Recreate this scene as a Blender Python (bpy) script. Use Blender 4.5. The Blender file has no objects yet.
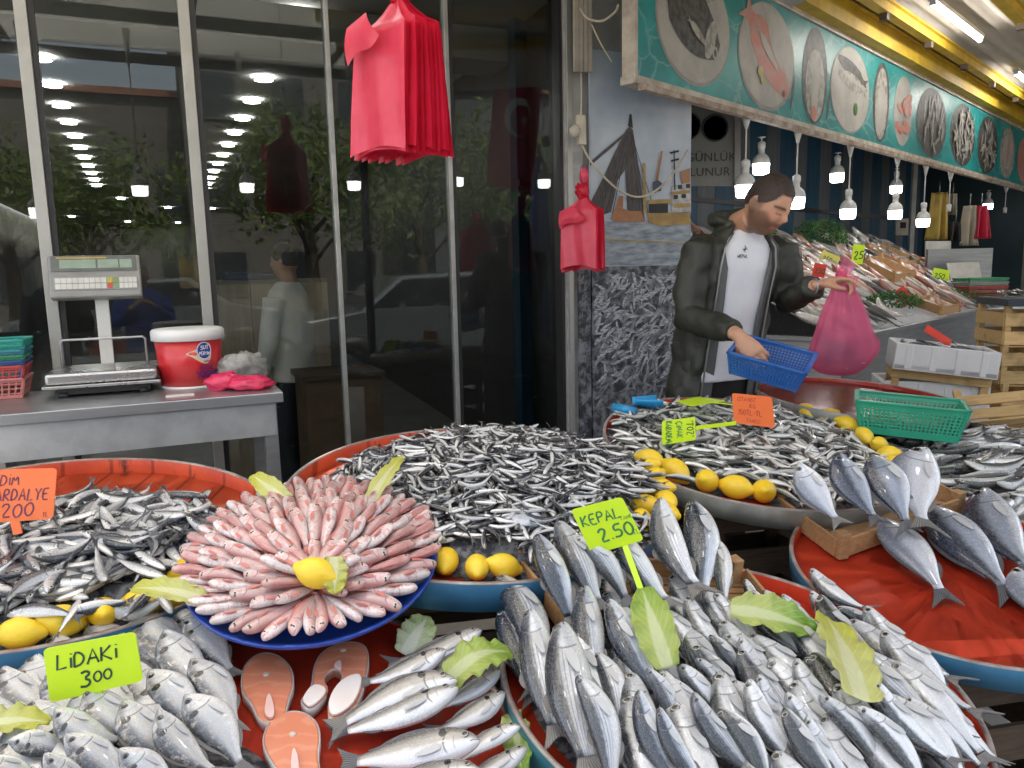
import bpy, bmesh, math, random
from mathutils import Vector, Matrix, Quaternion, noise
random.seed(7)
rad = math.radians
scene = bpy.context.scene
COL = scene.collection
V = Vector

# ------------------------------------------------------------------ camera frame
CAM_H = 1.42; FPX = 773.0
TH = rad(8.4); RHO = rad(1.28)
CF = V((0, math.cos(TH), -math.sin(TH)))
_U0 = V((0, math.sin(TH), math.cos(TH))); _R0 = V((1, 0, 0))
CR = _R0*math.cos(RHO) - _U0*math.sin(RHO)
CU = _U0*math.cos(RHO) + _R0*math.sin(RHO)
CP = V((0, 0, CAM_H))

def ray(px, py):
    return CF + CR*((px-512)/FPX) - CU*((py-384)/FPX)
def at_y(px, py, Y):
    r = ray(px, py); return CP + r*(Y/r.y)
def on_plane(px, py, p0, n):
    r = ray(px, py); return CP + r*((p0-CP).dot(n)/r.dot(n))
def on_z(px, py, z):
    return on_plane(px, py, V((0, 0, z)), V((0, 0, 1)))

# ------------------------------------------------------------------ objects
def link(o):
    COL.objects.link(o); return o
def tag(o, label=None, cat=None, group=None, kind=None):
    if label: o['label'] = label
    if cat: o['category'] = cat
    if group: o['group'] = group
    if kind: o['kind'] = kind
    return o
def thing(name, label, cat, loc=(0, 0, 0), rotz=0, group=None, M=None):
    o = bpy.data.objects.new(name, None); link(o)
    o.empty_display_size = 0.05
    if M is not None: o.matrix_world = M
    else: o.matrix_world = Matrix.Translation(V(loc)) @ Matrix.Rotation(rotz, 4, 'Z')
    return tag(o, label, cat, group)

class MB:
    def __init__(s):
        s.v = []; s.f = []; s.m = []; s.sm = []; s.uv = {}
    def add(s, vs, fs, mi=0, smooth=False, uv=None):
        b = len(s.v); s.v += [V(p) for p in vs]
        for f in fs:
            s.f.append([b+i for i in f]); s.m.append(mi); s.sm.append(smooth)
        if uv:
            for i, q in enumerate(uv): s.uv[b+i] = q
        return b
    def box(s, c, size, R=None, mi=0):
        c = V(c); h = V(size)/2
        vs = []
        for x in (-1, 1):
            for y in (-1, 1):
                for z in (-1, 1):
                    p = V((x*h.x, y*h.y, z*h.z))
                    vs.append(c + (R @ p if R is not None else p))
        s.add(vs, [(0,1,3,2),(4,6,7,5),(0,4,5,1),(2,3,7,6),(0,2,6,4),(1,5,7,3)], mi)
    def bar(s, a, b, w, h, mi=0, up=V((0, 0, 1))):
        a = V(a); b = V(b); d = b-a; L = d.length; x = d/L
        up = V(up)
        y = up.cross(x)
        if y.length < 1e-4: y = V((0, 1, 0)).cross(x)
        y.normalize(); z = x.cross(y)
        R = Matrix((x, y, z)).transposed()
        s.box((a+b)/2, (L, w, h), R, mi)
    def tube(s, pts, rr, n=8, mi=0, caps=True, flat=None, up=V((0, 0, 1))):
        pts = [V(p) for p in pts]
        if not hasattr(rr, '__len__'): rr = [rr]*len(pts)
        vs = []; prev = None
        for i, p in enumerate(pts):
            d = (pts[min(i+1, len(pts)-1)] - pts[max(i-1, 0)])
            if d.length < 1e-9: d = V((0, 0, 1))
            d.normalize()
            if prev is None:
                a = V(up) - d*V(up).dot(d)
                if a.length < .05: a = V((1, 0, 0)) - d*d.x
            else: a = prev - d*prev.dot(d)
            a.normalize(); prev = a; b = d.cross(a)
            r = rr[i]
            ra, rb = (r if hasattr(r, '__len__') else (r, r))
            for k in range(n):
                t = 2*math.pi*k/n
                vs.append(p + a*(ra*math.cos(t)) + b*(rb*math.sin(t)))
        fs = []
        for i in range(len(pts)-1):
            for k in range(n):
                k2 = (k+1) % n
                fs.append((i*n+k, i*n+k2, (i+1)*n+k2, (i+1)*n+k))
        if caps:
            fs.append(tuple(range(n-1, -1, -1))); fs.append(tuple((len(pts)-1)*n+k for k in range(n)))
        s.add(vs, fs, mi, True)
    def lathe(s, prof, n=32, c=(0, 0, 0), mi=0, M=None, mis=None, caps=True):
        c = V(c); vs = []
        for r, z in prof:
            for k in range(n):
                t = 2*math.pi*k/n
                p = V((r*math.cos(t), r*math.sin(t), z))
                vs.append((M @ p if M is not None else p) + c)
        b = s.add(vs, [], mi)
        for i in range(len(prof)-1):
            for k in range(n):
                k2 = (k+1) % n
                s.f.append([b+i*n+k, b+i*n+k2, b+(i+1)*n+k2, b+(i+1)*n+k])
                s.m.append(mis[i] if mis else mi); s.sm.append(True)
        if caps and prof[0][0] > 1e-5:
            s.f.append([b+k for k in range(n-1, -1, -1)]); s.m.append(mis[0] if mis else mi); s.sm.append(False)
        if caps and prof[-1][0] > 1e-5:
            j = len(prof)-1
            s.f.append([b+j*n+k for k in range(n)]); s.m.append(mis[-1] if mis else mi); s.sm.append(False)
    def grid(s, fn, nu, nv, mi=0, smooth=True, wrap=False, uv=False):
        vs = [fn(i/nu, j/nv) for i in range(nu+1) for j in range(nv+1)]
        fs = []
        for i in range(nu):
            for j in range(nv):
                a = i*(nv+1)+j
                fs.append((a, a+nv+1, a+nv+2, a+1))
        s.add(vs, fs, mi, smooth, [(i/nu, j/nv) for i in range(nu+1) for j in range(nv+1)] if uv else None)
    def ellipsoid(s, c, r, R=None, n=16, m=10, mi=0, warp=None):
        c = V(c); vs = []
        for j in range(m+1):
            t = math.pi*j/m
            for k in range(n):
                q = 2*math.pi*k/n
                d = V((math.sin(t)*math.cos(q), math.sin(t)*math.sin(q), math.cos(t)))
                p = V((d.x*r[0], d.y*r[1], d.z*r[2]))
                if warp: p = warp(d, p)
                vs.append(c + (R @ p if R is not None else p))
        fs = []
        for j in range(m):
            for k in range(n):
                k2 = (k+1) % n
                a, b2, c2, d2 = j*n+k, (j+1)*n+k, (j+1)*n+k2, j*n+k2
                if j == 0: fs.append((a, b2, c2))
                elif j == m-1: fs.append((a, b2, d2))
                else: fs.append((a, b2, c2, d2))
        s.add(vs, fs, mi, True)
    def prism(s, pts, off, mi=0, mi_side=None):
        """polygon of 3-D points extruded by vector off"""
        pts = [V(p) for p in pts]; off = V(off); n = len(pts)
        vs = pts + [p+off for p in pts]
        b = s.add(vs, [], mi)
        s.f.append([b+i for i in range(n-1, -1, -1)]); s.m.append(mi); s.sm.append(False)
        s.f.append([b+n+i for i in range(n)]); s.m.append(mi); s.sm.append(False)
        for i in range(n):
            j = (i+1) % n
            s.f.append([b+i, b+j, b+n+j, b+n+i]); s.m.append(mi if mi_side is None else mi_side); s.sm.append(False)
    def mesh(s, name, mats):
        me = bpy.data.meshes.new(name)
        me.from_pydata([tuple(p) for p in s.v], [], s.f)
        if not isinstance(mats, (list, tuple)): mats = [mats]
        for m in mats: me.materials.append(m)
        me.polygons.foreach_set('material_index', s.m)
        me.polygons.foreach_set('use_smooth', s.sm)
        if s.uv:
            ul = me.uv_layers.new(name='UVMap')
            for lp in me.loops:
                ul.data[lp.index].uv = s.uv.get(lp.vertex_index, (0, 0))
        me.update()
        return me
    def build(s, name, mats, parent=None, world=False, bev=0, recalc=True):
        if world and parent is not None:
            inv = parent.matrix_world.inverted()
            s.v = [inv @ p for p in s.v]
        me = s.mesh(name, mats)
        if recalc:
            bm = bmesh.new(); bm.from_mesh(me)
            bmesh.ops.recalc_face_normals(bm, faces=bm.faces); bm.to_mesh(me); bm.free()
        o = bpy.data.objects.new(name, me); link(o)
        if parent is not None: o.parent = parent
        if bev:
            b = o.modifiers.new('bevel', 'BEVEL'); b.width = bev; b.segments = 2; b.limit_method = 'ANGLE'; b.angle_limit = rad(40)
        return o

def inst(name, me, parent=None, M=None):
    o = bpy.data.objects.new(name, me); link(o)
    if parent is not None: o.parent = parent
    if M is not None: o.matrix_world = M
    return o

def copy_tree(o, parent=None):
    c = o.copy(); link(c); c.parent = parent
    for ch in list(o.children): copy_tree(ch, c)
    return c

def evaluated_mesh(o):
    sc = bpy.data.scenes.new('workbench'); sc.collection.objects.link(o)
    vl = sc.view_layers[0]; vl.update()
    out = bpy.data.meshes.new_from_object(o.evaluated_get(vl.depsgraph))
    sc.collection.objects.unlink(o); bpy.data.scenes.remove(sc)
    return out
def remesh(mb, voxel, smooth=2):
    me = mb.mesh('tmp', [])
    o = bpy.data.objects.new('tmp', me)
    r = o.modifiers.new('r', 'REMESH'); r.mode = 'VOXEL'; r.voxel_size = voxel; r.use_smooth_shade = True
    if smooth:
        sm = o.modifiers.new('s', 'SMOOTH'); sm.iterations = smooth; sm.factor = .5
    out = evaluated_mesh(o)
    bpy.data.objects.remove(o); bpy.data.meshes.remove(me)
    return out

# ------------------------------------------------------------------ materials
class NG:
    def __init__(s, name):
        s.mat = bpy.data.materials.new(name); s.mat.use_nodes = True
        s.nt = s.mat.node_tree; s.nt.nodes.clear()
        s.out = s.nt.nodes.new('ShaderNodeOutputMaterial')
    def n(s, typ, ins=None, **props):
        nd = s.nt.nodes.new(typ)
        for k, v in props.items(): setattr(nd, k, v)
        for k, v in (ins or {}).items(): s.set(nd.inputs[k], v)
        return nd
    def set(s, sock, v):
        if isinstance(v, bpy.types.NodeSocket): s.nt.links.new(v, sock)
        elif v is not None:
            if hasattr(v, '__len__') and len(v) == 3 and sock.type == 'RGBA': v = (*v, 1)
            sock.default_value = v
    def math(s, op, a, b=None, c=None, clamp=False):
        nd = s.nt.nodes.new('ShaderNodeMath'); nd.operation = op; nd.use_clamp = clamp
        for i, v in enumerate((a, b, c)):
            if v is not None: s.set(nd.inputs[i], v)
        return nd.outputs[0]
    def mixc(s, fac, a, b, blend='MIX'):
        nd = s.nt.nodes.new('ShaderNodeMix'); nd.data_type = 'RGBA'; nd.blend_type = blend
        s.set(nd.inputs[0], fac); s.set(nd.inputs[6], a); s.set(nd.inputs[7], b)
        return nd.outputs[2]
    def step(s, x, lo, hi):
        nd = s.nt.nodes.new('ShaderNodeMapRange'); nd.interpolation_type = 'SMOOTHSTEP'
        s.set(nd.inputs[0], x); nd.inputs[1].default_value = lo; nd.inputs[2].default_value = hi
        return nd.outputs[0]
    def noise(s, vec, scale, detail=3, rough=.5):
        nd = s.n('ShaderNodeTexNoise', {'Scale': scale, 'Detail': detail, 'Roughness': rough})
        if vec is not None: s.set(nd.inputs['Vector'], vec)
        return nd.outputs['Fac']
    def vec(s, x, y, z=0):
        nd = s.n('ShaderNodeCombineXYZ', {0: x, 1: y, 2: z}); return nd.outputs[0]
    def obj(s): return s.n('ShaderNodeTexCoord').outputs['Object']
    def bsdf(s, **k):
        b = s.n('ShaderNodeBsdfPrincipled')
        for q, v in k.items(): s.set(b.inputs[q.replace('_', ' ')], v)
        return b
    def bump(s, h, strength=.3, dist=.002):
        return s.n('ShaderNodeBump', {'Strength': strength, 'Distance': dist, 'Height': h}).outputs[0]
    def done(s, sh):
        s.nt.links.new(sh.outputs[0] if hasattr(sh, 'outputs') else sh, s.out.inputs[0]); return s.mat

_mc = {}
def M(name, col, rough=.5, metal=0, col2=None, scale=8, bump=0, bscale=None, spec=.5, stretch=None, coat=0, lo=.35, hi=.65):
    if name in _mc: return _mc[name]
    g = NG(name); co = g.obj()
    if stretch:
        co = g.n('ShaderNodeMapping', {'Vector': co, 'Scale': stretch}).outputs[0]
    if col2 is None: col2 = tuple(c*.8 for c in col)
    nz = g.noise(co, scale, 5, .6)
    c = g.mixc(g.step(nz, lo, hi), col, col2)
    b = g.bsdf(Base_Color=c, Roughness=g.math('ADD', rough-.06, g.math('MULTIPLY', nz, .12)), Metallic=metal)
    g.set(b.inputs['Specular IOR Level'], spec)
    g.set(b.inputs['Coat Weight'], coat)
    if bump:
        g.set(b.inputs['Normal'], g.bump(g.noise(co, bscale or scale*4, 4, .6), bump))
    _mc[name] = g.done(b); return _mc[name]

def emis(name, col, strength):
    if name in _mc: return _mc[name]
    g = NG(name); e = g.n('ShaderNodeEmission', {'Color': col, 'Strength': strength})
    _mc[name] = g.done(e); return _mc[name]

def wood(name, c1, c2, rough=.75):
    g = NG(name); co = g.obj()
    rnd = g.n('ShaderNodeObjectInfo').outputs['Random']
    m = g.n('ShaderNodeMapping', {'Vector': co, 'Scale': (3, 40, 40), 'Location': g.vec(g.math('MULTIPLY', rnd, 30), rnd, rnd)}).outputs[0]
    nz = g.noise(m, 3, 6, .65)
    c = g.mixc(g.step(nz, .3, .7), c1, c2)
    blot = g.noise(co, 9, 3)
    c = g.mixc(g.math('MULTIPLY', g.step(blot, .55, .75), .5), c, tuple(x*.35 for x in c2))
    c = g.mixc(1.0, c, g.n('ShaderNodeCombineColor', {0: g.math('ADD', .75, g.math('MULTIPLY', rnd, .4)), 1: g.math('ADD', .75, g.math('MULTIPLY', rnd, .38)), 2: g.math('ADD', .75, g.math('MULTIPLY', rnd, .36))}).outputs[0], 'MULTIPLY')
    b = g.bsdf(Base_Color=c, Roughness=rough, Normal=g.bump(nz, .35))
    return g.done(b)

def paint_red(name, c1, c2, dirt=(.05, .02, .012), rough=.3, streak=.5, wet=False):
    """worn tray paint with dark drag marks"""
    g = NG(name); co = g.obj()
    nz = g.noise(co, 5, 5, .6)
    c = g.mixc(g.step(nz, .35, .7), c1, c2)
    m = g.n('ShaderNodeMapping', {'Vector': co, 'Scale': (9, 2.2, 3), 'Rotation': (0, 0, .35)}).outputs[0]
    st = g.noise(m, 2.2, 6, .7)
    blot = g.noise(co, 16, 4, .7)
    f = g.math('MULTIPLY', g.step(st, .56, .66), g.step(blot, .42, .6))
    c = g.mixc(g.math('MULTIPLY', f, streak), c, dirt)
    wv = g.n('ShaderNodeTexWave', {'Vector': co, 'Scale': 2.6, 'Distortion': .4, 'Detail': 1}).outputs['Fac']
    c = g.mixc(g.math('MULTIPLY', g.step(wv, .03, .0), streak*.7), c, tuple(x*.3 for x in c2))
    rg = g.math('ADD', rough*(.75 if wet else .97), g.math('MULTIPLY', g.noise(co, 14, 4, .6), rough*(.5 if wet else .06)))
    b = g.bsdf(Base_Color=c, Roughness=rg, Normal=g.bump(g.noise(co, 90 if not wet else 38, 4, .7), .05 if not wet else .5, .002))
    return g.done(b)

def fish_mat(name, back, side, belly, v0=.45, v1=.8, stripes=0, spot=0, pink=0, scales=.35, metal=.35, rough=.26, head=None, eyedot=0, mott=.35, blotch=None, vb=.12):
    g = NG(name)
    uvn = g.n('ShaderNodeUVMap', uv_map='UVMap').outputs[0]
    sp = g.n('ShaderNodeSeparateXYZ', {0: uvn})
    u, v = sp.outputs[0], sp.outputs[1]
    rnd = g.n('ShaderNodeObjectInfo').outputs['Random']
    r30 = g.math('MULTIPLY', rnd, 37.0)
    nv = g.vec(g.math('MULTIPLY', u, 9), g.math('MULTIPLY', v, 3), r30)
    nz = g.noise(nv, 1.6, 5, .65)
    vv = g.math('ADD', v, g.math('MULTIPLY', g.math('SUBTRACT', nz, .5), .22))
    vv = g.math('ADD', vv, g.math('MULTIPLY', g.math('SUBTRACT', rnd, .5), .12))
    c = g.mixc(g.step(vv, vb, min(v0, vb+.3)), belly, side)
    c = g.mixc(g.step(vv, v0, v1), c, back)
    # blotchy mottling of the skin
    n2 = g.noise(g.vec(g.math('MULTIPLY', u, 20), g.math('MULTIPLY', v, 9), r30), 2.2, 4, .6)
    c = g.mixc(g.math('MULTIPLY', g.step(n2, .45, .75), mott), c, tuple(x*.55 for x in side))
    if blotch:
        c = g.mixc(g.math('MULTIPLY', g.step(nz, .48, .68), .8), c, blotch)
    if stripes:
        w = g.math('SINE', g.math('MULTIPLY', g.math('ADD', v, g.math('MULTIPLY', g.math('SUBTRACT', nz, .5), .02)), stripes))
        f = g.math('MULTIPLY', g.step(w, .1, .9), g.math('MULTIPLY', g.step(v, .25, .4), g.step(u, .2, .27)))
        c = g.mixc(g.math('MULTIPLY', f, .5), c, tuple(x*.7 for x in back))
    # scales
    vo = g.n('ShaderNodeTexVoronoi', {'Vector': g.vec(g.math('MULTIPLY', u, 105), g.math('MULTIPLY', v, 36), r30), 'Scale': 1.0})
    sc = vo.outputs['Distance']
    body = g.step(u, .2, .26)
    c = g.mixc(g.math('MULTIPLY', g.math('MULTIPLY', g.step(sc, .35, .75), body), scales), c, tuple(x*.5 for x in side))
    # gill cover line and mouth
    vc = g.math('SUBTRACT', v, .45)
    gl = g.math('ABSOLUTE', g.math('SUBTRACT', u, g.math('SUBTRACT', .232, g.math('MULTIPLY', g.math('MULTIPLY', vc, vc), .28))))
    gf = g.math('MULTIPLY', g.step(gl, .011, .002), g.math('MULTIPLY', g.step(v, .1, .25), g.step(v, .9, .75)))
    c = g.mixc(g.math('MULTIPLY', gf, .75), c, tuple(x*.25 for x in side))
    gl2 = g.math('ABSOLUTE', g.math('SUBTRACT', u, g.math('SUBTRACT', .165, g.math('MULTIPLY', g.math('MULTIPLY', vc, vc), .2))))
    gf2 = g.math('MULTIPLY', g.step(gl2, .007, .001), g.math('MULTIPLY', g.step(v, .12, .3), g.step(v, .7, .55)))
    c = g.mixc(g.math('MULTIPLY', gf2, .45), c, tuple(x*.35 for x in side))
    ml = g.math('ABSOLUTE', g.math('SUBTRACT', v, g.math('SUBTRACT', .45, g.math('MULTIPLY', u, 1.6))))
    mf = g.math('MULTIPLY', g.step(ml, .06, .015), g.step(u, .062, .05))
    c = g.mixc(g.math('MULTIPLY', mf, .8), c, (.03, .02, .02))
    if head:
        hf = g.math('MULTIPLY', g.step(u, .22, .1), g.step(v, .4, .75))
        c = g.mixc(g.math('MULTIPLY', hf, .65), c, head)
    def blob(cu, cv, ru, rv, col, amt):
        nonlocal c
        a = g.math('DIVIDE', g.math('SUBTRACT', u, cu), ru); b2 = g.math('DIVIDE', g.math('SUBTRACT', v, cv), rv)
        d = g.math('ADD', g.math('MULTIPLY', a, a), g.math('MULTIPLY', b2, b2))
        d = g.math('ADD', d, g.math('MULTIPLY', g.math('SUBTRACT', n2, .5), .5))
        c = g.mixc(g.math('MULTIPLY', g.step(d, 1.15, .75), amt), c, col)
    if spot: blob(.24, .74, .027, .13, (.015, .014, .016), spot)
    if eyedot:
        blob(.085, .62, .032, .17, (.62, .6, .5), .9)
        blob(.085, .62, .017, .1, (.01, .01, .012), 1)
    # individual tone
    tone = g.math('ADD', .82, g.math('MULTIPLY', rnd, .32))
    c = g.mixc(1.0, c, g.n('ShaderNodeCombineColor', {0: tone, 1: tone, 2: tone}).outputs[0], 'MULTIPLY')
    hgt = g.math('ADD', g.math('MULTIPLY', g.math('MULTIPLY', sc, body), .6), g.math('SUBTRACT', g.math('MULTIPLY', n2, .5), g.math('MULTIPLY', gf, 1.5)))
    b = g.bsdf(Base_Color=c, Metallic=metal, Roughness=g.math('ADD', rough-.1, g.math('MULTIPLY', n2, .2)), Normal=g.bump(hgt, .35, .0015))
    g.set(b.inputs['Coat Weight'], .8); g.set(b.inputs['Coat Roughness'], .06)
    return g.done(b)

def fin_mat(name, col, col2):
    g = NG(name)
    uvn = g.n('ShaderNodeUVMap', uv_map='UVMap').outputs[0]
    sp = g.n('ShaderNodeSeparateXYZ', {0: uvn})
    w = g.math('SINE', g.math('MULTIPLY', sp.outputs[1], 70))
    c = g.mixc(g.step(w, -.5, .8), col, col2)
    b = g.bsdf(Base_Color=c, Roughness=.4, Metallic=.1)
    return g.done(b)
# ------------------------------------------------------------------ fish templates (length 1, snout at x=0, back +z, flank +/-y)
def curve(xs, ys, x):
    if x <= xs[0]: return ys[0]
    if x >= xs[-1]: return ys[-1]
    i = max(k for k in range(len(xs)-1) if xs[k] <= x)
    x0, x1 = xs[i], xs[i+1]; h = x1-x0; t = (x-x0)/h
    def sl(k):
        a = max(k-1, 0); b = min(k+1, len(xs)-1); return (ys[b]-ys[a])/(xs[b]-xs[a])
    m0, m1 = sl(i)*h, sl(i+1)*h
    t2, t3 = t*t, t*t*t
    return (2*t3-3*t2+1)*ys[i]+(t3-2*t2+t)*m0+(-2*t3+3*t2)*ys[i+1]+(t3-t2)*m1

S0 = [0, .025, .07, .14, .24, .35, .5, .62, .72, .79, .84]
SPEC = dict(
 bream=dict(up=[.0, .034, .08, .138, .182, .19, .165, .12, .075, .047, .042], lo=[-.012, -.036, -.066, -.105, -.146, -.16, -.14, -.1, -.06, -.042, -.04], w=[.008, .034, .05, .064, .072, .072, .06, .044, .028, .017, .01], tail=.13, notch=.07, eye=(.1, .045, .029), dors=(.27, .74, .025), ped=.83),
 seabass=dict(up=[.0, .03, .06, .095, .118, .122, .105, .08, .055, .04, .036], lo=[-.012, -.035, -.06, -.085, -.108, -.115, -.1, -.075, -.05, -.038, -.034], w=[.008, .032, .046, .058, .064, .064, .054, .04, .026, .016, .01], tail=.1, notch=.06, eye=(.09, .03, .022), dors=(.3, .74, .02), ped=.83),
 kefal=dict(up=[.004, .032, .052, .072, .09, .1, .097, .08, .06, .046, .042], lo=[-.012, -.034, -.052, -.075, -.095, -.105, -.1, -.08, -.057, -.044, -.04], w=[.012, .04, .055, .066, .074, .076, .068, .052, .034, .02, .012], tail=.1, notch=.07, eye=(.075, .02, .018), dors=(.42, .56, .022), ped=.84),
 horse=dict(up=[.0, .026, .046, .064, .078, .085, .08, .066, .046, .03, .026], lo=[-.012, -.032, -.05, -.068, -.084, -.09, -.084, -.066, -.044, -.028, -.026], w=[.008, .03, .042, .052, .058, .06, .054, .042, .027, .016, .01], tail=.085, notch=.08, eye=(.068, .018, .021), dors=(.34, .74, .014), ped=.85),
 redmullet=dict(up=[.0, .045, .075, .092, .1, .1, .088, .07, .052, .04, .036], lo=[-.02, -.045, -.06, -.075, -.085, -.088, -.078, -.06, -.044, -.036, -.032], w=[.014, .04, .054, .064, .07, .07, .06, .046, .03, .02, .012], tail=.075, notch=.07, eye=(.085, .05, .015), dors=(.3, .6, .016), ped=.84),
 sardine=dict(up=[.002, .022, .04, .058, .07, .075, .07, .055, .038, .026, .022], lo=[-.01, -.03, -.05, -.072, -.09, -.096, -.088, -.066, -.042, -.026, -.022], w=[.006, .024, .034, .042, .047, .048, .042, .032, .02, .012, .008], tail=.07, notch=.07, eye=(.07, .012, .014), dors=(.42, .55, .02), ped=.85),
 anchovy=dict(up=[.004, .022, .036, .048, .056, .06, .056, .044, .03, .022, .02], lo=[-.006, -.026, -.044, -.06, -.07, -.072, -.066, -.05, -.033, -.022, -.02], w=[.006, .026, .036, .044, .048, .049, .043, .033, .021, .013, .009], tail=.06, notch=.06, eye=(.05, .012, .014), dors=(.45, .56, .018), ped=.85),
)
def bender(cz, cy):
    def f(p):
        t = p.x-.42
        return V((p.x, p.y+cy*t*t, p.z+cz*t*t))
    return f
def add_body(mb, sp, bend, n=14, m=24, mi=0):
    vs = []; uv = []
    ss = [.84*((i/m)**1.25) for i in range(m+1)]
    for s_ in ss:
        u_, l_, w_ = (curve(S0, sp[k], s_) for k in ('up', 'lo', 'w'))
        mid = (u_+l_)/2; h = (u_-l_)/2
        for k in range(n+1):
            a = 2*math.pi*k/n - math.pi/2
            ca = math.cos(a)
            vs.append(bend(V((s_, w_*math.copysign(abs(ca)**.85, ca), mid+h*math.sin(a))))); uv.append((s_, .5+.5*math.sin(a)))
    fs = []
    for i in range(m):
        for k in range(n):
            a = i*(n+1)+k; fs.append((a, a+1, a+n+2, a+n+1))
    fs.append(tuple(range(n-1, -1, -1))); fs.append(tuple(m*(n+1)+k for k in range(n)))
    mb.add(vs, fs, mi, True, uv)
def add_sheet(mb, fn, nu, nv, th, mi=0):
    for sgn in (1, -1):
        vs = []; uv = []
        for i in range(nu+1):
            for j in range(nv+1):
                p = fn(i/nu, j/nv); vs.append(p+V((0, sgn*th, 0))); uv.append((i/nu, j/nv))
        fs = []
        for i in range(nu):
            for j in range(nv):
                a = i*(nv+1)+j; q = (a, a+nv+1, a+nv+2, a+1)
                fs.append(q if sgn > 0 else q[::-1])
        mb.add(vs, fs, mi, True, uv)
def add_tail(mb, sp, bend, mi=0):
    ped = sp['ped']; hu = curve(S0, sp['up'], ped)*.95; hl = curve(S0, sp['lo'], ped)*.95; T = sp['tail']; nt = sp['notch']
    def fn(u, v):
        k = 2*v-1
        xe = 1-nt*(1-abs(k)**1.3)
        ze = k*T
        z0 = hl+(hu-hl)*v
        return bend(V((ped+(xe-ped)*u, .006*math.sin(9*v+4*u)*u, z0+(ze-z0)*(u**1.15))))
    add_sheet(mb, fn, 4, 10, .0035, mi)
def add_dorsal(mb, sp, bend, mi=0):
    a, b, h = sp['dors']
    def fn(u, v):
        x = a+(b-a)*u
        z = curve(S0, sp['up'], x)
        hh = h*math.sin(math.pi*min(1, u*1.15+.08))**.6 if u < .92 else h*.2
        return bend(V((x+.03*v, .004*v, z-.008+(hh+.008)*v)))
    add_sheet(mb, fn, 10, 2, .003, mi)
def add_anal(mb, sp, bend, mi=0):
    a, b, h = sp['dors']
    def fn2(u, v):
        x = .58+.14*u
        z = curve(S0, sp['lo'], x)
        return bend(V((x+.03*v, 0, z+.008-(h*.8*math.sin(math.pi*min(1, u+.1))**.6+.008)*v)))
    add_sheet(mb, fn2, 6, 2, .003, mi)
def add_pect(mb, sp, bend, side, mi=0):
    w = curve(S0, sp['w'], .26); up = curve(S0, sp['up'], .26)
    z0 = -up*.25
    def fn(u, v):
        k = v-.5
        L = .17
        wd = .016+.03*math.sin(math.pi*min(1, .12+u*.88))
        x = .245+L*u
        yy = curve(S0, sp['w'], x)
        return bend(V((x, side*(yy*.97+.004+.012*u), z0-.03*u+k*wd)))
    add_sheet(mb, fn, 6, 4, .002, mi)
def eye_mesh(sp, bend, side, mats):
    mb = MB(); x, z, r = sp['eye']
    u_, l_, w_ = (curve(S0, sp[k], x) for k in ('up', 'lo', 'w'))
    mid = (u_+l_)/2; h = (u_-l_)/2
    y = w_*math.sqrt(max(.05, 1-((z-mid)/h)**2))
    c = bend(V((x, side*(y*.93), z)))
    R = Matrix.Rotation(-side*math.pi/2, 3, 'X') @ Matrix.Rotation(0, 3, 'Z')
    R = Matrix.Rotation(side*.25, 3, 'X') @ R
    mb.lathe([(r*1.25, -.004), (r*1.25, .002), (r*1.05, .0055), (r*.76, .0075), (r*.74, .0075), (r*.3, .0095), (.00001, .0102)], 18, c, M=R, mis=[0, 0, 1, 1, 2, 2, 2])
    return mb.mesh('eye', mats)

F = {}
F['bream_grey'] = fish_mat('bream_grey_skin', (.06, .064, .072), (.58, .59, .60), (.86, .86, .85), .52, .84, spot=.95, head=(.24, .245, .255), scales=.2, mott=.2, blotch=(.66, .58, .48), metal=.14)
F['bream_blue'] = fish_mat('bream_blue_skin', (.02, .026, .044), (.30, .335, .40), (.78, .79, .81), .46, .72, spot=0, head=(.05, .07, .13), scales=.3, mott=.25, metal=.18, vb=.03)
F['bream_pale'] = fish_mat('bream_pale_skin', (.17, .19, .24), (.55, .57, .62), (.82, .82, .82), .5, .85, spot=0, head=(.40, .41, .45), scales=.3, mott=.22, metal=.12)
F['seabass'] = fish_mat('seabream_row_skin', (.14, .13, .115), (.38, .355, .315), (.70, .70, .71), .58, .95, spot=1, head=(.36, .33, .29), scales=.2, mott=.2, metal=.1, vb=.36)
F['kefal'] = fish_mat('striped_mullet_skin', (.028, .033, .042), (.58, .60, .63), (.86, .85, .82), .44, .66, stripes=62, head=(.16, .17, .19), scales=.2, mott=.16, metal=.15, vb=.06)
F['horse'] = fish_mat('silver_fish_skin', (.03, .034, .038), (.68, .69, .70), (.88, .87, .85), .62, .80, head=(.34, .355, .37), scales=.15, mott=.2, metal=.15)
F['horse_dark'] = fish_mat('dark_back_fish_skin', (.022, .026, .026), (.34, .36, .37), (.82, .81, .78), .26, .46, head=(.06, .06, .058), scales=.15, mott=.2, metal=.15)
F['kefal_dark'] = fish_mat('dark_striped_mullet_skin', (.014, .02, .03), (.42, .46, .52), (.84, .83, .80), .34, .54, stripes=62, head=(.035, .04, .05), scales=.2, mott=.18, metal=.18, vb=.04)
F['redmullet'] = fish_mat('red_mullet_skin', (.46, .17, .15), (.65, .44, .42), (.76, .67, .65), .52, 1.0, head=(.62, .40, .36), scales=.45, mott=.25, metal=.12, rough=.3, blotch=(.60, .24, .22), eyedot=1)
F['sardine'] = fish_mat('sardine_skin', (.016, .022, .033), (.46, .47, .49), (.76, .75, .73), .48, .68, head=(.12, .12, .12), scales=.35, mott=.3, eyedot=1, metal=.3)
F['anchovy'] = fish_mat('anchovy_skin', (.008, .009, .012), (.52, .52, .53), (.76, .75, .73), .42, .6, head=(.25, .24, .23), scales=.08, mott=.18, eyedot=1, metal=.3)
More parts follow.
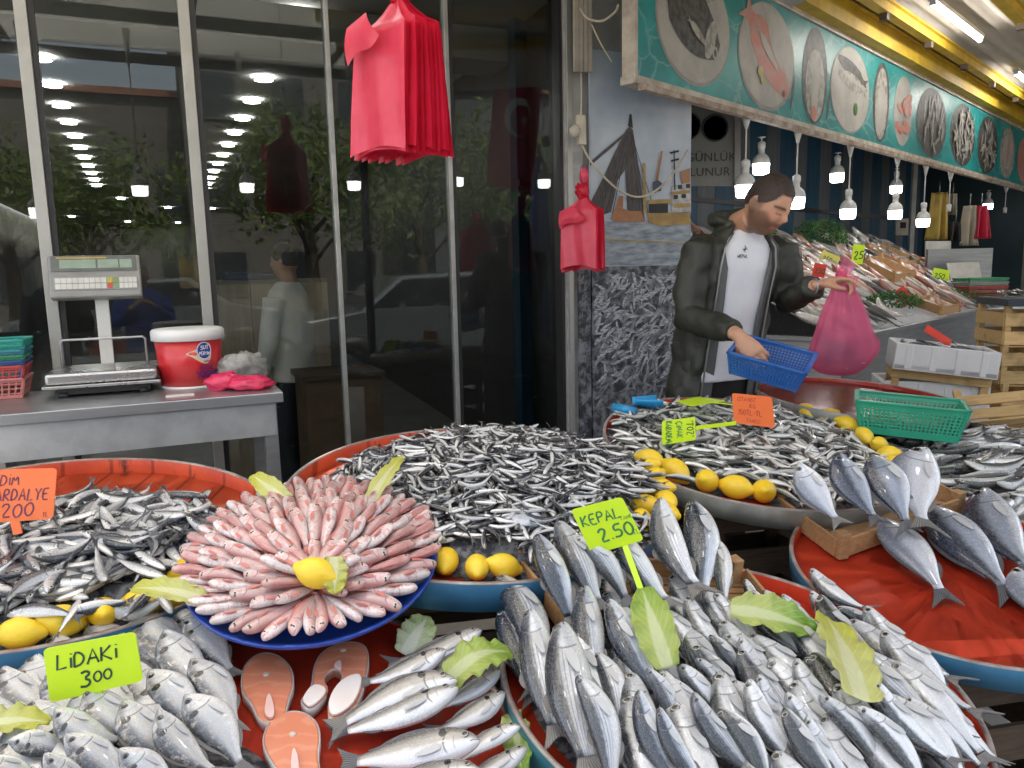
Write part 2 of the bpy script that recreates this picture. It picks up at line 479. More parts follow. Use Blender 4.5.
F['horsemack'] = fish_mat('small_mackerel_skin', (.035, .04, .034), (.58, .58, .54), (.88, .87, .82), .48, .72, head=(.36, .35, .3), scales=.15, mott=.3, eyedot=1, metal=.2)
F['whiting'] = fish_mat('whiting_skin', (.04, .045, .04), (.42, .42, .40), (.82, .81, .77), .42, .66, head=(.16, .16, .15), scales=.2, mott=.3, eyedot=1, metal=.2)
F['bank_silver'] = fish_mat('bank_silver_skin', (.08, .075, .07), (.40, .37, .33), (.70, .66, .6), .5, .85, eyedot=1, metal=.15, rough=.4)
F['bank_red'] = fish_mat('bank_red_skin', (.32, .10, .07), (.48, .27, .2), (.66, .52, .44), .45, .9, eyedot=1, metal=.1, rough=.4)
FIN = {'grey': fin_mat('fin_grey', (.10, .095, .09), (.2, .19, .18)), 'dark': fin_mat('fin_dark', (.05, .05, .055), (.12, .12, .13)), 'pect': fin_mat('fin_pectoral', (.40, .40, .40), (.56, .56, .56)), 'pale': fin_mat('fin_pale', (.3, .29, .27), (.46, .45, .42)), 'red': fin_mat('fin_red', (.5, .12, .1), (.62, .25, .2))}
EYE = [M('eye_socket', (.14, .13, .13), .3), M('eye_iris', (.42, .4, .34), .2, .3, col2=(.34, .32, .28)), M('eye_pupil', (.008, .008, .01), .06, coat=.6)]
EYE_D = [M('eye_socket', (.14, .13, .13), .3), M('eye_iris_dark', (.22, .21, .2), .2, .3), EYE[2]]

_tmpl = {}
def template(spec, skin, fin, side, var):
    key = (spec, skin, fin, side, var)
    if key in _tmpl: return _tmpl[key]
    sp = SPEC[spec]
    cz = (-.12, .2, -.3, .05, .34, -.02)[var % 6]; cy = (.06, -.12, .14, -.03, -.06, .2)[var % 6]*side
    bd = bender(cz, cy)
    out = []
    mb = MB(); add_body(mb, sp, bd, 18, 30); out.append(('body', mb.mesh('body', F[skin])))
    mb = MB(); add_tail(mb, sp, bd); out.append(('tail_fin', mb.mesh('tail_fin', FIN[fin])))
    mb = MB(); add_dorsal(mb, sp, bd); out.append(('dorsal_fin', mb.mesh('dorsal_fin', FIN[fin])))
    mb = MB(); add_anal(mb, sp, bd); out.append(('anal_fin', mb.mesh('anal_fin', FIN[fin])))
    mb = MB(); add_pect(mb, sp, bd, side); out.append(('pectoral_fin', mb.mesh('pectoral_fin', FIN['pect' if fin != 'red' else 'red'])))
    out.append(('eye', eye_mesh(sp, bd, side, EYE if spec in ('horse', 'seabass') else EYE_D)))
    _tmpl[key] = out
    return out
_small = {}
def small_mesh(spec, skin, fin, var, n=10, m=14):
    key = (spec, skin, var)
    if key in _small: return _small[key]
    sp = SPEC[spec]
    cz = (0, .45, -.5, .2, -.25, .75)[var % 6]; cy = (.05, -.3, .35, -.1, .3, -.4)[var % 6]
    bd = bender(cz, cy); mb = MB()
    add_body(mb, sp, bd, n, m, 0); add_tail(mb, sp, bd, 1)
    me = mb.mesh(spec, [F[skin], FIN[fin]])
    _small[key] = me; return me

def fish_matrix(H, T, n, s=1, roll=0, hscale=1):
    x = (T-H); L = x.length; x = x/L
    nn = (n - x*n.dot(x)).normalized()
    if s > 0: z = x.cross(nn)
    else: z = -x.cross(nn)
    y = z.cross(x)
    R = Matrix((x, y, z)).transposed()
    R = R @ Matrix.Rotation(roll, 3, 'X')
    Mx = R.to_4x4() @ Matrix.Diagonal((L, L*hscale, L*hscale, 1))
    Mx.translation = H
    return Mx
def place_fish(name, spec, skin, fin, H, T, n, label, cat='fish', group=None, s=1, roll=0, var=0, hs=1):
    Mx = fish_matrix(H, T, n, s, roll, hs)
    t = thing(name, label, cat, M=Mx, group=group)
    for nm, me in template(spec, skin, fin, s, var):
        o = bpy.data.objects.new(nm, me); link(o); o.parent = t
    return t
ORD = ['first', 'second', 'third', 'fourth', 'fifth', 'sixth', 'seventh', 'eighth', 'ninth', 'tenth', 'eleventh', 'twelfth', 'thirteenth', 'fourteenth', 'fifteenth', 'sixteenth', 'seventeenth', 'eighteenth', 'nineteenth', 'twentieth', 'twenty-first', 'twenty-second', 'twenty-third', 'twenty-fourth', 'twenty-fifth', 'twenty-sixth', 'twenty-seventh', 'twenty-eighth', 'twenty-ninth', 'thirtieth']
# ------------------------------------------------------------------ common materials
m_red = paint_red('tray_red_paint', (.62, .055, .022), (.58, .05, .021), rough=.26, streak=.1)
m_redworn = paint_red('tray_worn_orange_paint', (.66, .095, .03), (.5, .06, .025), rough=.4, streak=.9)
m_redwet = paint_red('tray_wet_red_paint', (.40, .035, .02), (.3, .03, .018), rough=.12, streak=.4, wet=True)
m_blue = M('tray_blue_paint', (.045, .19, .33), .45, col2=(.03, .13, .24), scale=6, bump=.1)
m_teal = M('tray_teal_paint', (.05, .22, .27), .45, col2=(.03, .13, .17), scale=6, bump=.1)
m_greyrim = M('tray_grey_paint', (.36, .35, .31), .5, col2=(.22, .21, .18), scale=7, bump=.1)
m_rimedge = M('tray_edge_bare', (.4, .36, .33), .45, .3, col2=(.22, .15, .13), scale=12)
m_wood = wood('crate_wood', (.52, .31, .14), (.38, .20, .085))
m_wood2 = wood('crate_wood_pale', (.62, .43, .2), (.5, .32, .13))
m_woodd = wood('stand_wood_dark', (.10, .065, .04), (.05, .033, .022))
m_steel = M('brushed_steel', (.30, .305, .31), .38, .85, col2=(.24, .245, .25), scale=4, stretch=(1, 1, 14), bump=.05)
m_alu = M('mullion_aluminium', (.42, .415, .395), .4, .55, col2=(.36, .355, .335), scale=3)
m_white = M('white_plastic', (.78, .78, .77), .4, col2=(.72, .72, .7), scale=5)
m_black = M('black_plastic', (.018, .018, .02), .45)
m_cable = M('beige_cable', (.52, .47, .36), .6)

# ------------------------------------------------------------------ world + light
world = bpy.data.worlds.new('World'); scene.world = world; world.use_nodes = True
wn = world.node_tree; wn.nodes.clear()
SUN_EL, SUN_AZ = rad(56), rad(-18)      # azimuth clockwise from +Y: the sun stands behind the building, the stalls are in open shade
sky = wn.nodes.new('ShaderNodeTexSky'); sky.sky_type = 'NISHITA'; sky.sun_disc = False
sky.sun_elevation = SUN_EL; sky.sun_rotation = SUN_AZ; sky.air_density = 1.0; sky.dust_density = 4.0; sky.ozone_density = .6
bg = wn.nodes.new('ShaderNodeBackground'); bg.inputs[1].default_value = .15
wo = wn.nodes.new('ShaderNodeOutputWorld')
hs_w = wn.nodes.new('ShaderNodeHueSaturation'); hs_w.inputs['Saturation'].default_value = .45
wn.links.new(sky.outputs[0], hs_w.inputs['Color']); wn.links.new(hs_w.outputs[0], bg.inputs[0]); wn.links.new(bg.outputs[0], wo.inputs[0])
sl = bpy.data.lights.new('sun', 'SUN'); sl.energy = 4.0; sl.angle = rad(1.5); sl.color = (1, .93, .83)
so = bpy.data.objects.new('sun', sl); link(so)
sd = V((math.sin(SUN_AZ)*math.cos(SUN_EL), math.cos(SUN_AZ)*math.cos(SUN_EL), math.sin(SUN_EL)))
so.rotation_euler = (-sd).to_track_quat('-Z', 'Y').to_euler(); so.location = sd*20

# ------------------------------------------------------------------ ground
g = NG('street_paving'); co = g.obj()
nz = g.noise(co, 1.5, 6, .6); nf = g.noise(co, 60, 3)
c = g.mixc(g.step(nz, .35, .7), (.30, .28, .25), (.22, .205, .185))
c = g.mixc(g.math('MULTIPLY', nf, .4), c, (.34, .32, .29))
m_ground = g.done(g.bsdf(Base_Color=c, Roughness=.7, Normal=g.bump(nf, .3)))
mb = MB(); mb.add([(-60, -60, 0), (60, -60, 0), (60, 60, 0), (-60, 60, 0)], [(0, 1, 2, 3)])
tag(mb.build('ground', m_ground), kind='structure')

rd = V((-math.sin(rad(24)), math.cos(rad(24)), 0)); ra = V((math.cos(rad(24)), math.sin(rad(24)), 0))
mb = MB(); c0_ = V((-1, 3.5, .004))-rd*6.5; mb.add([c0_-ra*40, c0_+ra*40, c0_+ra*40-rd*14, c0_-ra*40-rd*14], [(3, 2, 1, 0)])
tag(mb.build('road', M('road_asphalt', (.055, .055, .056), .8, col2=(.04, .04, .041), scale=3)), kind='structure')
mb = MB(); mb.bar(c0_-ra*40+V((0, 0, .05)), c0_+ra*40+V((0, 0, .05)), .15, .1); tag(mb.build('kerb', M('kerb_stone', (.3, .29, .27), .8)), kind='structure')

# ------------------------------------------------------------------ round trays
def tray_frame(c, tx, ty):
    n = V((math.tan(rad(ty)), -math.tan(rad(tx)), 1)).normalized()
    e1 = V((0, 1, 0)).cross(n).normalized(); e2 = n.cross(e1)
    Mx = Matrix((e1, e2, n)).transposed().to_4x4(); Mx.translation = V(c)
    return Mx
class Tray: pass
def tray(name, label, c, R, tx, ty, m_in, m_out, rim=.035, m_rimin=None, base_drop=.03):
    t = Tray(); t.M = tray_frame(c, tx, ty); t.M.translation -= t.M.to_3x3().col[2].normalized()*rim; t.n = t.M.to_3x3().col[2].normalized(); t.c = t.M.translation.copy(); t.R = R
    t.o = thing(name, label, 'tray', M=t.M)
    mb = MB(); mb.lathe([(.0001, 0), (R*.5, 0), (R-.011, 0)], 72); mb.lathe([(R-.011, -base_drop+.002), (.0001, -base_drop+.002)], 72)
    mb.build('base', m_in, t.o)
    mb = MB(); mb.lathe([(R-.012, -base_drop), (R-.003, -base_drop), (R+.002, rim-.003), (R, rim), (R-.007, rim), (R-.009, rim-.003), (R-.012, .0), (R-.012, -base_drop)], 96, mis=[0, 0, 1, 1, 1, 2, 2, 2])
    mb.build('rim', [m_out, m_rimedge, m_rimin or m_in], t.o, recalc=False)
    return t
def crate_stand(label, x, y, top, w=.5, rz=0.2, mat=None):
    t = thing('crate_stand', label, 'crate stand', (x, y, 0), rz)
    mat = mat or m_woodd
    h = w/2
    for sx in (-1, 1):
        for sy in (-1, 1):
            mb = MB(); mb.box((sx*(h-.02), sy*(h-.02), top/2), (.04, .04, top)); mb.build('post', mat, t)
    k = int(top/.13)
    for i in range(k):
        z = .06+i*(top-.1)/max(1, k-1)
        for q in range(4):
            mb = MB()
            if q < 2: mb.box((0, (h+.006)*(1 if q else -1), z), (w, .012, .085))
            else: mb.box(((h+.006)*(1 if q == 3 else -1), 0, z), (.012, w-.03, .085))
            mb.build('slat', mat, t)
    mb = MB(); mb.box((0, 0, top+.006), (w, w, .012)); mb.build('top_board', mat, t)

TA = tray('round_tray', 'large round tray with worn orange-red inside, heaped with sardines at the left', (-1.117, 1.82, .813), .52, 6, 5, m_redworn, m_blue, rim=.045)
TB = tray('round_tray', 'round blue-rimmed tray heaped with tiny anchovies in front of the glass', (-.10, 2.05, .835), .52, 6.5, 3, m_redworn, m_blue, rim=.04)
TC = tray('round_tray', 'round red tray carrying salmon steaks and small sea bream at front left', (-.47, 1.2, .622), .465, 6, 2, m_red, m_teal, rim=.004)
TD = tray('round_tray', 'teal-rimmed red tray full of striped mullet at front right of centre', (.415, 1.41, .634), .45, 7, 5, m_red, m_teal, rim=.035)
TE = tray('round_tray', 'nearly bare red tray with blue rim holding the large sea bream', (1.115, 1.86, .65), .40, 9, 0, m_red, m_blue, rim=.03)
TF = tray('round_tray', 'grey-rimmed round tray of small mackerel edged with lemons', (.808, 2.58, .814), .5, 9, 5, m_red, m_greyrim, rim=.035)
TG = tray('round_tray', 'empty wet shiny red tray in front of the man', (1.45, 3.2, .865), .42, 3, 4, m_redwet, m_greyrim, rim=.02)
TH_ = tray('round_tray', 'round tray of long dark-backed whiting at the right edge', (1.72, 2.68, .70), .46, 6, 0, m_red, m_greyrim, rim=.03)
for lb, t, w in (('dark slatted crate stand under the sardine tray', TA, .55), ('dark slatted crate stand under the anchovy tray', TB, .55), ('dark slatted crate stand under the salmon steak tray', TC, .5), ('dark slatted crate stand under the striped mullet tray', TD, .5), ('dark slatted crate stand under the tray of large sea bream', TE, .5), ('dark slatted crate stand under the small mackerel tray', TF, .5), ('dark slatted crate stand under the shiny empty tray', TG, .45), ('dark slatted crate stand under the whiting tray', TH_, .5)):
    crate_stand(lb, t.c.x, t.c.y, t.c.z-.095, w)

# blue plastic platter for the red mullet
P_M = tray_frame((-.437, 1.60, .815), 17, 3) @ Matrix.Scale(.88, 4)
platter = thing('blue_platter', 'deep blue plastic platter covered with a fan of red mullet', 'platter', M=P_M)
m_bluep = M('blue_platter_plastic', (.018, .07, .42), .3, col2=(.014, .055, .34), scale=4, coat=.3)
mb = MB(); mb.lathe([(.0001, -.045), (.2, -.045), (.25, -.035), (.285, -.005), (.297, .003), (.303, .001), (.300, -.008), (.288, -.02), (.255, -.052), (.2, -.062), (.0001, -.062)], 72)
mb.build('dish', m_bluep, platter)
bx = thing('support_box', 'grey upturned box propping the blue platter', 'box', (-.44, 1.63, .655))
mb = MB(); mb.prism([(-.11, -.07, 0), (.11, -.07, 0), (.11, .1, 0), (-.11, .1, 0)], (0, 0, .15)); mb.build('body', M('grey_box', (.3, .3, .31), .6), bx, bev=.006)
mb = MB(); mb.box((0, -.074, .13), (.23, .008, .03)); mb.build('lip', M('grey_box', (.3, .3, .31), .6), bx)

LEM = {'TA': (TA, [(20, 633), (63, 621), (103, 612), (141, 603), (180, 592), (184, 572)]), 'TB': (TB, [(446, 561), (477, 567), (504, 566)]), 'TBr': (TB, [(641, 521), (645, 505), (647, 468), (654, 478), (661, 488), (666, 501), (667, 514)]),
 'TF': (TF, [(650, 460), (676, 471), (707, 481), (736, 487), (764, 491)]), 'TFr': (TF, [(807, 412), (827, 417), (847, 424), (864, 436), (879, 445), (888, 455), (889, 467)])}
def keepout(*keys):
    pts = []
    for k in keys:
        t, px = LEM[k]; inv = t.M.inverted()
        pts += [inv @ on_plane(x, y, t.c+t.n*.035, t.n) for x, y in px]
    def ok(x, y, r=.062): return all((x-p.x)**2+(y-p.y)**2 > r*r for p in pts)
    return ok
koA, koB, koF = keepout('TA'), keepout('TB', 'TBr'), keepout('TF', 'TFr')
# ------------------------------------------------------------------ heaps of small fish
def dome(R, h0, cx=0, cy=0, p=.7):
    def f(x, y):
        d = ((x-cx)**2+(y-cy)**2)/(R*R)
        return h0*max(0, 1-d)**p
    return f
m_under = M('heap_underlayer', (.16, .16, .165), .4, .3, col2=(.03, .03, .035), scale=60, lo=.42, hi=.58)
def heap(t, spec, skins, fin, L, hf, mask, spacing, layers, label, cat, group, stufflabel, rnd, limit=290, roll=50, name=None, yawf=None, hs=1.0, size=(.85, 1.12)):
    pts = []
    for k in range(layers):
        y = -t.R; row = 0
        while y < t.R:
            x = -t.R + (spacing/2 if row % 2 else 0)
            while x < t.R:
                px = x+rnd.uniform(-.5, .5)*spacing; py = y+rnd.uniform(-.5, .5)*spacing
                if mask(px, py) and px*px+py*py < (t.R-.015)**2: pts.append((px, py, k))
                x += spacing
            y += spacing*.87; row += 1
    items = []
    for px, py, k in pts:
        yaw = yawf(px, py, rnd) if yawf else rnd.uniform(0, 2*math.pi)
        l = L*rnd.uniform(*size)
        d = V((math.cos(yaw), math.sin(yaw), 0))
        z0 = hf(px, py)
        a = V((px, py, 0))+d*l/2; b = V((px, py, 0))-d*l/2
        off = .006+.013*(k)+rnd.uniform(-.004, .006)
        def zz(q):
            r_ = math.hypot(q.x, q.y)
            return hf(q.x, q.y) if r_ < t.R else hf(q.x*t.R/r_, q.y*t.R/r_)
        a.z = .5*zz(a)+.5*z0+off+rnd.uniform(-.004, .012); b.z = .5*zz(b)+.5*z0+off+rnd.uniform(-.004, .01)
        for q in (a, b):
            r_ = math.hypot(q.x, q.y)
            if r_ > t.R-.02: q.z = max(q.z, .045)
        e = .01
        nn = V((hf(px-e, py)-hf(px+e, py), hf(px, py-e)-hf(px, py+e), 2*e)).normalized()
        H = t.M @ a; T = t.M @ b; n = (t.M.to_3x3() @ nn).normalized()
        s = rnd.choice((1, -1))
        items.append(((H-CP).length - k*.06, fish_matrix(H, T, n, s, rad(rnd.uniform(-roll, roll)), hs), rnd.choice(skins), rnd.randrange(6)))
    items.sort(key=lambda q: q[0])
    for d, Mx, sk, var in items[:limit]:
        o = inst(name or spec, small_mesh(spec, sk, fin, var), None, Mx)
        tag(o, label, cat, group)
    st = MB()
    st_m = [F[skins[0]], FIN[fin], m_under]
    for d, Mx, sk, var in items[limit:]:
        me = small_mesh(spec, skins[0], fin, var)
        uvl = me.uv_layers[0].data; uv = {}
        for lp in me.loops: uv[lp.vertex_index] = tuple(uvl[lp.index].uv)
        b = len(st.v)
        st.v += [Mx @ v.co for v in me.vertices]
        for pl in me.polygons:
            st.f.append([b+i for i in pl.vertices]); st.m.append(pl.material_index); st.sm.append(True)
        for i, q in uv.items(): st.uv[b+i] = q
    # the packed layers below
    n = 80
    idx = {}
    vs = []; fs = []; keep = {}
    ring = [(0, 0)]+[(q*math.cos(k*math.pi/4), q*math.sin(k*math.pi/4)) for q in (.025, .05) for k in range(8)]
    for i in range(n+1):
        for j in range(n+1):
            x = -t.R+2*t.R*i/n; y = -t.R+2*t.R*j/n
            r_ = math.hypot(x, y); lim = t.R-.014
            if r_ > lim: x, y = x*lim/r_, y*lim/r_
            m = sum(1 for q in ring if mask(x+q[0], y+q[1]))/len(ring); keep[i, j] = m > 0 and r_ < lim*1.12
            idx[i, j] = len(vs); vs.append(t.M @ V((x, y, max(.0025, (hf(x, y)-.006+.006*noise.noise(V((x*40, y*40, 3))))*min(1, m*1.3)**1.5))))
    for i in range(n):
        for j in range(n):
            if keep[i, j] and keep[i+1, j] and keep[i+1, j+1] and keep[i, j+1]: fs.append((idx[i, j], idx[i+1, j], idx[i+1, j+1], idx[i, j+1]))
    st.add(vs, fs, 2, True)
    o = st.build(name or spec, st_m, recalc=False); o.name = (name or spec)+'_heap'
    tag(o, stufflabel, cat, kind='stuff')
    return len(items)

rA = random.Random(11)
hA = dome(.54, .075, .03, -.14, .7)
def maskA(x, y): return y < .10+.05*math.sin(9*x)+.16*x and math.hypot(x, y) < .50 and not (y < -.44)
nA = heap(TA, 'sardine', ['sardine'], 'dark', .15, hA, lambda x, y: maskA(x, y) and koA(x, y, .042), .054, 3, 'dark-backed silver sardine in the loose heap on the orange-red tray', 'sardine', 'sardines heaped on the left tray', 'packed lower layer of the sardine heap on the left tray', rA, hs=1.2)
rB = random.Random(12)
hB = dome(.52, .115, .06, .0, .75)
def maskB(x, y): return math.hypot(x-.055, y+.05) < .455 and not (x < -.1 and y > .30+.55*(x+.1)) and y > -.40
nB = heap(TB, 'anchovy', ['anchovy'], 'dark', .102, hB, lambda x, y: maskB(x, y) and koB(x, y, .045), .0325, 2, 'tiny silver anchovy in the big tangled heap on the middle tray', 'anchovy', 'anchovies heaped on the middle tray', 'far and lower part of the anchovy heap on the middle tray', rB, roll=70, hs=1.1)
rF = random.Random(13)
hF = dome(.5, .05, 0, .0, .8)
def maskF(x, y): return math.hypot(x, y) < .46 and y > -.40
nF = heap(TF, 'horse', ['horsemack'], 'pale', .12, hF, lambda x, y: maskF(x, y) and koF(x, y, .052), .048, 2, 'small pale-bellied mackerel in the heap inside the ring of lemons', 'mackerel', 'small mackerel heaped on the grey-rimmed tray', 'lower layer of the small mackerel heap on the grey-rimmed tray', rF, name='small_mackerel')
rH = random.Random(14)
hH = dome(.46, .06, 0, .0, .8)
nH = heap(TH_, 'kefal', ['whiting'], 'dark', .23, hH, lambda x, y: math.hypot(x, y) < .43, .085, 2, 'long dark-backed whiting lying in the heap on the right edge tray', 'whiting', 'whiting heaped on the right tray', 'lower layer of the whiting heap on the right tray', rH, roll=35, name='whiting', hs=.85, yawf=lambda x, y, r: r.gauss(.15, .35)+r.choice((0, math.pi)))
print('heaps', nA, nB, nF, nH)

# ------------------------------------------------------------------ hand-laid fish
def off_plane(t, px, py, h): return on_plane(px, py, t.c+t.n*h, t.n)
def lay(t, rows, name, spec, cat, group, hs=1.0, facing=.0, lift=0, liftt=0):
    for r in rows:
        n0 = t.n
        (hx, hy), (tx, ty), hh, th, skin, fin, label = r[:7]
        roll = r[7] if len(r) > 7 else 0
        H = off_plane(t, hx, hy, hh+lift); T = off_plane(t, tx, ty, th+liftt)
        if facing: n0 = (t.n*(1-facing)+(CP-H).normalized()*facing).normalized()
        place_fish(name, spec, skin, fin, H, T, n0, label, cat, group, 1, rad(roll+((hx*31+hy*17) % 25)-12), ((hx*7+hy*3) % 6), hs*(1+.006*(((hx*13+hy*29) % 21)-10)))

g1 = 'small sea bream piled behind the yellow price card'
BG = 'bream_grey'
lay(TC, [
 ((178, 607), (228, 662), .055, .02, BG, 'grey', 'small silver bream at the back of the pile, touching the blue platter'),
 ((187, 616), (242, 676), .075, .025, BG, 'grey', 'plump silver bream with pink gill beside the blue platter'),
 ((142, 609), (192, 690), .06, .015, BG, 'grey', 'silver bream peeking up behind the top right of the lettered card'),
 ((100, 618), (140, 700), .06, .015, BG, 'grey', 'bream head poking above the lettered card, right of two'),
 ((50, 638), (92, 720), .055, .01, BG, 'grey', 'bream head poking above the lettered card, left of two'),
 ((162, 632), (218, 706), .075, .025, BG, 'grey', 'silver bream with dark gill spot in the second row right of the card'),
 ((196, 656), (250, 730), .075, .02, BG, 'grey', 'warm-flanked silver bream whose dark tail nears the salmon steak'),
 ((128, 664), (176, 730), .055, .02, BG, 'grey', 'pale bream mostly hidden behind the right edge of the card'),
 ((154, 666), (212, 738), .085, .03, BG, 'grey', 'silver bream lying just right of the yellow card'),
 ((-4, 672), (62, 728), .07, .03, BG, 'grey', 'broad pale bream at the left frame edge, left of the card'),
 ((-40, 700), (50, 742), .065, .03, BG, 'grey', 'pale bream cut by the frame below the yellow-tinged leaf'),
 ((84, 690), (150, 752), .075, .03, BG, 'grey', 'bream under the stick of the yellow card'),
 ((120, 702), (182, 774), .085, .03, BG, 'grey', 'bream with dark gill mark right of the card stick'),
 ((190, 690), (256, 770), .095, .03, BG, 'grey', 'darkest small bream, its tail on the red tray under the steak'),
 ((50, 714), (128, 752), .085, .04, BG, 'grey', 'bream just below the lower left corner of the yellow card'),
 ((152, 714), (218, 786), .10, .03, BG, 'grey', 'silver bream in the front row left of the darkest one'),
 ((10, 736), (84, 752), .085, .04, BG, 'grey', 'dusky small bream near the bottom left corner'),
 ((70, 730), (142, 796), .11, .04, BG, 'grey', 'large bream with bold black spot below the card stick'),
 ((-20, 756), (60, 796), .10, .04, BG, 'grey', 'pale bream cut off by the bottom left corner'),
 ((124, 744), (190, 812), .12, .04, BG, 'grey', 'bream with staring eye at the bottom frame edge'),
 ((42, 756), (112, 810), .12, .04, BG, 'grey', 'dark-faced bream at the bottom edge near the left corner'),
], 'sea_bream', 'bream', 'bream', g1, 1.1, .3, .02)

g2 = 'slim sea bream laid in a row on the red tray'
SB = 'seabass'
lay(TC, [
 ((484, 634), (386, 672), .05, .015, SB, 'grey', 'slim bream farthest back, beside the pale lettuce scrap'),
 ((478, 651), (402, 694), .035, .015, SB, 'grey', 'slim bream mostly hidden under the green leaf'),
 ((500, 673), (430, 716), .04, .02, SB, 'grey', 'dusky bream whose head shows below the green leaf'),
 ((508, 696), (432, 740), .045, .02, SB, 'grey', 'bream behind, its head next to the teal rim, uppermost of three'),
 ((518, 724), (446, 764), .05, .02, SB, 'grey', 'bream behind, its head next to the teal rim, middle of three'),
 ((529, 751), (452, 790), .055, .02, SB, 'grey', 'bream behind, its head next to the teal rim, lowest of three'),
 ((448, 654), (356, 692), .065, .02, SB, 'grey', 'slim bream second from the back of the row'),
 ((455, 675), (324, 724), .07, .02, SB, 'grey', 'long pale-bellied bream with tail by the open salmon steak'),
 ((460, 692), (326, 744), .075, .02, SB, 'dark', 'darker grey bream with forked tail in the middle of the row'),
 ((480, 741), (334, 766), .08, .025, SB, 'dark', 'white-bellied bream with forked tail in the front of the row'),
 ((482, 766), (350, 800), .09, .03, SB, 'dark', 'bream cut by the bottom edge at the front of the row'),
], 'slim_bream', 'seabass', 'bream', g2, 1.12, .25)

# ---- the crate of striped mullet and the round tray around it
KF, KD, HO, HD = 'kefal', 'kefal_dark', 'horse', 'horse_dark'
g3 = 'striped mullet on the teal-rimmed tray'
lay(TD, [
 ((558, 521), (606, 616), .19, .10, KF, 'grey', 'striped mullet second from the left in the wooden crate', 8, 1),
 ((580, 532), (640, 604), .19, .11, KF, 'grey', 'striped mullet lying under the lettered green card', 12, 1),
 ((612, 528), (672, 616), .19, .11, KF, 'grey', 'striped mullet just right of the green card stick', 10, 3),
 ((653, 503), (692, 606), .21, .11, KF, 'grey', 'upright pale mullet reaching up beside the lemons', 5, 3),
 ((697, 500), (710, 606), .21, .11, KD, 'grey', 'dark-backed striped mullet standing tallest in the crate', 15, 3),
 ((718, 537), (728, 610), .17, .11, HD, 'grey', 'short dark olive mullet at the right end of the crate', 30, 0),
 ((744, 580), (764, 620), .07, .05, HO, 'grey', 'small silver fish head squeezed in the crate corner', 0, 3),
 ((537, 534), (578, 632), .19, .09, KD, 'grey', 'dark blue-backed mullet leftmost inside the wooden crate', 18, 1),
 ((501, 612), (540, 706), .04, .02, KD, 'grey', 'dark mullet half hidden at the far left of the tray', 0, 3),
 ((508, 574), (560, 690), .08, .04, KF, 'grey', 'pale mullet with reddish cheek outside the crate board', 5, 3),
 ((582, 588), (596, 700), .12, .06, KD, 'grey', 'mullet with grey head up, in front of the crate bottom', 10, 3),
 ((528, 612), (556, 752), .10, .03, KF, 'grey', 'big bluish mullet along the left rim of the teal tray', 8, 0),
 ((604, 650), (632, 752), .09, .04, KF, 'grey', 'mullet head with dark fin, between two larger mullets', 10, 3),
 ((606, 602), (664, 714), .13, .06, KD, 'dark', 'dark-headed mullet with red gill beside the upright lettuce leaf', 15, 3),
 ((558, 626), (588, 790), .12, .05, KF, 'grey', 'long pale mullet second from the left rim', 8, 3),
 ((586, 672), (628, 800), .14, .06, KF, 'grey', 'large mullet with long pointed fin at the bottom edge', 10, 3),
 ((652, 666), (690, 748), .11, .05, KF, 'grey', 'mullet with brownish pink head at the leaf tip', 5, 3),
 ((632, 694), (680, 806), .12, .06, KD, 'grey', 'blue-grey mullet with dark fin left of the bottom centre', 14, 3),
 ((664, 672), (726, 744), .09, .05, KF, 'grey', 'slim mullet right of the brown-headed one', 5, 3),
 ((686, 698), (764, 796), .12, .06, KF, 'grey', 'mullet with big dark eye and long body at bottom centre', 0, 3),
 ((653, 711), (708, 806), .13, .07, KD, 'grey', 'black-backed mullet with white belly at the bottom edge', 18, 3),
], 'striped_mullet', 'kefal', 'mullet', g3, 1.22, .35, .02)
g4 = 'silver fish fanned over the teal-rimmed tray'
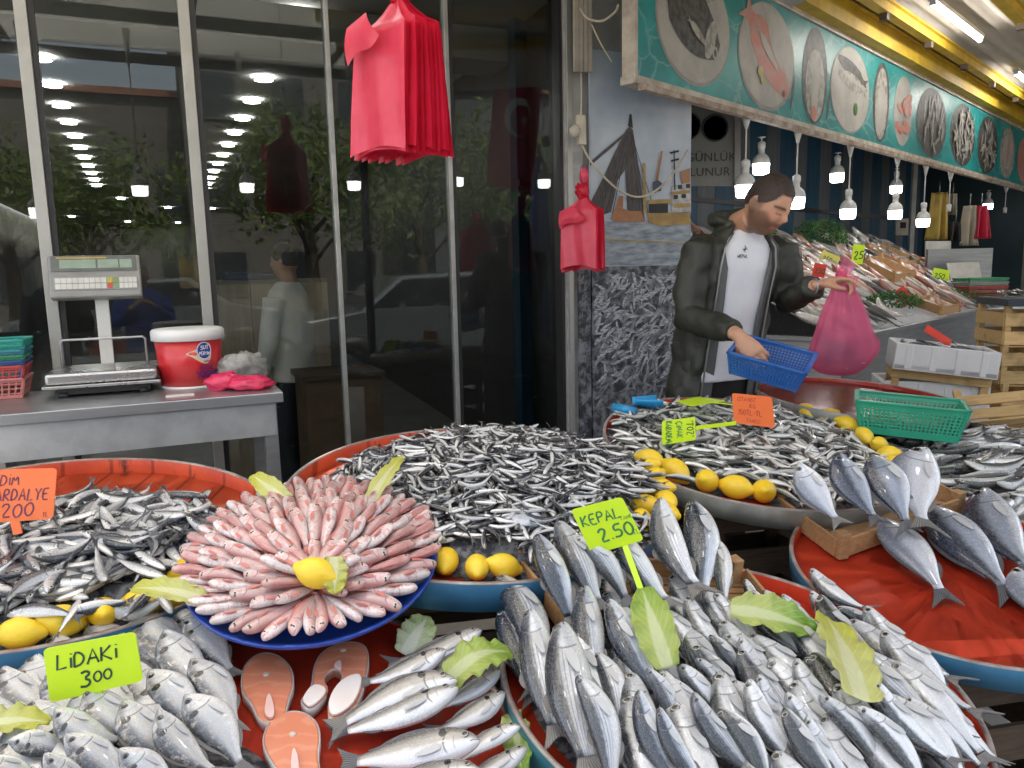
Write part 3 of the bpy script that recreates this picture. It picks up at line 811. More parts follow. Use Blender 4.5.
lay(TD, [
 ((763, 588), (800, 634), .06, .03, HO, 'grey', 'silver fish with staring eye beside the crate post', 0, 3),
 ((780, 596), (820, 632), .05, .03, HO, 'grey', 'pinkish white fish between crate post and rim', 0, 3),
 ((806, 574), (868, 620), .05, .03, HO, 'dark', 'plump white-bellied fish on the back rim of the teal tray', 0, 3),
 ((806, 596), (866, 646), .05, .03, HO, 'grey', 'silver fish second from the back rim on the right', 0, 3),
 ((838, 605), (896, 642), .065, .03, HD, 'dark', 'thin dark fish lying over the plump white-bellied one', 20, 3),
 ((680, 600), (734, 676), .10, .05, HO, 'grey', 'silver fish with big eye below the tallest mullet, leftmost of three', 0, 3),
 ((664, 606), (712, 682), .09, .05, HO, 'grey', 'silver fish half under the upright lettuce leaf', 0, 3),
 ((698, 592), (752, 664), .10, .05, HO, 'grey', 'silver fish with big eye below the tallest mullet, middle of three', 0, 3),
 ((713, 596), (768, 668), .10, .05, HO, 'grey', 'silver fish with big eye below the tallest mullet, rightmost of three', 0, 3),
 ((757, 637), (828, 704), .08, .04, HO, 'grey', 'silver fish emerging from under the broad lettuce leaf', 0, 3),
 ((727, 632), (800, 704), .09, .04, HO, 'grey', 'silver fish with dark snout behind the round-eyed one', 0, 3),
 ((800, 628), (850, 690), .07, .04, HD, 'dark', 'dark fish left of the slanting lettuce leaf', 18, 3),
 ((849, 620), (948, 706), .075, .04, HO, 'grey', 'long silver fish with reddish cheek right of the slanting leaf', 0, 3),
 ((892, 632), (968, 712), .075, .035, HO, 'grey', 'white silver fish nearest the right rim', -8, 3),
 ((865, 648), (950, 724), .085, .04, HO, 'grey', 'pale fish tucked under the edge of the slanting leaf', -5, 3),
 ((712, 633), (750, 688), .10, .05, HD, 'dark', 'dark-backed fish pointing up in the middle of the tray', 25, 3),
 ((734, 642), (790, 704), .10, .05, HO, 'grey', 'white fish with black eye right of the dark-backed one', 0, 3),
 ((700, 656), (742, 716), .10, .05, HO, 'grey', 'short pale fish left of the dark-backed one', 0, 3),
 ((681, 664), (736, 730), .10, .05, HO, 'grey', 'white fish with dark fin root left of tray centre', 0, 3),
 ((808, 654), (864, 714), .10, .05, HD, 'dark', 'dark-backed fish pointing at the slanting leaf stem', 15, 3),
 ((788, 664), (856, 748), .10, .05, HO, 'grey', 'silver fish with open dark mouth in the middle', 0, 3),
 ((752, 678), (800, 750), .11, .05, HO, 'grey', 'narrow silver fish with ringed eye, tray middle', 0, 3),
 ((740, 684), (800, 786), .12, .06, HO, 'grey', 'silver fish with ringed eye left of the narrow one', 0, 3),
 ((783, 695), (850, 776), .12, .06, HO, 'grey', 'silver fish with ringed eye above the dark front fish', 0, 3),
 ((724, 704), (786, 800), .13, .07, HD, 'dark', 'dark grey fish with brown snout at bottom centre right', 22, 3),
 ((903, 696), (996, 778), .09, .045, HO, 'dark', 'silver fish with open mouth below the slanting leaf', 8, 3),
 ((944, 704), (998, 772), .075, .04, HO, 'grey', 'small white fish at the lower right rim', -5, 3),
 ((823, 692), (902, 784), .13, .06, HO, 'grey', 'large pale silver fish with bold eye at bottom right', 0, 3),
 ((866, 686), (956, 780), .115, .05, HO, 'grey', 'upper of two bold-eyed silver fish under the leaf tip', 0, 3),
 ((862, 702), (946, 800), .13, .06, HO, 'dark', 'lower of two bold-eyed silver fish under the leaf tip', 8, 3),
 ((800, 720), (858, 800), .12, .06, HO, 'grey', 'dusky silver fish at the bottom edge left of the bold-eyed one', 5, 3),
 ((780, 710), (848, 806), .13, .07, HD, 'dark', 'black-backed fish at the bottom edge', 25, 3),
], 'silver_fish', 'horse', 'fish', g4, 1.5, .3, .01)

# bed that carries the upper layers of the pile
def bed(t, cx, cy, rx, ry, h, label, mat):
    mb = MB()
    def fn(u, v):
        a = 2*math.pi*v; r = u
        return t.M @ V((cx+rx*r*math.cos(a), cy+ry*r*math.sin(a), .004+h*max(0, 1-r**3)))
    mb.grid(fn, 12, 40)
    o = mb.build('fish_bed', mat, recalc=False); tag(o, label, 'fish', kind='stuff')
# lower layer of the same fish filling the gaps between the upper ones
rfill = random.Random(41)
for (t, spec, skins, nm, cat_, lab, grp, spots, L, ang, hgt, hs_) in (
  (TD, 'horse', (HO, HO, HO, HO, HD, KF), 'silver_fish', 'fish', 'silver fish of the lower layer, mostly hidden under the others on the teal-rimmed tray', 'lower layer of silver fish on the teal-rimmed tray', [(x*.078-.30, y*.092-.36) for x in range(9) for y in range(7)], .23, -1.0, .058, 1.5),
  (TC, 'bream', (BG,), 'sea_bream', 'bream', 'small sea bream of the lower layer, mostly hidden in the pile behind the yellow card', 'lower layer of small sea bream', [(x*.085-.42, y*.085-.24) for x in range(5) for y in range(5)], .19, -.95, .035, 1.05)):
    for x, y in spots:
        x += rfill.uniform(-.015, .015); y += rfill.uniform(-.02, .02)
        if t is TD and (math.hypot(x, y) > .36 or y > .2-.2*x): continue
        if t is TC and (x > -.06-.35*(y+.24)): continue
        a = ang+rfill.gauss(0, .07)+(-.25+ .6*x if t is TD else 0); d = V((math.cos(a), math.sin(a), 0)); h0 = hgt+.012*rfill.random()
        H = t.M @ (V((x, y, h0+.03))-d*L*.3); T = t.M @ (V((x, y, h0-.02))+d*L*.7)
        place_fish(nm, spec, rfill.choice(skins), 'grey', H, T, (t.n*.7+(CP-H).normalized()*.3).normalized(), lab, cat_, grp, 1, rad(rfill.uniform(-10, 12)), rfill.randrange(6), hs_)
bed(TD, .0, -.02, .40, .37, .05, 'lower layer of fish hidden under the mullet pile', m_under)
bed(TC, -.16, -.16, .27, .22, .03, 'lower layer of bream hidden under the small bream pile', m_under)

# large sea bream in the crate and on tray E
g5 = 'large sea bream set out on and beside the wooden tray crate'
lay(TE, [
 ((797, 464), (842, 530), .22, .10, 'bream_pale', 'grey', 'pale large bream leftmost in the flat wooden crate', 0, 3),
 ((836, 455), (878, 530), .23, .10, 'bream_blue', 'dark', 'blue-grey bream second from left in the flat crate', 0, 3),
 ((874, 453), (917, 532), .23, .10, 'bream_blue', 'dark', 'blue-grey bream third from left in the flat crate', 0, 3),
 ((917, 449), (912, 534), .22, .10, 'bream_pale', 'grey', 'silver bream rightmost in the flat crate', -5, 3),
], 'large_sea_bream', 'bream', 'bream', g5, 1.14, .35, .0)
lay(TE, [
 ((883, 516), (958, 602), .065, .025, 'bream_pale', 'dark', 'white bream on the red tray with its head on the crate edge', -12, 3),
 ((930, 505), (1022, 602), .065, .025, 'bream_blue', 'dark', 'dark blue bream in the middle of the red tray', 6, 3),
 ((977, 493), (1026, 586), .065, .025, 'bream_blue', 'dark', 'dark blue bream with its head against the whiting tray', 6, 3),
 ((1010, 570), (1080, 650), .03, .02, 'bream_pale', 'dark', 'white bream cut off by the right frame edge', 0, 3),
], 'large_sea_bream', 'bream', 'bream', g5, .88, .3, .0)

# ---- fan of red mullet on the blue platter
rp = random.Random(5)
foc = V((.055, -.178, 0)); Rp = .30
def p_h(x, y):
    d = math.hypot(x, y)
    return .012+.05*max(0, 1-(d/.3)**2)
cnt = {}
names = ['outermost', 'second', 'third', 'fourth', 'innermost']
def rim_dist(a):
    d = V((math.cos(a), math.sin(a), 0))
    b = foc.dot(d); cc = foc.dot(foc)-Rp*Rp
    return -b+math.sqrt(b*b-cc)
Lm = .15
for ring in range(5):
    a = rad(-200)+ring*.06
    n_ring = 0
    rows = []
    while a < rad(158):
        Rd = rim_dist(a)+.012
        hd = Rd-ring*.072
        if hd > .06+(.02 if ring else 0) or ring == 0:
            rows.append((a, hd))
        a += (.034 if ring == 0 else .037)/max(.12, hd-.03)*1.05
    for i, (a, hd) in enumerate(sorted(rows, key=lambda q: -q[0])):
        aa = a+rp.uniform(-.015, .015); hd2 = hd+rp.uniform(-.008, .008)
        d = V((math.cos(aa), math.sin(aa), 0))
        L = Lm*rp.uniform(.9, 1.08)
        Hh = foc+d*hd2; Tt = foc+d*max(-.02, hd2-L)
        Hh.z = p_h(Hh.x, Hh.y)+.018+.013*ring+rp.uniform(0, .006); Tt.z = p_h(Tt.x, Tt.y)+.004+.012*ring
        if hd2 < L: Hh.z += .012
        place_fish('red_mullet', 'redmullet', 'redmullet', 'red', P_M @ Hh, P_M @ Tt, (P_M.to_3x3() @ V((0, 0, 1))).normalized(),
                   'pink red mullet, %s clockwise in the %s ring of the blue platter' % (ORD[i] if i < 30 else 'last', names[ring]), 'red mullet', 'red mullet fanned on the blue platter', rp.choice((1, -1)), rad(rp.uniform(-38, 38)), rp.randrange(6), 1.2)
    print('ring', ring, len(rows))
for i, a in enumerate((22, 50, 78, 106, 134, 160)):
    d = V((math.cos(rad(a)), math.sin(rad(a)), 0)); Hh = foc+d*.10; Tt = foc-d*.03; Hh.z = .118; Tt.z = .085
    place_fish('red_mullet', 'redmullet', 'redmullet', 'red', P_M @ Hh, P_M @ Tt, (P_M.to_3x3() @ V((0, 0, 1))).normalized(), 'short pink red mullet, %s from the right around the central lemon of the platter' % ORD[i], 'red mullet', 'red mullet fanned on the blue platter', (1, -1)[i % 2], rad(rp.uniform(-25, 25)), i % 6, 1.25)
mb = MB()
mb.grid(lambda u, v: P_M @ V((.255*u*math.cos(2*math.pi*v), .255*u*math.sin(2*math.pi*v)-.0, p_h(.255*u*math.cos(2*math.pi*v), .255*u*math.sin(2*math.pi*v))-.006)), 10, 40)
tag(mb.build('mullet_bed', M('mullet_bed', (.45, .2, .18), .5, col2=(.25, .08, .07), scale=30), recalc=False), 'lower layer of red mullet hidden under the fan', 'fish', kind='stuff')

# ------------------------------------------------------------------ lemons
g = NG('lemon_peel'); co = g.obj(); rn = g.n('ShaderNodeObjectInfo').outputs['Random']
c = g.mixc(g.step(g.noise(co, 14, 3), .35, .7), (.86, .57, .02), (.82, .48, .012))
c = g.mixc(g.math('MULTIPLY', rn, .6), c, (.88, .66, .06))
m_lemon = g.done(g.bsdf(Base_Color=c, Roughness=.38, Normal=g.bump(g.n('ShaderNodeTexVoronoi', {'Vector': co, 'Scale': 180}).outputs['Distance'], .25, .001)))
_mb = MB()
def lw(d, p):
    k = abs(d.x)
    return p + V((math.copysign(.010*max(0, k-.86)/.14, d.x), 0, 0))
_mb.ellipsoid((0, 0, 0), (.041, .031, .031), Matrix.Identity(3), 28, 20, warp=lw)
_mb.v = [V(p) for p in _mb.v]
lemon_me = _mb.mesh('lemon', [m_lemon])
def lemon(p, r, rnd, label, group):
    Mx = Matrix.Translation(p) @ Matrix.Rotation(rnd.uniform(0, 6.3), 4, 'Z') @ Matrix.Rotation(rnd.uniform(-.5, .5), 4, 'Y') @ Matrix.Scale(r/.034, 4)
    o = inst('lemon', lemon_me, None, Mx); tag(o, label, 'lemon', group)
rl = random.Random(3)
def lemons(t, pxs, h, r, what, group):
    for i, (x, y) in enumerate(pxs):
        lemon(off_plane(t, x, y, h), r*rl.uniform(.94, 1.06), rl, 'lemon, %s from the left %s' % (ORD[i], what), group)
lemons(TA, LEM['TA'][1], .05, .034, 'along the front rim of the sardine tray', 'lemons on the sardine tray')
lemons(TB, LEM['TB'][1], .035, .031, 'below the anchovy heap by the platter', 'lemons at the front of the anchovy tray')
lemons(TB, LEM['TBr'][1], .045, .030, 'in the string down the right of the anchovies', 'lemons at the right of the anchovy tray')
lemons(TF, LEM['TF'][1], .04, .037, 'along the front of the small mackerel tray', 'lemons at the front of the mackerel tray')
lemons(TF, LEM['TFr'][1], .04, .034, 'along the right edge of the small mackerel tray', 'lemons at the right of the mackerel tray')
pl = P_M @ V((.058, -.19, .108)); tag(inst('lemon', lemon_me, None, Matrix.Translation(pl) @ Matrix.Rotation(-.2, 4, 'Z') @ Matrix.Rotation(.25, 4, 'Y') @ Matrix.Scale(.95, 4)), 'lemon at the heart of the red mullet fan', 'lemon')

m_ice = M('ice_grey', (.55, .57, .6), .15, col2=(.42, .44, .47), scale=25, coat=.4, bump=.3)
for px, py, r, lb in ((487, 440, .035, 'melting ice patch near the top of the anchovy heap'), (526, 522, .04, 'melting ice patch low on the anchovy heap left of the green card')):
    p = off_plane(TB, px, py, .09); inv_ = TB.M.inverted() @ p
    p = TB.M @ V((inv_.x, inv_.y, hB(inv_.x, inv_.y)+.016))
    mb = MB(); mb.ellipsoid((0, 0, 0), (r, r*.9, .016), n=20, m=12, warp=lambda d, q: q*(1+.45*noise.noise(d*2.4+V((px, 0, 0))))); o = mb.build('ice_patch', m_ice); o.matrix_world = Matrix.Translation(p) @ TB.M.to_3x3().to_4x4(); tag(o, lb, 'ice')
# ------------------------------------------------------------------ lettuce leaves
def leaf_mat(name, c1, c2, rib):
    g = NG(name); uvn = g.n('ShaderNodeUVMap', uv_map='UVMap').outputs[0]
    sp = g.n('ShaderNodeSeparateXYZ', {0: uvn}); u, v = sp.outputs[0], sp.outputs[1]
    k = g.math('ABSOLUTE', g.math('SUBTRACT', v, .5))
    nz = g.noise(g.vec(g.math('MULTIPLY', u, 4), g.math('MULTIPLY', v, 3)), 3, 5, .6)
    c = g.mixc(g.step(g.math('ADD', u, g.math('MULTIPLY', g.math('SUBTRACT', nz, .5), .5)), .3, .95), c1, c2)
    ribw = g.math('MULTIPLY', g.math('SUBTRACT', 1.0, u), .22)
    c = g.mixc(g.math('MULTIPLY', g.step(g.math('SUBTRACT', k, ribw), .05, -.03), .8), c, rib)
    vein = g.math('SINE', g.math('MULTIPLY', g.math('ADD', u, g.math('MULTIPLY', k, -.7)), 55))
    c = g.mixc(g.math('MULTIPLY', g.step(vein, .8, 1), .3), c, rib)
    b = g.bsdf(Base_Color=c, Roughness=.4, Normal=g.bump(g.math('ADD', nz, g.math('MULTIPLY', vein, .15)), .5, .003))
    tr = g.n('ShaderNodeBsdfTranslucent', {'Color': c})
    mx = g.n('ShaderNodeMixShader', {0: .25}); g.nt.links.new(b.outputs[0], mx.inputs[1]); g.nt.links.new(tr.outputs[0], mx.inputs[2])
    return g.done(mx)
LF = {'green': leaf_mat('lettuce_green', (.42, .50, .12), (.28, .42, .05), (.62, .66, .38)), 'yellow': leaf_mat('lettuce_yellow', (.60, .60, .20), (.55, .55, .06), (.72, .72, .45)), 'pale': leaf_mat('lettuce_pale', (.55, .6, .36), (.42, .52, .2), (.75, .76, .62)), 'bright': leaf_mat('lettuce_bright', (.5, .56, .16), (.22, .42, .04), (.66, .7, .42))}
def leaf(base, tip, width, n, mat, label, seed=0, curl=.02, ruffle=.008):
    base = V(base); tip = V(tip); x = tip-base; L = x.length; x = x/L
    n = (n-x*n.dot(x)).normalized(); y = n.cross(x)
    mb = MB()
    def fn(u, v):
        k = 2*v-1
        w = width/2*(.25+.75*math.sin(math.pi*min(1, (u*.85+.12)))**.8) * (1.0 if u < .9 else 1-.5*((u-.9)/.1)**2)
        edge = abs(k)**2
        wob = 1+.05*math.sin(u*17+seed+3*k)*edge+.04*math.sin(u*41+seed*2+2*k)*edge+.02*math.sin(u*83+seed)*edge
        z = curl*math.sin(math.pi*u)+ruffle*(.7*math.sin(u*23+seed+k*2)+.4*math.sin(u*47+seed*3))*edge + .35*w*k*k*(.6+.4*math.sin(seed))
        return base + x*(L*u) + y*(k*w*wob) + n*z
    mb.grid(fn, 28, 14, uv=True)
    o = mb.build('lettuce_leaf', LF[mat], recalc=False)
    so_ = o.modifiers.new('solid', 'SOLIDIFY'); so_.thickness = .0012
    tag(o, label, 'lettuce')
    return o
def tl(t, px, py, h): return off_plane(t, px, py, h)
leaf(tl(TD, 668, 668, .12), tl(TD, 642, 588, .19), .075, V((-.3, -1, .8)), 'green', 'upright lettuce leaf standing among the mullet below the green card', 1, .012)
leaf(tl(TD, 730, 610, .12), tl(TD, 816, 632, .10), .085, V((0, -.55, 1)), 'bright', 'broad lettuce leaf lying across the silver fish', 2, .015)
leaf(tl(TD, 862, 700, .14), tl(TD, 826, 616, .12), .10, V((.3, -.4, 1)), 'yellow', 'slanting yellow-green lettuce leaf on the right of the silver fish', 3, .01)
leaf(tl(TC, 446, 682, .055), tl(TC, 512, 652, .08), .085, V((-.2, -.4, 1)), 'green', 'folded green leaf over the heads of the slim bream', 4, .03)
leaf(tl(TC, 405, 655, .01), tl(TC, 428, 616, .05), .075, V((0, -.9, .6)), 'pale', 'pale white-green lettuce scrap behind the slim bream', 5, .01)
leaf(tl(TC, 512, 712, .015), tl(TC, 522, 775, .015), .05, V((0, 0, 1)), 'bright', 'strip of green leaf under the bream heads by the teal rim', 6, .005)
leaf(tl(TC, -20, 728, .085), tl(TC, 50, 722, .09), .05, V((0, -.4, 1)), 'yellow', 'yellow-tinged leaf lying on the bream at the left edge', 7, .012)
nP = (P_M.to_3x3() @ V((0, 0, 1))).normalized()
def tp(px, py, h): return on_plane(px, py, P_M.translation+nP*h, nP)
leaf(tp(205, 600, .03), tp(132, 588, .03), .05, V((0, -.5, 1)), 'yellow', 'long pale endive leaf sticking out left of the blue platter', 8, .012, .004)
leaf(tp(290, 505, .06), tp(252, 475, .07), .05, V((.3, -1, .6)), 'yellow', 'yellow leaf standing at the back left of the mullet fan', 9, .008, .004)
leaf(tp(366, 508, .06), tp(402, 456, .06), .045, V((-.2, -1, .5)), 'yellow', 'long yellow leaf standing between mullet fan and anchovies', 10, .01, .004)
leaf(P_M @ V((.092, -.16, .13)), P_M @ V((.107, -.23, .085)), .05, V((.3, -.9, .6)), 'yellow', 'small yellow leaf leaning on the lemon of the mullet fan', 11, .008, .006)

# ------------------------------------------------------------------ salmon steaks
def steak_mats():
    g = NG('salmon_flesh'); co = g.obj()
    w = g.n('ShaderNodeTexWave', {'Vector': co, 'Scale': 11, 'Distortion': 9, 'Detail': 3}); w.wave_type = 'RINGS'
    c = g.mixc(g.step(w.outputs['Fac'], .75, 1), (.72, .26, .145), (.76, .33, .205))
    c = g.mixc(g.math('MULTIPLY', g.noise(co, 30, 4), .4), c, (.62, .2, .11))
    fl = g.done(g.bsdf(Base_Color=c, Roughness=.3, Subsurface_Weight=.15, Subsurface_Scale=.01, Normal=g.bump(g.noise(co, 60, 4), .2)))
    return fl, M('salmon_skin', (.45, .42, .4), .3, .2, col2=(.6, .56, .52)), M('salmon_bone', (.75, .6, .5), .5), M('salmon_belly', (.82, .72, .66), .35, col2=(.85, .78, .74)), M('salmon_belly_pink', (.72, .42, .38), .35, col2=(.8, .55, .5))
fl, sk_, bo_, be_, bp_ = steak_mats()
def Z(x, y): return (240+x/3.413, 590+y/3.413)
def smooth_loop(pts, it=2):
    for _ in range(it):
        q = []
        for i in range(len(pts)):
            a, b = pts[i], pts[(i+1) % len(pts)]
            q.append((a[0]*.75+b[0]*.25, a[1]*.75+b[1]*.25)); q.append((a[0]*.25+b[0]*.75, a[1]*.25+b[1]*.75))
        pts = q
    return pts
def steak(label, outl, centre, flaps, h0=.002, th=.022, seam=None):
    pts = smooth_loop([Z(*p) for p in outl], 2)
    top = [off_plane(TC, x, y, h0+th) for x, y in pts]
    c3 = off_plane(TC, *Z(*centre), h0+th)
    t = thing('salmon_steak', label, 'salmon steak', loc=off_plane(TC, *Z(*centre), h0), group='salmon steaks on the red tray')
    mb = MB(); mb.prism([p-TC.n*th for p in top], TC.n*th); mb.build('flesh', fl, t, world=True, bev=.003)
    m = len(top); mb = MB()
    cen = sum(top, V())/m
    outp = [p+(p-cen).normalized()*.003 for p in top]
    vs = []; fs = []
    for i in range(m): vs += [top[i]-TC.n*.001, outp[i]-TC.n*.001, outp[i]-TC.n*(th-.001), top[i]-TC.n*(th-.001)]
    for i in range(m):
        j = (i+1) % m
        for k in range(4): fs.append((4*i+k, 4*j+k, 4*j+(k+1) % 4, 4*i+(k+1) % 4))
    mb.add(vs, fs, 0, True); mb.build('skin', sk_, t, world=True)
    mb = MB(); mb.lathe([(.0001, .0025), (.004, .0025), (.0065, .001), (.007, -.004)], 14, c3, M=TC.M.to_3x3()); mb.build('bone', bo_, t, world=True)
    for fo, mat in flaps:
        pp = [off_plane(TC, *q, h0+th+.0015) for q in smooth_loop([Z(*p) for p in fo], 2)]
        mb = MB(); mb.prism(pp, TC.n*.006); mb.build('belly_flap', mat, t, world=True, bev=.002)
steak('round salmon steak, left of the three, beside the bream pile', [(5, 290), (25, 240), (80, 208), (140, 225), (178, 270), (180, 330), (160, 380), (155, 430), (110, 450), (85, 450), (60, 430), (40, 380), (10, 350)], (90, 288), [([(98, 345), (118, 400), (118, 440), (95, 445), (80, 420)], bp_)])
steak('salmon steak with open white belly flaps, rightmost of the three', [(210, 370), (250, 330), (250, 270), (275, 210), (350, 175), (420, 180), (440, 220), (430, 290), (400, 390), (370, 410), (330, 440), (300, 430), (300, 370), (345, 312), (350, 280), (320, 262), (280, 300), (310, 345), (245, 410), (215, 385)], (352, 205), [([(213, 372), (252, 322), (308, 345), (245, 408), (218, 392)], be_), ([(302, 372), (350, 305), (425, 285), (398, 388), (330, 436), (304, 426)], be_), ([(318, 262), (345, 240), (348, 282), (330, 270)], bp_)])
steak('salmon steak at the bottom edge between the bream groups', [(80, 500), (100, 450), (150, 415), (210, 412), (260, 445), (272, 500), (262, 560), (272, 608), (262, 640), (180, 650), (150, 630), (120, 600), (85, 540)], (180, 492), [([(180, 535), (200, 570), (205, 640), (170, 630)], bp_)])

# ------------------------------------------------------------------ wooden crates on the trays
def board(parent, a, b, h, th, up, mat=None, name='slat'):
    mb = MB(); mb.bar(a, b, th, h, up=up); return mb.build(name, mat or m_wood, parent, world=True, bev=.0015)
def open_crate(label, corners, up, hgt, mat=None, gap=True, bottom=True, skip=()):
    """corners: 4 floor corners in order; boards stand along 'up'"""
    cs = [V(c) for c in corners]; up = V(up).normalized()
    t = thing('wooden_crate', label, 'crate', loc=sum(cs, V())/4)
    for i in range(4):
        a, b = cs[i], cs[(i+1) % 4]
        d = (b-a).normalized()
        if i in skip: continue
        if gap:
            board(t, a+d*.012+up*hgt*.25, b-d*.012+up*hgt*.25, hgt*.36, .008, up, mat)
            board(t, a+d*.012+up*hgt*.75, b-d*.012+up*hgt*.75, hgt*.36, .008, up, mat)
        else: board(t, a+d*.012+up*hgt*.5, b-d*.012+up*hgt*.5, hgt*.9, .008, up, mat)
        ctr = sum(cs, V())/4; inw = (ctr-a); inw -= up*inw.dot(up); inw.normalize()
        mb = MB(); mb.bar(a+inw*.02, a+inw*.02+up*(hgt*1.22), .03, .03, up=d); mb.build('corner_post', mat or m_wood, t, world=True, bev=.0015)
    if bottom:
        for k in range(5):
            f0, f1 = k/5+.02, (k+1)/5-.02; fm = (f0+f1)/2
            a = cs[0].lerp(cs[1], fm); b = cs[3].lerp(cs[2], fm)
            w = (cs[1]-cs[0]).length*(f1-f0)
            mb = MB(); mb.bar(a+up*.006, b+up*.006, w, .006, up=up); mb.build('bottom_slat', mat or m_wood, t, world=True)
    return t
# kefal crate: tilted up at the back of tray D
kc = [off_plane(TD, 568, 640, .03), off_plane(TD, 514, 572, .06), off_plane(TD, 738, 582, .06), off_plane(TD, 762, 612, .03)]
open_crate('tilted wooden crate of striped mullet on the teal-rimmed tray', kc, TD.n+V((0, -.1, .1)), .055, gap=False, bottom=True, skip=(3,))
ec = [off_plane(TE, 838, 560, .006), off_plane(TE, 774, 512, .006), off_plane(TE, 895, 478, .006), off_plane(TE, 962, 514, .006)]
open_crate('flat wooden crate under four large sea bream', ec, TE.n, .06, gap=False)

# ------------------------------------------------------------------ camera
cam = bpy.data.cameras.new('camera'); co_ = bpy.data.objects.new('camera', cam); link(co_)
cam.sensor_width = 36; cam.lens = FPX/1024*36; cam.clip_end = 500; cam.clip_start = .02
Mc = Matrix((CR, CU, -CF)).transposed().to_4x4(); Mc.translation = CP
co_.matrix_world = Mc; scene.camera = co_
scene.view_settings.view_transform = 'Standard'; scene.view_settings.look = 'None'
scene.view_settings.gamma = 1; scene.view_settings.exposure = 2.15
scene.cycles.max_bounces = 6; scene.cycles.diffuse_bounces = 3; scene.cycles.glossy_bounces = 3; scene.cycles.transmission_bounces = 4; scene.cycles.transparent_max_bounces = 10
# ------------------------------------------------------------------ glass shop front (left)
FA = V((math.cos(rad(24)), math.sin(rad(24)), 0)); FN = V((-math.sin(rad(24)), math.cos(rad(24)), 0))
P0 = V((-1.0, 3.5, 0)) + FN*.12
FROT = rad(24)
UZ = V((0, 0, 1))
def FP_(t, d, z): return P0 + FA*t - FN*d + UZ*z     # d metres in front of the glass
def f_t(px, py):
    p = on_plane(px, py, P0, FN); return (p-P0).dot(FA)
ZT = 3.25
mull = [f_t(60, 370), f_t(207, 310), f_t(340, 300), f_t(453, 300)]
tcol0, tcol1 = f_t(557, 300), f_t(577, 300)
print('mullions', mull, tcol0, tcol1)
shop = thing('glass_facade', 'tall glass facade in slim aluminium mullions behind the trays', 'facade', loc=P0, rotz=FROT)
edges = [mull[0]-1.6] + mull + [tcol0]
g = NG('shop_glass')
lw_ = g.n('ShaderNodeLayerWeight', {'Blend': .5})
tr = g.n('ShaderNodeBsdfTransparent', {'Color': (.72, .74, .73)})
gl = g.n('ShaderNodeBsdfGlossy', {'Color': (.95, 1, .98), 'Roughness': .0})
mx = g.n('ShaderNodeMixShader', {0: g.math('ADD', .032, g.math('MULTIPLY', g.math('POWER', lw_.outputs['Facing'], 4.0), .5))})
g.nt.links.new(tr.outputs[0], mx.inputs[1]); g.nt.links.new(gl.outputs[0], mx.inputs[2])
m_glass = g.done(mx)
for i in range(len(edges)-1):
    a, b = edges[i]+.012, edges[i+1]-.012
    mb = MB(); mb.box(((a+b)/2, .0, ZT/2+.05), (b-a, .008, ZT-.1)); mb.build('glass_pane', m_glass, shop)
m_thin = M('mullion_thin', (.42, .42, .41), .4, .6)
for i, t in enumerate(mull):
    w = .045 if i < 2 else .022
    mb = MB(); mb.box((t, -.005, ZT/2+.02), (w, .05, ZT-.04)); mb.build('mullion', m_alu if i < 2 else m_thin, shop, bev=.003)
    if i in (0, 1, 3):
        mb = MB(); mb.box((t+w/2+.012, .0, ZT/2+.02), (.022, .03, ZT-.04)); mb.build('gasket', m_black, shop)
mb = MB(); mb.box(((edges[0]+edges[-1])/2, 0, .03), (edges[-1]-edges[0], .05, .06)); mb.build('sill', m_alu, shop)
mb = MB(); mb.box(((edges[0]+edges[-1])/2, 0, ZT+.05), (edges[-1]-edges[0], .07, .14)); mb.build('head_rail', m_alu, shop)

# column at the right end of the glass
m_colm = M('column_panel', (.38, .38, .37), .5, .3, col2=(.3, .3, .29), scale=3, stretch=(1, 1, 4))
colm = thing('steel_column', 'grey metal-clad column between the glass front and the boat mural', 'column', loc=FP_(tcol0, 0, 0), rotz=FROT)
mb = MB(); mb.box((.01, .0, 2.2), (.022, .12, 4.4)); mb.build('gasket_strip', m_black, colm)
mb = MB(); mb.box((.075, -.01, 2.2), (.105, .13, 4.4)); mb.build('shaft', m_colm, colm, bev=.004)
mb = MB(); mb.box((.045, -.08, 2.2), (.03, .012, 4.4)); mb.build('cover_strip', m_alu, colm, bev=.002)
mb = MB(); mb.box((.165, .03, 2.2), (.07, .1, 4.4)); mb.build('side_flange', M('column_flange', (.3, .29, .28), .6), colm, bev=.003)
# wall above glass + upper wall over the whole front
m_up = M('upper_wall', (.35, .33, .3), .8, col2=(.28, .27, .25), scale=2)
wl = thing('upper_wall', 'plain upper wall of the building above the glass front', 'wall', loc=FP_(0, 0, ZT+.12), rotz=FROT)
mb = MB(); mb.box(((edges[0]+tcol1)/2, .1, .45), (tcol1-edges[0]+.6, .25, .9)); mb.build('wall', m_up, wl)  # out of view, cut low so the sun clears it onto the canvas

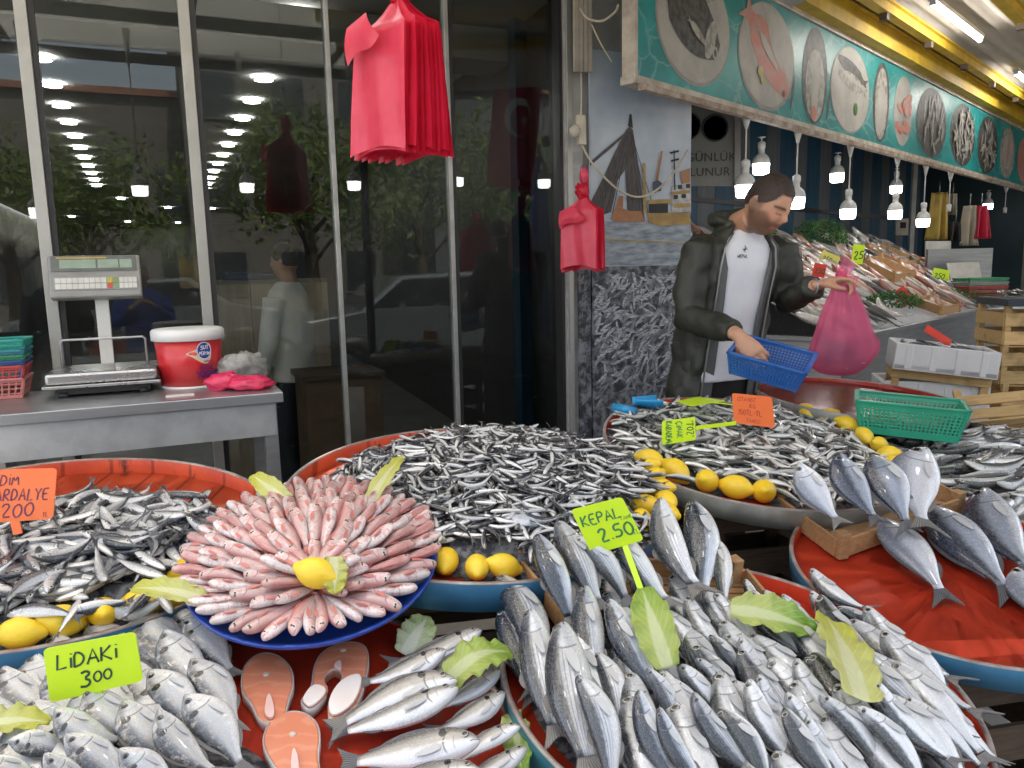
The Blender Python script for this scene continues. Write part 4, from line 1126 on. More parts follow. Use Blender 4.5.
# ------------------------------------------------------------------ interior behind the glass
m_floor = M('shop_floor_tiles', (.16, .155, .145), .3, col2=(.12, .115, .11), scale=2)
mb = MB()
fl_ = [FP_(-3.4, -.03, .02), FP_(3.2, -.03, .02), FP_(3.2, -22, .02), FP_(-3.4, -22, .02)]
mb.add(fl_, [(0, 1, 2, 3)]); tag(mb.build('shop_floor', m_floor), kind='structure')
ZC = 3.0
mb = MB(); mb.add([p+UZ*(ZC-.02) for p in fl_], [(0, 1, 2, 3)]); 
tag(mb.build('shop_ceiling', M('shop_ceiling_paint', (.5, .5, .48), .8, col2=(.42, .42, .4), scale=.7)), kind='structure')
m_iw = M('shop_wall_dark', (.32, .31, .29), .8, col2=(.24, .235, .22), scale=.8)
def wall(label, a, b, z0, z1, th, mat, name='wall'):
    a = V(a); b = V(b)
    t = thing(name, label, 'wall', loc=(a.x, a.y, z0))
    mb = MB(); mb.bar(V((a.x, a.y, (z0+z1)/2)), V((b.x, b.y, (z0+z1)/2)), th, z1-z0); mb.build('panel', mat, t, world=True)
    return t
wall('dim back wall deep inside the shop', FP_(-3.6, -22, 0), FP_(3.4, -22, 0), 0, 3.2, .1, m_iw)
wall('dim left side wall inside the shop', FP_(-3.5, -.1, 0), FP_(-3.5, -22, 0), 0, 3.2, .1, m_iw)
wall('dim right side wall inside the shop', FP_(1.75, -.25, 0), FP_(3.3, -22, 0), 0, 3.2, .1, M('shop_wall_black', (.03, .03, .032), .6))
# suspended drop: dark box beam and ducts seen through the glass
mb = MB(); mb.bar(FP_(-3.4, -1.3, 2.86), FP_(1.7, -1.3, 2.86), .4, .2); tag(mb.build('ceiling_beam', m_iw), 'dark drop beam under the shop ceiling just inside the glass', 'beam')

em_dl = emis('downlight_glow', (1, .98, .95), 20)
m_dlr = M('downlight_ring', (.7, .7, .68), .4)
dl_proto = None
def downlight(px_, label):
    global dl_proto
    if dl_proto is None:
        t = thing('ceiling_downlight', label, 'ceiling light', loc=px_)
        mb = MB(); mb.lathe([(.0001, 0), (.072, 0)], 24); mb.build('diffuser', em_dl, t)
        mb = MB(); mb.lathe([(.072, -.002), (.082, -.003), (.085, .004), (.072, .006)], 20, caps=False); mb.build('ring', m_dlr, t)
        dl_proto = t
    else:
        t = copy_tree(dl_proto); t.location = px_
    tag(t, label, 'ceiling light', 'round downlights in the shop ceiling')
    return t
zc = ZC-.027
def on_ceil(px, py): return on_z(px, py, zc)
r1a = on_ceil(299, 15); r2a = on_ceil(25, 25)
st1 = (on_ceil(214, 172)-r1a)/9; st2 = (on_ceil(75, 137)-r2a)/5
for i in range(13): downlight(r1a+st1*i, 'round ceiling downlight, %s from the glass in the right-hand row' % ORD[i])
for i in range(12): downlight(r2a+st2*i, 'round ceiling downlight, %s from the glass in the left-hand row' % ORD[i])
for i, q in enumerate([(121, 199), (168, 208), (212, 209), (178, 223), (128, 222), (129, 229), (72, 217), (76, 226)]):
    downlight(on_ceil(*q) if q[1] < 226 else on_ceil(q[0], 226), 'small far downlight deep in the shop, %s from the left group end' % ORD[i])

# wood-clad counter just inside
COFF = 1.1
def f_c(px, py): return (on_plane(px, py, P0+FN*COFF, FN)-P0).dot(FA)
g = NG('counter_wood'); co = g.obj()
mp = g.n('ShaderNodeMapping', {'Vector': co, 'Scale': (14, 14, 1.2)}).outputs[0]
nz = g.noise(mp, 2, 6, .65)
m_cw = g.done(g.bsdf(Base_Color=g.mixc(g.step(nz, .3, .7), (.40, .33, .24), (.28, .22, .155)), Roughness=.5))
ct = thing('wooden_counter', 'light wood-clad counter just inside the glass with a black cable hole', 'counter', loc=P0+FN*(COFF-.14), rotz=FROT)
ta, tb = f_c(207, 330)+.0, f_c(330, 330)
zc0 = 1.37
cuts = [ta, ta+(tb-ta)*.36, ta+(tb-ta)*.66, tb]
for i in range(3):
    mb = MB(); mb.box(((cuts[i]+cuts[i+1])/2, .16, zc0/2), (cuts[i+1]-cuts[i]-.004, .04, zc0)); mb.build('front_panel', m_cw, ct)
mb = MB(); mb.box(((ta+tb)/2, .45, zc0+.012), (tb-ta, .6, .024)); mb.build('worktop', M('counter_top', (.2, .17, .13), .4), ct)
mb = MB(); mb.box(((ta+tb)/2, .72, zc0/2), (tb-ta, .03, zc0)); mb.build('back_panel', m_iw, ct)
hp = on_plane(298, 375, P0+FN*(COFF-.002), FN)-P0
mb = MB(); R_ = Matrix.Rotation(math.pi/2, 3, 'X'); mb.lathe([(.0001, 0), (.032, 0), (.036, .006), (.030, .008)], 24, ((hp).dot(FA), .136, hp.z), M=R_); mb.build('cable_hole', m_black, ct)
cab = [on_plane(*q, P0+FN*(COFF-.015), FN) for q in ((296, 374), (304, 384), (316, 396), (325, 415), (330, 440), (333, 470))]
mb = MB(); mb.tube(cab, .006, 6); tag(mb.build('power_cable', m_black), 'black cable drooping from the hole in the wooden counter', 'cable')
mb = MB(); mb.tube([c+FA*(-.02*math.sin(i*.6)) for i, c in enumerate(cab)], .004, 6); tag(mb.build('power_cable', M('cable_grey', (.12, .12, .12), .5)), 'thinner grey cable beside the black one on the wooden counter', 'cable')
# second low cabinet further right and dark shelving
wc = thing('low_cabinet', 'brown low cabinet standing in the dark behind the glass', 'cabinet', loc=FP_(f_t(365, 330), -.75, 0), rotz=FROT)
mb = MB(); mb.box((0, 0, .42), (.42, .4, .84)); mb.build('body', M('cabinet_brown', (.17, .11, .07), .6, col2=(.13, .08, .05)), wc, bev=.004)
mb = MB(); mb.box((0, 0, .855), (.46, .44, .03)); mb.build('top', M('cabinet_top', (.1, .07, .05), .5), wc)
# carton and blue ledge inside
bl = thing('blue_shelf', 'dark blue shelf top on the counter inside the glass', 'shelf', loc=V((*(on_plane(262, 284, P0+FN*(COFF+.25), FN)).xy, zc0+.045)), rotz=FROT)
mb = MB(); mb.box((-.02, 0, -.005), (.42, .3, .03)); mb.build('shelf', M('shelf_blue', (.03, .06, .12), .4), bl, bev=.004)
mb = MB(); mb.box((-.02, .02, .025), (.36, .22, .012)); mb.build('tray', M('shelf_tray', (.05, .09, .17), .4), bl)
cl_ = thing('clipboard', 'tan clipboard hung inside next to the glass mullion', 'clipboard', loc=FP_(f_t(204, 270), -1.6, 1.45), rotz=FROT)
mb = MB(); mb.box((0, 0, 0), (.14, .012, .2)); mb.build('board', M('clip_tan', (.4, .28, .13), .6), cl_)
mb = MB(); mb.box((0, -.01, .09), (.05, .01, .02)); mb.build('clip', m_steel, cl_)

# ------------------------------------------------------------------ steel table with scale, bucket and bags
tz = at_y(283, 392, 2.97).z
print('table z', tz)
tfr = at_y(283, 392, 2.97)
dt = (P0-tfr).dot(FN); tt = (tfr-P0).dot(FA)
tab = thing('steel_table', 'long stainless steel table standing against the glass front', 'table', loc=FP_(tt, dt, 0), rotz=FROT)
L_ = 2.6; D_ = dt-.06
m_ss = M('table_steel', (.50, .50, .51), .32, .8, col2=(.42, .42, .43), scale=3, stretch=(1, 12, 12))
mb = MB(); mb.box((-L_/2, D_/2, tz-.02), (L_, D_, .04)); mb.build('table_top', m_ss, tab, bev=.003)
mb = MB(); mb.box((-L_/2, .03, tz-.105), (L_-.06, .025, .13)); mb.build('apron', M('apron_steel', (.56, .56, .57), .38, .6), tab)
for x in (-.05, -1.05, -2.1):
    for y in (.05, D_-.05):
        mb = MB(); mb.box((x, y, (tz-.04)/2), (.05, .05, tz-.045)); mb.build('leg', m_ss, tab)
for y in (.05, D_-.05):
    mb = MB(); mb.box((-1.25, y, .25), (2.4, .03, .03)); mb.build('stretcher', m_ss, tab)
def TT(px, py): return on_z(px, py, tz)
# scale
cpt = TT(104, 396)
sc = thing('weighing_scale', 'electronic platform scale with raised display on the steel table', 'scale', loc=cpt, rotz=FROT-.02)
m_plat = M('scale_plate', (.48, .48, .48), .28, .9, col2=(.4, .4, .4), scale=3)
mb = MB(); mb.box((0, .16, .075), (.39, .32, .045)); mb.build('platform', m_plat, sc, bev=.012)
mb = MB(); mb.box((0, .16, .045), (.41, .34, .012)); mb.build('platform_edge', m_plat, sc, bev=.003)
mb = MB(); mb.box((0, .16, .026), (.33, .26, .03)); mb.build('base', m_black, sc)
for sx in (-1, 1):
    for yy in (.04, .28):
        mb = MB(); mb.lathe([(.02, -.0), (.02, .02)], 12, (sx*.14, yy, 0)); mb.build('foot', m_black, sc)
mb = MB(); mb.tube([(-.155, .20, .095), (-.155, .2, .2), (-.145, .2, .21), (.145, .2, .21), (.155, .2, .2), (.155, .2, .095)], .005, 8); mb.build('guard_rail', m_ss, sc)
mb = MB(); mb.box((.0, .3, .245), (.05, .03, .33)); mb.build('post', M('scale_post', (.66, .65, .62), .5, col2=(.6, .6, .57)), sc, bev=.003)
R_ = Matrix.Rotation(rad(-14), 3, 'X')
hd = V((-.01, .27, .455))
m_hd = M('scale_housing', (.26, .26, .24), .35, col2=(.2, .2, .19), scale=6, coat=.3)
mb = MB(); mb.box(hd, (.335, .06, .175), R_); mb.build('display_head', m_hd, sc, bev=.008)
def hp_(x, z): return hd + R_ @ V((x, -.032, z))
def hbox(mb, x, z, w, h, d=.004, mi=0): mb.box(hp_(x, z), (w, d, h), R_, mi)
mb = MB(); hbox(mb, 0, .052, .31, .062); mb.build('screen_frame', M('scale_bezel', (.12, .13, .12), .4), sc)
mb = MB(); hbox(mb, -.06, .05, .13, .036, .008); hbox(mb, .05, .05, .075, .036, .008); hbox(mb, .115, .05, .045, .036, .008); mb.build('display', M('scale_lcd', (.27, .36, .27), .25), sc)
mb = MB(); hbox(mb, -.045, .075, .18, .007, .008); mb.build('display_label', M('scale_strip', (.45, .33, .08), .5), sc)
mb = MB(); hbox(mb, 0, -.03, .30, .055); mb.build('keypad', M('scale_keypad', (.3, .3, .28), .5), sc)
m_key = M('scale_key', (.62, .62, .58), .5); 
mb = MB()
for i in range(9):
    for j in range(2): hbox(mb, -.135+i*.0205, -.018-j*.024, .0185, .021, .008)
for i in range(4):
    for j in range(2): hbox(mb, .094+i*.0165, -.018-j*.024, .0148, .021, .008, 0)
for i, (mi) in enumerate((1, 2)): hbox(mb, .052+i*.02, -.018, .0185, .021, .008, mi)
hbox(mb, .052, -.042, .0185, .021, .008, 3); hbox(mb, .073, -.042, .0185, .021, .008, 4)
mb.build('keys', [m_key, M('key_yellow', (.5, .45, .05), .5), M('key_olive', (.25, .3, .1), .5), M('key_red', (.55, .08, .05), .5), M('key_green', (.15, .3, .15), .5)], sc)

# ---- lettering: stroke alphabet for handwriting, font curves for print
STK = {
'A': [[(0, 0), (.3, 1), (.6, 0)], [(.12, .38), (.5, .38)]], 'B': [[(0, 0), (0, 1), (.4, .95), (.45, .75), (.35, .55), (0, .52), (.45, .48), (.55, .25), (.4, .02), (0, 0)]],
'C': [[(.55, .85), (.35, 1), (.1, .8), (0, .5), (.1, .15), (.35, 0), (.55, .15)]], 'D': [[(0, 0), (.02, 1), (.35, .92), (.55, .55), (.4, .12), (0, 0)]],
'E': [[(.5, 1), (0, 1), (0, 0), (.52, .02)], [(0, .52), (.4, .54)]], 'F': [[(.5, 1), (0, 1), (0, 0)], [(0, .52), (.4, .54)]], 'G': [[(.55, .85), (.35, 1), (.1, .8), (0, .5), (.1, .15), (.35, 0), (.55, .2), (.55, .45), (.35, .45)]],
'İ': [[(.1, 0), (.1, .7)], [(.1, .92), (.13, .98)]], 'i': [[(.1, 0), (.1, .7)], [(.1, .92), (.13, .98)]], 'I': [[(.1, 0), (.1, 1)]],
'K': [[(0, 0), (.02, 1)], [(.5, 1), (.03, .45), (.55, 0)]], 'L': [[(.05, 1), (0, 0), (.5, .05)]], 'M': [[(0, 0), (.08, .9), (.3, .3), (.5, .95), (.62, 0)]],
'N': [[(0, 0), (.02, 1), (.5, .02), (.52, 1)]], 'O': [[(.28, 1), (.05, .8), (0, .4), (.18, .02), (.42, .08), (.55, .5), (.45, .9), (.28, 1)]],
'P': [[(0, 0), (.02, 1), (.4, .97), (.5, .75), (.38, .52), (.02, .48)]], 'R': [[(0, 0), (.02, 1), (.4, .97), (.5, .75), (.38, .52), (.02, .48), (.55, 0)]],
'S': [[(.5, .88), (.28, 1), (.05, .82), (.15, .58), (.42, .45), (.5, .2), (.25, 0), (0, .12)]], 'T': [[(0, 1), (.6, 1)], [(.3, 1), (.28, 0)]],
'V': [[(0, 1), (.25, 0), (.5, 1)]], 'Y': [[(0, 1), (.28, .5), (.55, 1)], [(.28, .5), (.26, 0)]], 'Z': [[(0, 1), (.5, 1), (0, 0), (.55, 0)]], 'U': [[(0, 1), (.02, .25), (.25, 0), (.48, .25), (.5, 1)]],
'0': [[(.28, 1), (.05, .8), (0, .4), (.18, .02), (.42, .08), (.55, .5), (.45, .9), (.28, 1)]], '1': [[(.1, .75), (.25, 1), (.22, 0)]], '2': [[(.02, .75), (.15, .98), (.4, .95), (.45, .7), (.05, 0), (.55, .03)]],
'3': [[(.05, .9), (.3, 1), (.48, .8), (.2, .55), (.5, .35), (.35, .03), (0, .1)]], '5': [[(.5, 1), (.1, 1), (.05, .55), (.35, .6), (.5, .35), (.35, .05), (0, .08)]], '7': [[(0, 1), (.5, 1), (.15, 0)]],
'.': [[(.05, 0), (.1, .06)]], '-': [[(.05, .45), (.4, .48)]], ' ': [], "'": [[(.1, 1), (.08, .75)]], ',': [[(.1, .05), (.05, -.2)]], 'Ç': [[(.55, .85), (.35, 1), (.1, .8), (0, .5), (.1, .15), (.35, 0), (.55, .15)], [(.3, 0), (.35, -.12), (.22, -.2)]],
}
def stroke_text(mb, s, x, y, h, fn, w=.1, gap=.28, slant=.08, rnd=None, wid=1.0, mi=0):
    """fn maps (u,v) on the card to a world point + gives normal; draws flat ribbons"""
    rnd = rnd or random.Random(1)
    for ch in s:
        jy = rnd.uniform(-.05, .05)*h
        mxx = .1
        for st in STK.get(ch, []):
            pts = [(x+(p[0]*wid+p[1]*slant)*h, y+jy+p[1]*h) for p in st]
            mxx = max(mxx, max(p[0] for p in st))
            # subdivide with smoothing
            if len(pts) > 3:
                q = [pts[0]]
                for i in range(len(pts)-1):
                    a, b = pts[i], pts[i+1]
                    q += [(a[0]*.75+b[0]*.25, a[1]*.75+b[1]*.25), (a[0]*.25+b[0]*.75, a[1]*.25+b[1]*.75)]
                q.append(pts[-1]); pts = q
            hw = w*h/2
            lefts = []; rights = []
            for i, p in enumerate(pts):
                a = pts[max(0, i-1)]; b = pts[min(len(pts)-1, i+1)]
                dx, dy = b[0]-a[0], b[1]-a[1]; l = math.hypot(dx, dy) or 1
                nx, ny = -dy/l*hw, dx/l*hw
                lefts.append(fn(p[0]+nx, p[1]+ny)); rights.append(fn(p[0]-nx, p[1]-ny))
            vs = []
            for a, b in zip(lefts, rights): vs += [a, b]
            mb.add(vs, [(2*i, 2*i+1, 2*i+3, 2*i+2) for i in range(len(pts)-1)], mi)
        x += (mxx*wid+gap*.6)*h
    return x
def card_map(TL, TR, BR, BL, lift):
    n = (TR-TL).cross(BL-TL).normalized()
    if n.dot(CP-TL) < 0: n = -n
    def fn(u, v):
        a = BL.lerp(BR, u); b = TL.lerp(TR, u); return a.lerp(b, v) + n*lift
    return fn, n
m_ink = M('ink_dark_green', (.02, .07, .04), .6); m_ink2 = M('ink_purple', (.16, .035, .10), .6); m_ink3 = M('ink_green', (.04, .22, .08), .6); m_ink4 = M('ink_red', (.45, .05, .04), .6)
m_neon = M('neon_yellow_card', (.62, .86, .015), .45, col2=(.58, .82, .015), scale=3, coat=.2)
m_orange = M('neon_orange_card', (.92, .19, .05), .45, col2=(.88, .17, .045), scale=3, coat=.2)
def price_card(label, px, Ys, mat, stick, lines, group=None, aspect=None, rot=False):
    if not hasattr(Ys, '__len__'): Ys = [Ys]*4
    TL, TR, BR, BL = [at_y(p[0], p[1], y) for p, y in zip(px, Ys)]
    t = thing('price_card', label, 'price card', loc=BL.lerp(BR, .5), group='neon price cards stuck among the fish')
    fn, n = card_map(TL, TR, BR, BL, 0)
    pts = []
    r = .07; asp = (TR-TL).length/(TL-BL).length
    for cx, cy, a0 in ((1-r, 1-r, 0), (r, 1-r, 90), (r, r, 180), (1-r, r, 270)):
        for k in range(5):
            a = rad(a0+k*22.5)
            pts.append(fn(cx+r*math.cos(a), cy+r*math.sin(a)*1.0))
    mb = MB(); mb.prism([p-n*.002 for p in pts], n*.002); mb.build('card', mat, t, world=True)
    if stick:
        a = at_y(stick[0][0], stick[0][1], (Ys[2]+Ys[3])/2) - n*.002; b = at_y(stick[1][0], stick[1][1], stick[2])
        mb = MB(); mb.bar(a, b, stick[3], .003, up=n); mb.build('stick', mat, t, world=True)
    f2, _ = card_map(TL, TR, BR, BL, .0008)
    A = asp
    f3 = (lambda x, y: f2(x/A, y)) if not rot else (lambda x, y: f2(y, 1-x*A if False else 1-x/ (1/A)))
    if rot: f3 = lambda x, y: f2(y/A, 1-x)
    mb = MB(); rr = random.Random(len(label))
    mats = []
    for (s, x, y, h, w, ink, wid) in lines:
        if ink not in mats: mats.append(ink)
        stroke_text(mb, s, x, y, h, f3, w, rnd=rr, wid=wid, mi=mats.index(ink))
    if mb.v: mb.build('lettering', mats, t, world=True)
    return t
price_card('neon yellow card reading LİDAKİ 300 over the small bream', [(43, 649), (135, 632), (143, 681), (50, 703)], 1.22, m_neon, ((97, 691), (105, 724), 1.24, .016),
           [('LİDAKİ', .2, .56, .27, .15, m_ink, 1.25), ('3', .56, .14, .31, .15, m_ink, 1.2), ('00', .8, .2, .2, .18, m_ink, 1.3)])
price_card('neon green-yellow card reading KEPAL 2.50 over the striped mullet', [(571, 510), (622, 497), (644, 540), (592, 555)], 1.56, m_neon, ((625, 546), (641, 590), 1.5, .012),
           [('KEPAL', .08, .60, .22, .15, m_ink3, 1.0), ('TANESİ', .78, .53, .08, .12, m_ink3, 1.1), ('2.50', .26, .2, .28, .15, m_ink3, 1.1), ('TL', .88, .17, .1, .12, m_ink3, 1)])
price_card('large neon orange card with purple writing over the sardines', [(-46, 471), (57, 468), (53, 519), (-48, 525)], 1.60, m_orange, ((14, 520), (18, 534), 1.60, .02),
           [('YEDİM', .55, .70, .2, .11, m_ink2, 1.0), ('SARDALYE', .62, .40, .22, .12, m_ink2, .85), ('200', .87, .08, .26, .11, m_ink2, 1.15), ('TL', 1.62, .06, .08, .12, m_ink2, 1)])
price_card('yellow card lettered sideways among the small mackerel', [(662, 421), (695, 417), (696, 440), (662, 445)], 2.42, m_neon, ((696, 428), (736, 423), 2.44, .012),
           [("'TOZ'", .12, 1.0, .26, .14, m_ink, 1.0), ('ÇİNAK', .1, .58, .24, .14, m_ink3, .95), ('KARADENİZ', .05, .15, .24, .16, m_ink3, .62)], rot=True)
price_card('orange-red card with faint red writing on the small mackerel', [(732, 393), (772, 397), (775, 428), (734, 423)], 2.55, m_orange, None,
           [('İSTAVRİT', .15, .76, .14, .1, m_ink4, .9), ('KG', .55, .56, .14, .12, m_ink4, 1), ('150TL-TL', .15, .32, .17, .12, m_ink4, .85), ('TANESİ', .4, .08, .12, .1, m_ink4, 1)])
price_card('yellow card lying flat at the back of the small mackerel', [(676, 401), (698, 396.5), (726, 400.5), (692, 406)], [2.72, 2.86, 2.78, 2.62], m_neon, ((715, 402), (736, 405), 2.7, .012), [])

# ---- yoghurt bucket
bp = TT(193, 389)+FN*.1
bu = thing('plastic_bucket', 'red yoghurt bucket with white lid on the steel table', 'bucket', loc=bp, rotz=FROT)
sbk = .97
m_bred = M('bucket_red', (.62, .025, .03), .3, col2=(.55, .02, .025), scale=4, coat=.3)
mb = MB(); mb.lathe([(.115*sbk, 0), (.118*sbk, .0), (.136*sbk, .215), (.128*sbk, .215), (.11*sbk, .01)], 48); mb.build('body', m_bred, bu)
mb = MB(); mb.lathe([(.117*sbk, .0), (.1225*sbk, .002), (.1225*sbk, .01), (.117*sbk, .012)], 48); mb.build('bottom_band', m_white, bu)
mb = MB(); mb.lathe([(.137*sbk, .195), (.146*sbk, .197), (.146*sbk, .232), (.140*sbk, .240), (.13*sbk, .243), (.0001, .243)], 48); mb.build('lid', m_white, bu)
def onb(x, z, lift=.0015):     # arc-length x around the front of the bucket
    r = (.118+(.136-.118)*z/.215)*sbk+lift
    a = -math.pi/2 + x/r - .10
    return V((r*math.cos(a), r*math.sin(a), z))
def decal(mb, pts, lift, mi):
    vs = [onb(x, z, lift) for x, z in pts]; c = onb(sum(p[0] for p in pts)/len(pts), sum(p[1] for p in pts)/len(pts), lift)
    b = mb.add(vs+[c], [(i, (i+1) % len(vs), len(vs)) for i in range(len(vs))], mi, True)
mb = MB()
def circ(cx, cz, rx, rz, n=28): return [(cx+rx*math.cos(2*math.pi*k/n), cz+rz*math.sin(2*math.pi*k/n)) for k in range(n)]
decal(mb, smooth_loop([(-.01, .145), (.02, .157), (.05, .165), (.08, .19), (.098, .18), (.10, .14), (.088, .105), (.065, .1), (.04, .115), (.015, .135)], 2), .0012, 0)
decal(mb, circ(.068, .155, .031, .036), .0022, 1)
decal(mb, circ(.068, .155, .027, .032), .0032, 2)
mb.build('emblem', [M('logo_cream', (.75, .62, .42), .4), m_white, M('logo_blue', (.02, .06, .33), .35)], bu, recalc=False)
mb = MB(); fb = lambda x, y: onb(x, y, .0045)
stroke_text(mb, 'SUT', .053, .160, .016, fb, .2, wid=1.1); stroke_text(mb, 'PERVIN', .046, .137, .014, fb, .2, wid=.85)
mb.build('emblem_lettering', m_white, bu)
mb = MB()
stroke_text(mb, 'SUZME', .045, .078, .016, fb, .2, wid=1.1); stroke_text(mb, 'YOGURT', .03, .045, .026, fb, .22, wid=1.0); stroke_text(mb, 'YARIM YA', .062, .107, .008, fb, .2)
mb.build('lettering', M('logo_navy', (.06, .03, .22), .4), bu)
# pink plastic bag lump
m_pinkl = M('pink_plastic', (.75, .03, .12), .3, col2=(.62, .02, .08), scale=9, coat=.3, bump=.3)
def lump(label, px, py, size, seed):
    p = TT(px, py)+FN*size[1]*.8
    mb = MB(); mb.ellipsoid((0, 0, size[2]*.75), size, n=28, m=18, warp=lambda d, q: V((q.x, q.y, max(-size[2]*.75, q.z)))*(1+.28*noise.noise(d*2.2+V((seed, 0, 0)))+.1*noise.noise(d*6+V((seed, 3, 0)))))
    o = mb.build('plastic_bag', m_pinkl); o.location = p; o.rotation_euler = (0, 0, FROT)
    tag(o, label, 'plastic bag')
lump('crumpled pink plastic bag on the table in front of the bucket', 227, 391, (.075, .05, .04), 1)
lump('flatter crumpled pink bag at the right end of the table', 253, 391, (.085, .05, .032), 5)
cb = thing('plastic_bale', 'clear plastic-wrapped white bale on the steel table behind the pink bags', 'bale', loc=TT(250, 392)+FN*.25+UZ*.07, rotz=FROT)
mb = MB(); mb.ellipsoid((0, 0, .0), (.10, .04, .06), n=30, m=20, warp=lambda d, p: p*(1+.3*noise.noise(d*3)+.12*noise.noise(d*9))); mb.build('wrap', M('clear_wrap', (.36, .36, .34), .12, col2=(.2, .2, .18), scale=14, bump=.5), cb)
jr = thing('glass_jar', 'small clear jar with a pale lid behind the pink bag', 'jar', loc=TT(253, 384)+FN*.2)
mb = MB(); mb.lathe([(.0001, 0), (.028, 0), (.03, .01), (.03, .06), (.024, .07)], 20); mb.build('jar', M('jar_grey', (.3, .32, .33), .15), jr)
mb = MB(); mb.lathe([(.026, .07), (.028, .072), (.028, .088), (.0001, .09)], 20); mb.build('lid', M('jar_lid', (.5, .5, .52), .3), jr)
mb = MB(); mb.box((0, 0, .003), (.1, .05, .004)); o = mb.build('receipt', m_white); o.location = TT(180, 396); o.rotation_euler = (0, 0, FROT); tag(o, 'white paper slip on the table edge below the bucket', 'paper')

# stack of coloured baskets at the left end
def basket(name, label, Mw, L, W, H, mat, cat='basket', group=None, taper=.85, cell=.022):
    t = thing(name, label, cat, M=Mw, group=group)
    th = .0022
    def P_(sx, sy, k):     # k 0..1 height
        f = taper+(1-taper)*k; return V((sx*L/2*f, sy*W/2*f, H*k))
    for (a, b) in (((-1, -1), (1, -1)), ((1, -1), (1, 1)), ((1, 1), (-1, 1)), ((-1, 1), (-1, -1))):
        mb = MB()
        A0, B0, A1, B1 = P_(*a, 0), P_(*b, 0), P_(*a, 1), P_(*b, 1)
        n = max(4, int((B1-A1).length/cell)); m = max(2, int(H/(cell*.8)))
        for i in range(n+1):
            f = i/n; mb.bar(A0.lerp(B0, f), A1.lerp(B1, f), .006 if 0 < i < n else .012, th*2, up=(B0-A0).cross(A1-A0))
        for j in range(1, m):
            f = j/m; mb.bar(A0.lerp(A1, f), B0.lerp(B1, f), .005, th*1.9, up=(B0-A0).cross(A1-A0))
        mb.bar(A0.lerp(A1, .09), B0.lerp(B1, .09), H*.18, th*2.2, up=(B0-A0).cross(A1-A0))
        mb.bar(A0.lerp(A1, .92), B0.lerp(B1, .92), H*.16, th*2.2, up=(B0-A0).cross(A1-A0))
        mb.build('side', mat, t)
    mb = MB()
    c = [P_(-1, -1, 1), P_(1, -1, 1), P_(1, 1, 1), P_(-1, 1, 1)]
    for i in range(4):
        d = (c[(i+1) % 4]-c[i]).normalized()*.008
        mb.bar(c[i]-d, c[(i+1) % 4]+d, .016, .008)
    mb.build('rim', mat, t, bev=.002)
    mb = MB(); 
    c0 = [P_(-1, -1, 0), P_(1, -1, 0), P_(1, 1, 0), P_(-1, 1, 0)]
    mb.prism([p+V((0, 0, .0)) for p in c0], V((0, 0, .004))); mb.build('bottom', mat, t)
    return t
bcols = [('pink', (.62, .22, .2)), ('red', (.6, .08, .07)), ('dark blue', (.03, .09, .3)), ('green', (.05, .28, .12)), ('light blue', (.05, .25, .35)), ('teal green', (.02, .33, .25)), ('turquoise', (.03, .38, .32))]
b0 = TT(-12, 402)+FN*.12
for i, (nm, c_) in enumerate(bcols):
    z = i*.02 + (0 if i == 0 else .028)
    basket('plastic_basket', '%s plastic basket, %s from the bottom of the stack on the steel table' % (nm, ORD[i]), Matrix.Translation(b0+UZ*(z+.002)) @ Matrix.Rotation(FROT+.03*math.sin(i*3), 4, 'Z'), .24+.004*i, .19, .075, M('basket_'+nm.replace(' ', '_'), c_, .35), group='nested plastic baskets at the left end of the steel table')
# ------------------------------------------------------------------ mural panels right of the column
MP = V((.42, 4.15, 0)); 
def mu(px, py, lift=0): return on_plane(px, py, MP - FN*lift, FN)
def poly(mb, pxs, lift, mi): 
    pts = [mu(x, y, lift) for x, y in pxs]
    mb.add(pts, [tuple(range(len(pts)))], mi)
g = NG('mural_sky'); co = g.obj()
sp = g.n('ShaderNodeSeparateXYZ', {0: co})
nz = g.noise(co, 1.6, 4, .6)
c = g.mixc(g.step(nz, .3, .7), (.26, .32, .40), (.50, .54, .59))
m_sky = g.done(g.bsdf(Base_Color=c, Roughness=.6))
g = NG('mural_water'); co = g.obj()
mp = g.n('ShaderNodeMapping', {'Vector': co, 'Scale': (3, 3, 14)}).outputs[0]
c = g.mixc(g.step(g.noise(mp, 3, 5, .6), .3, .7), (.13, .16, .19), (.34, .38, .42))
m_wat = g.done(g.bsdf(Base_Color=c, Roughness=.6))
m_net = M('mural_net', (.05, .045, .045), .8, col2=(.10, .09, .09), scale=20, stretch=(8, 8, 1))
m_hull = M('mural_hull', (.42, .28, .07), .6, col2=(.28, .17, .06), scale=10)
m_cabin = M('mural_cabin', (.5, .5, .48), .6, col2=(.3, .3, .3), scale=30)
m_dk = M('mural_dark', (.03, .03, .035), .7)
m_orh = M('mural_orange_hull', (.33, .17, .08), .6, col2=(.3, .12, .05), scale=12)
m_bluep2 = M('mural_blue', (.05, .07, .11), .6)
mw = (mu(690, 100)-mu(590, 100)).dot(FA)
mur = thing('boat_mural', 'printed wall panel of a yellow trawler with drying nets under grey sky', 'mural', loc=mu(640, 266), rotz=FROT)
def panel(parent, name, px0, px1, y0, y1, mat, th=.02):
    a = mu(px0, y0); b = mu(px1, y0); c_ = mu(px1, y1); d = mu(px0, y1)
    zt = max(a.z, b.z) if y0 < 268 else (a.z+b.z)/2; zb = (c_.z+d.z)/2
    a = V((a.x, a.y, zt)); b = V((b.x, b.y, zt)); c_ = V((b.x, b.y, zb)); d = V((a.x, a.y, zb))
    mb = MB(); mb.prism([a, b, c_, d], FN*th); return mb.build(name, mat, parent, world=True)
panel(mur, 'panel', 590, 692, 60, 266, m_sky)
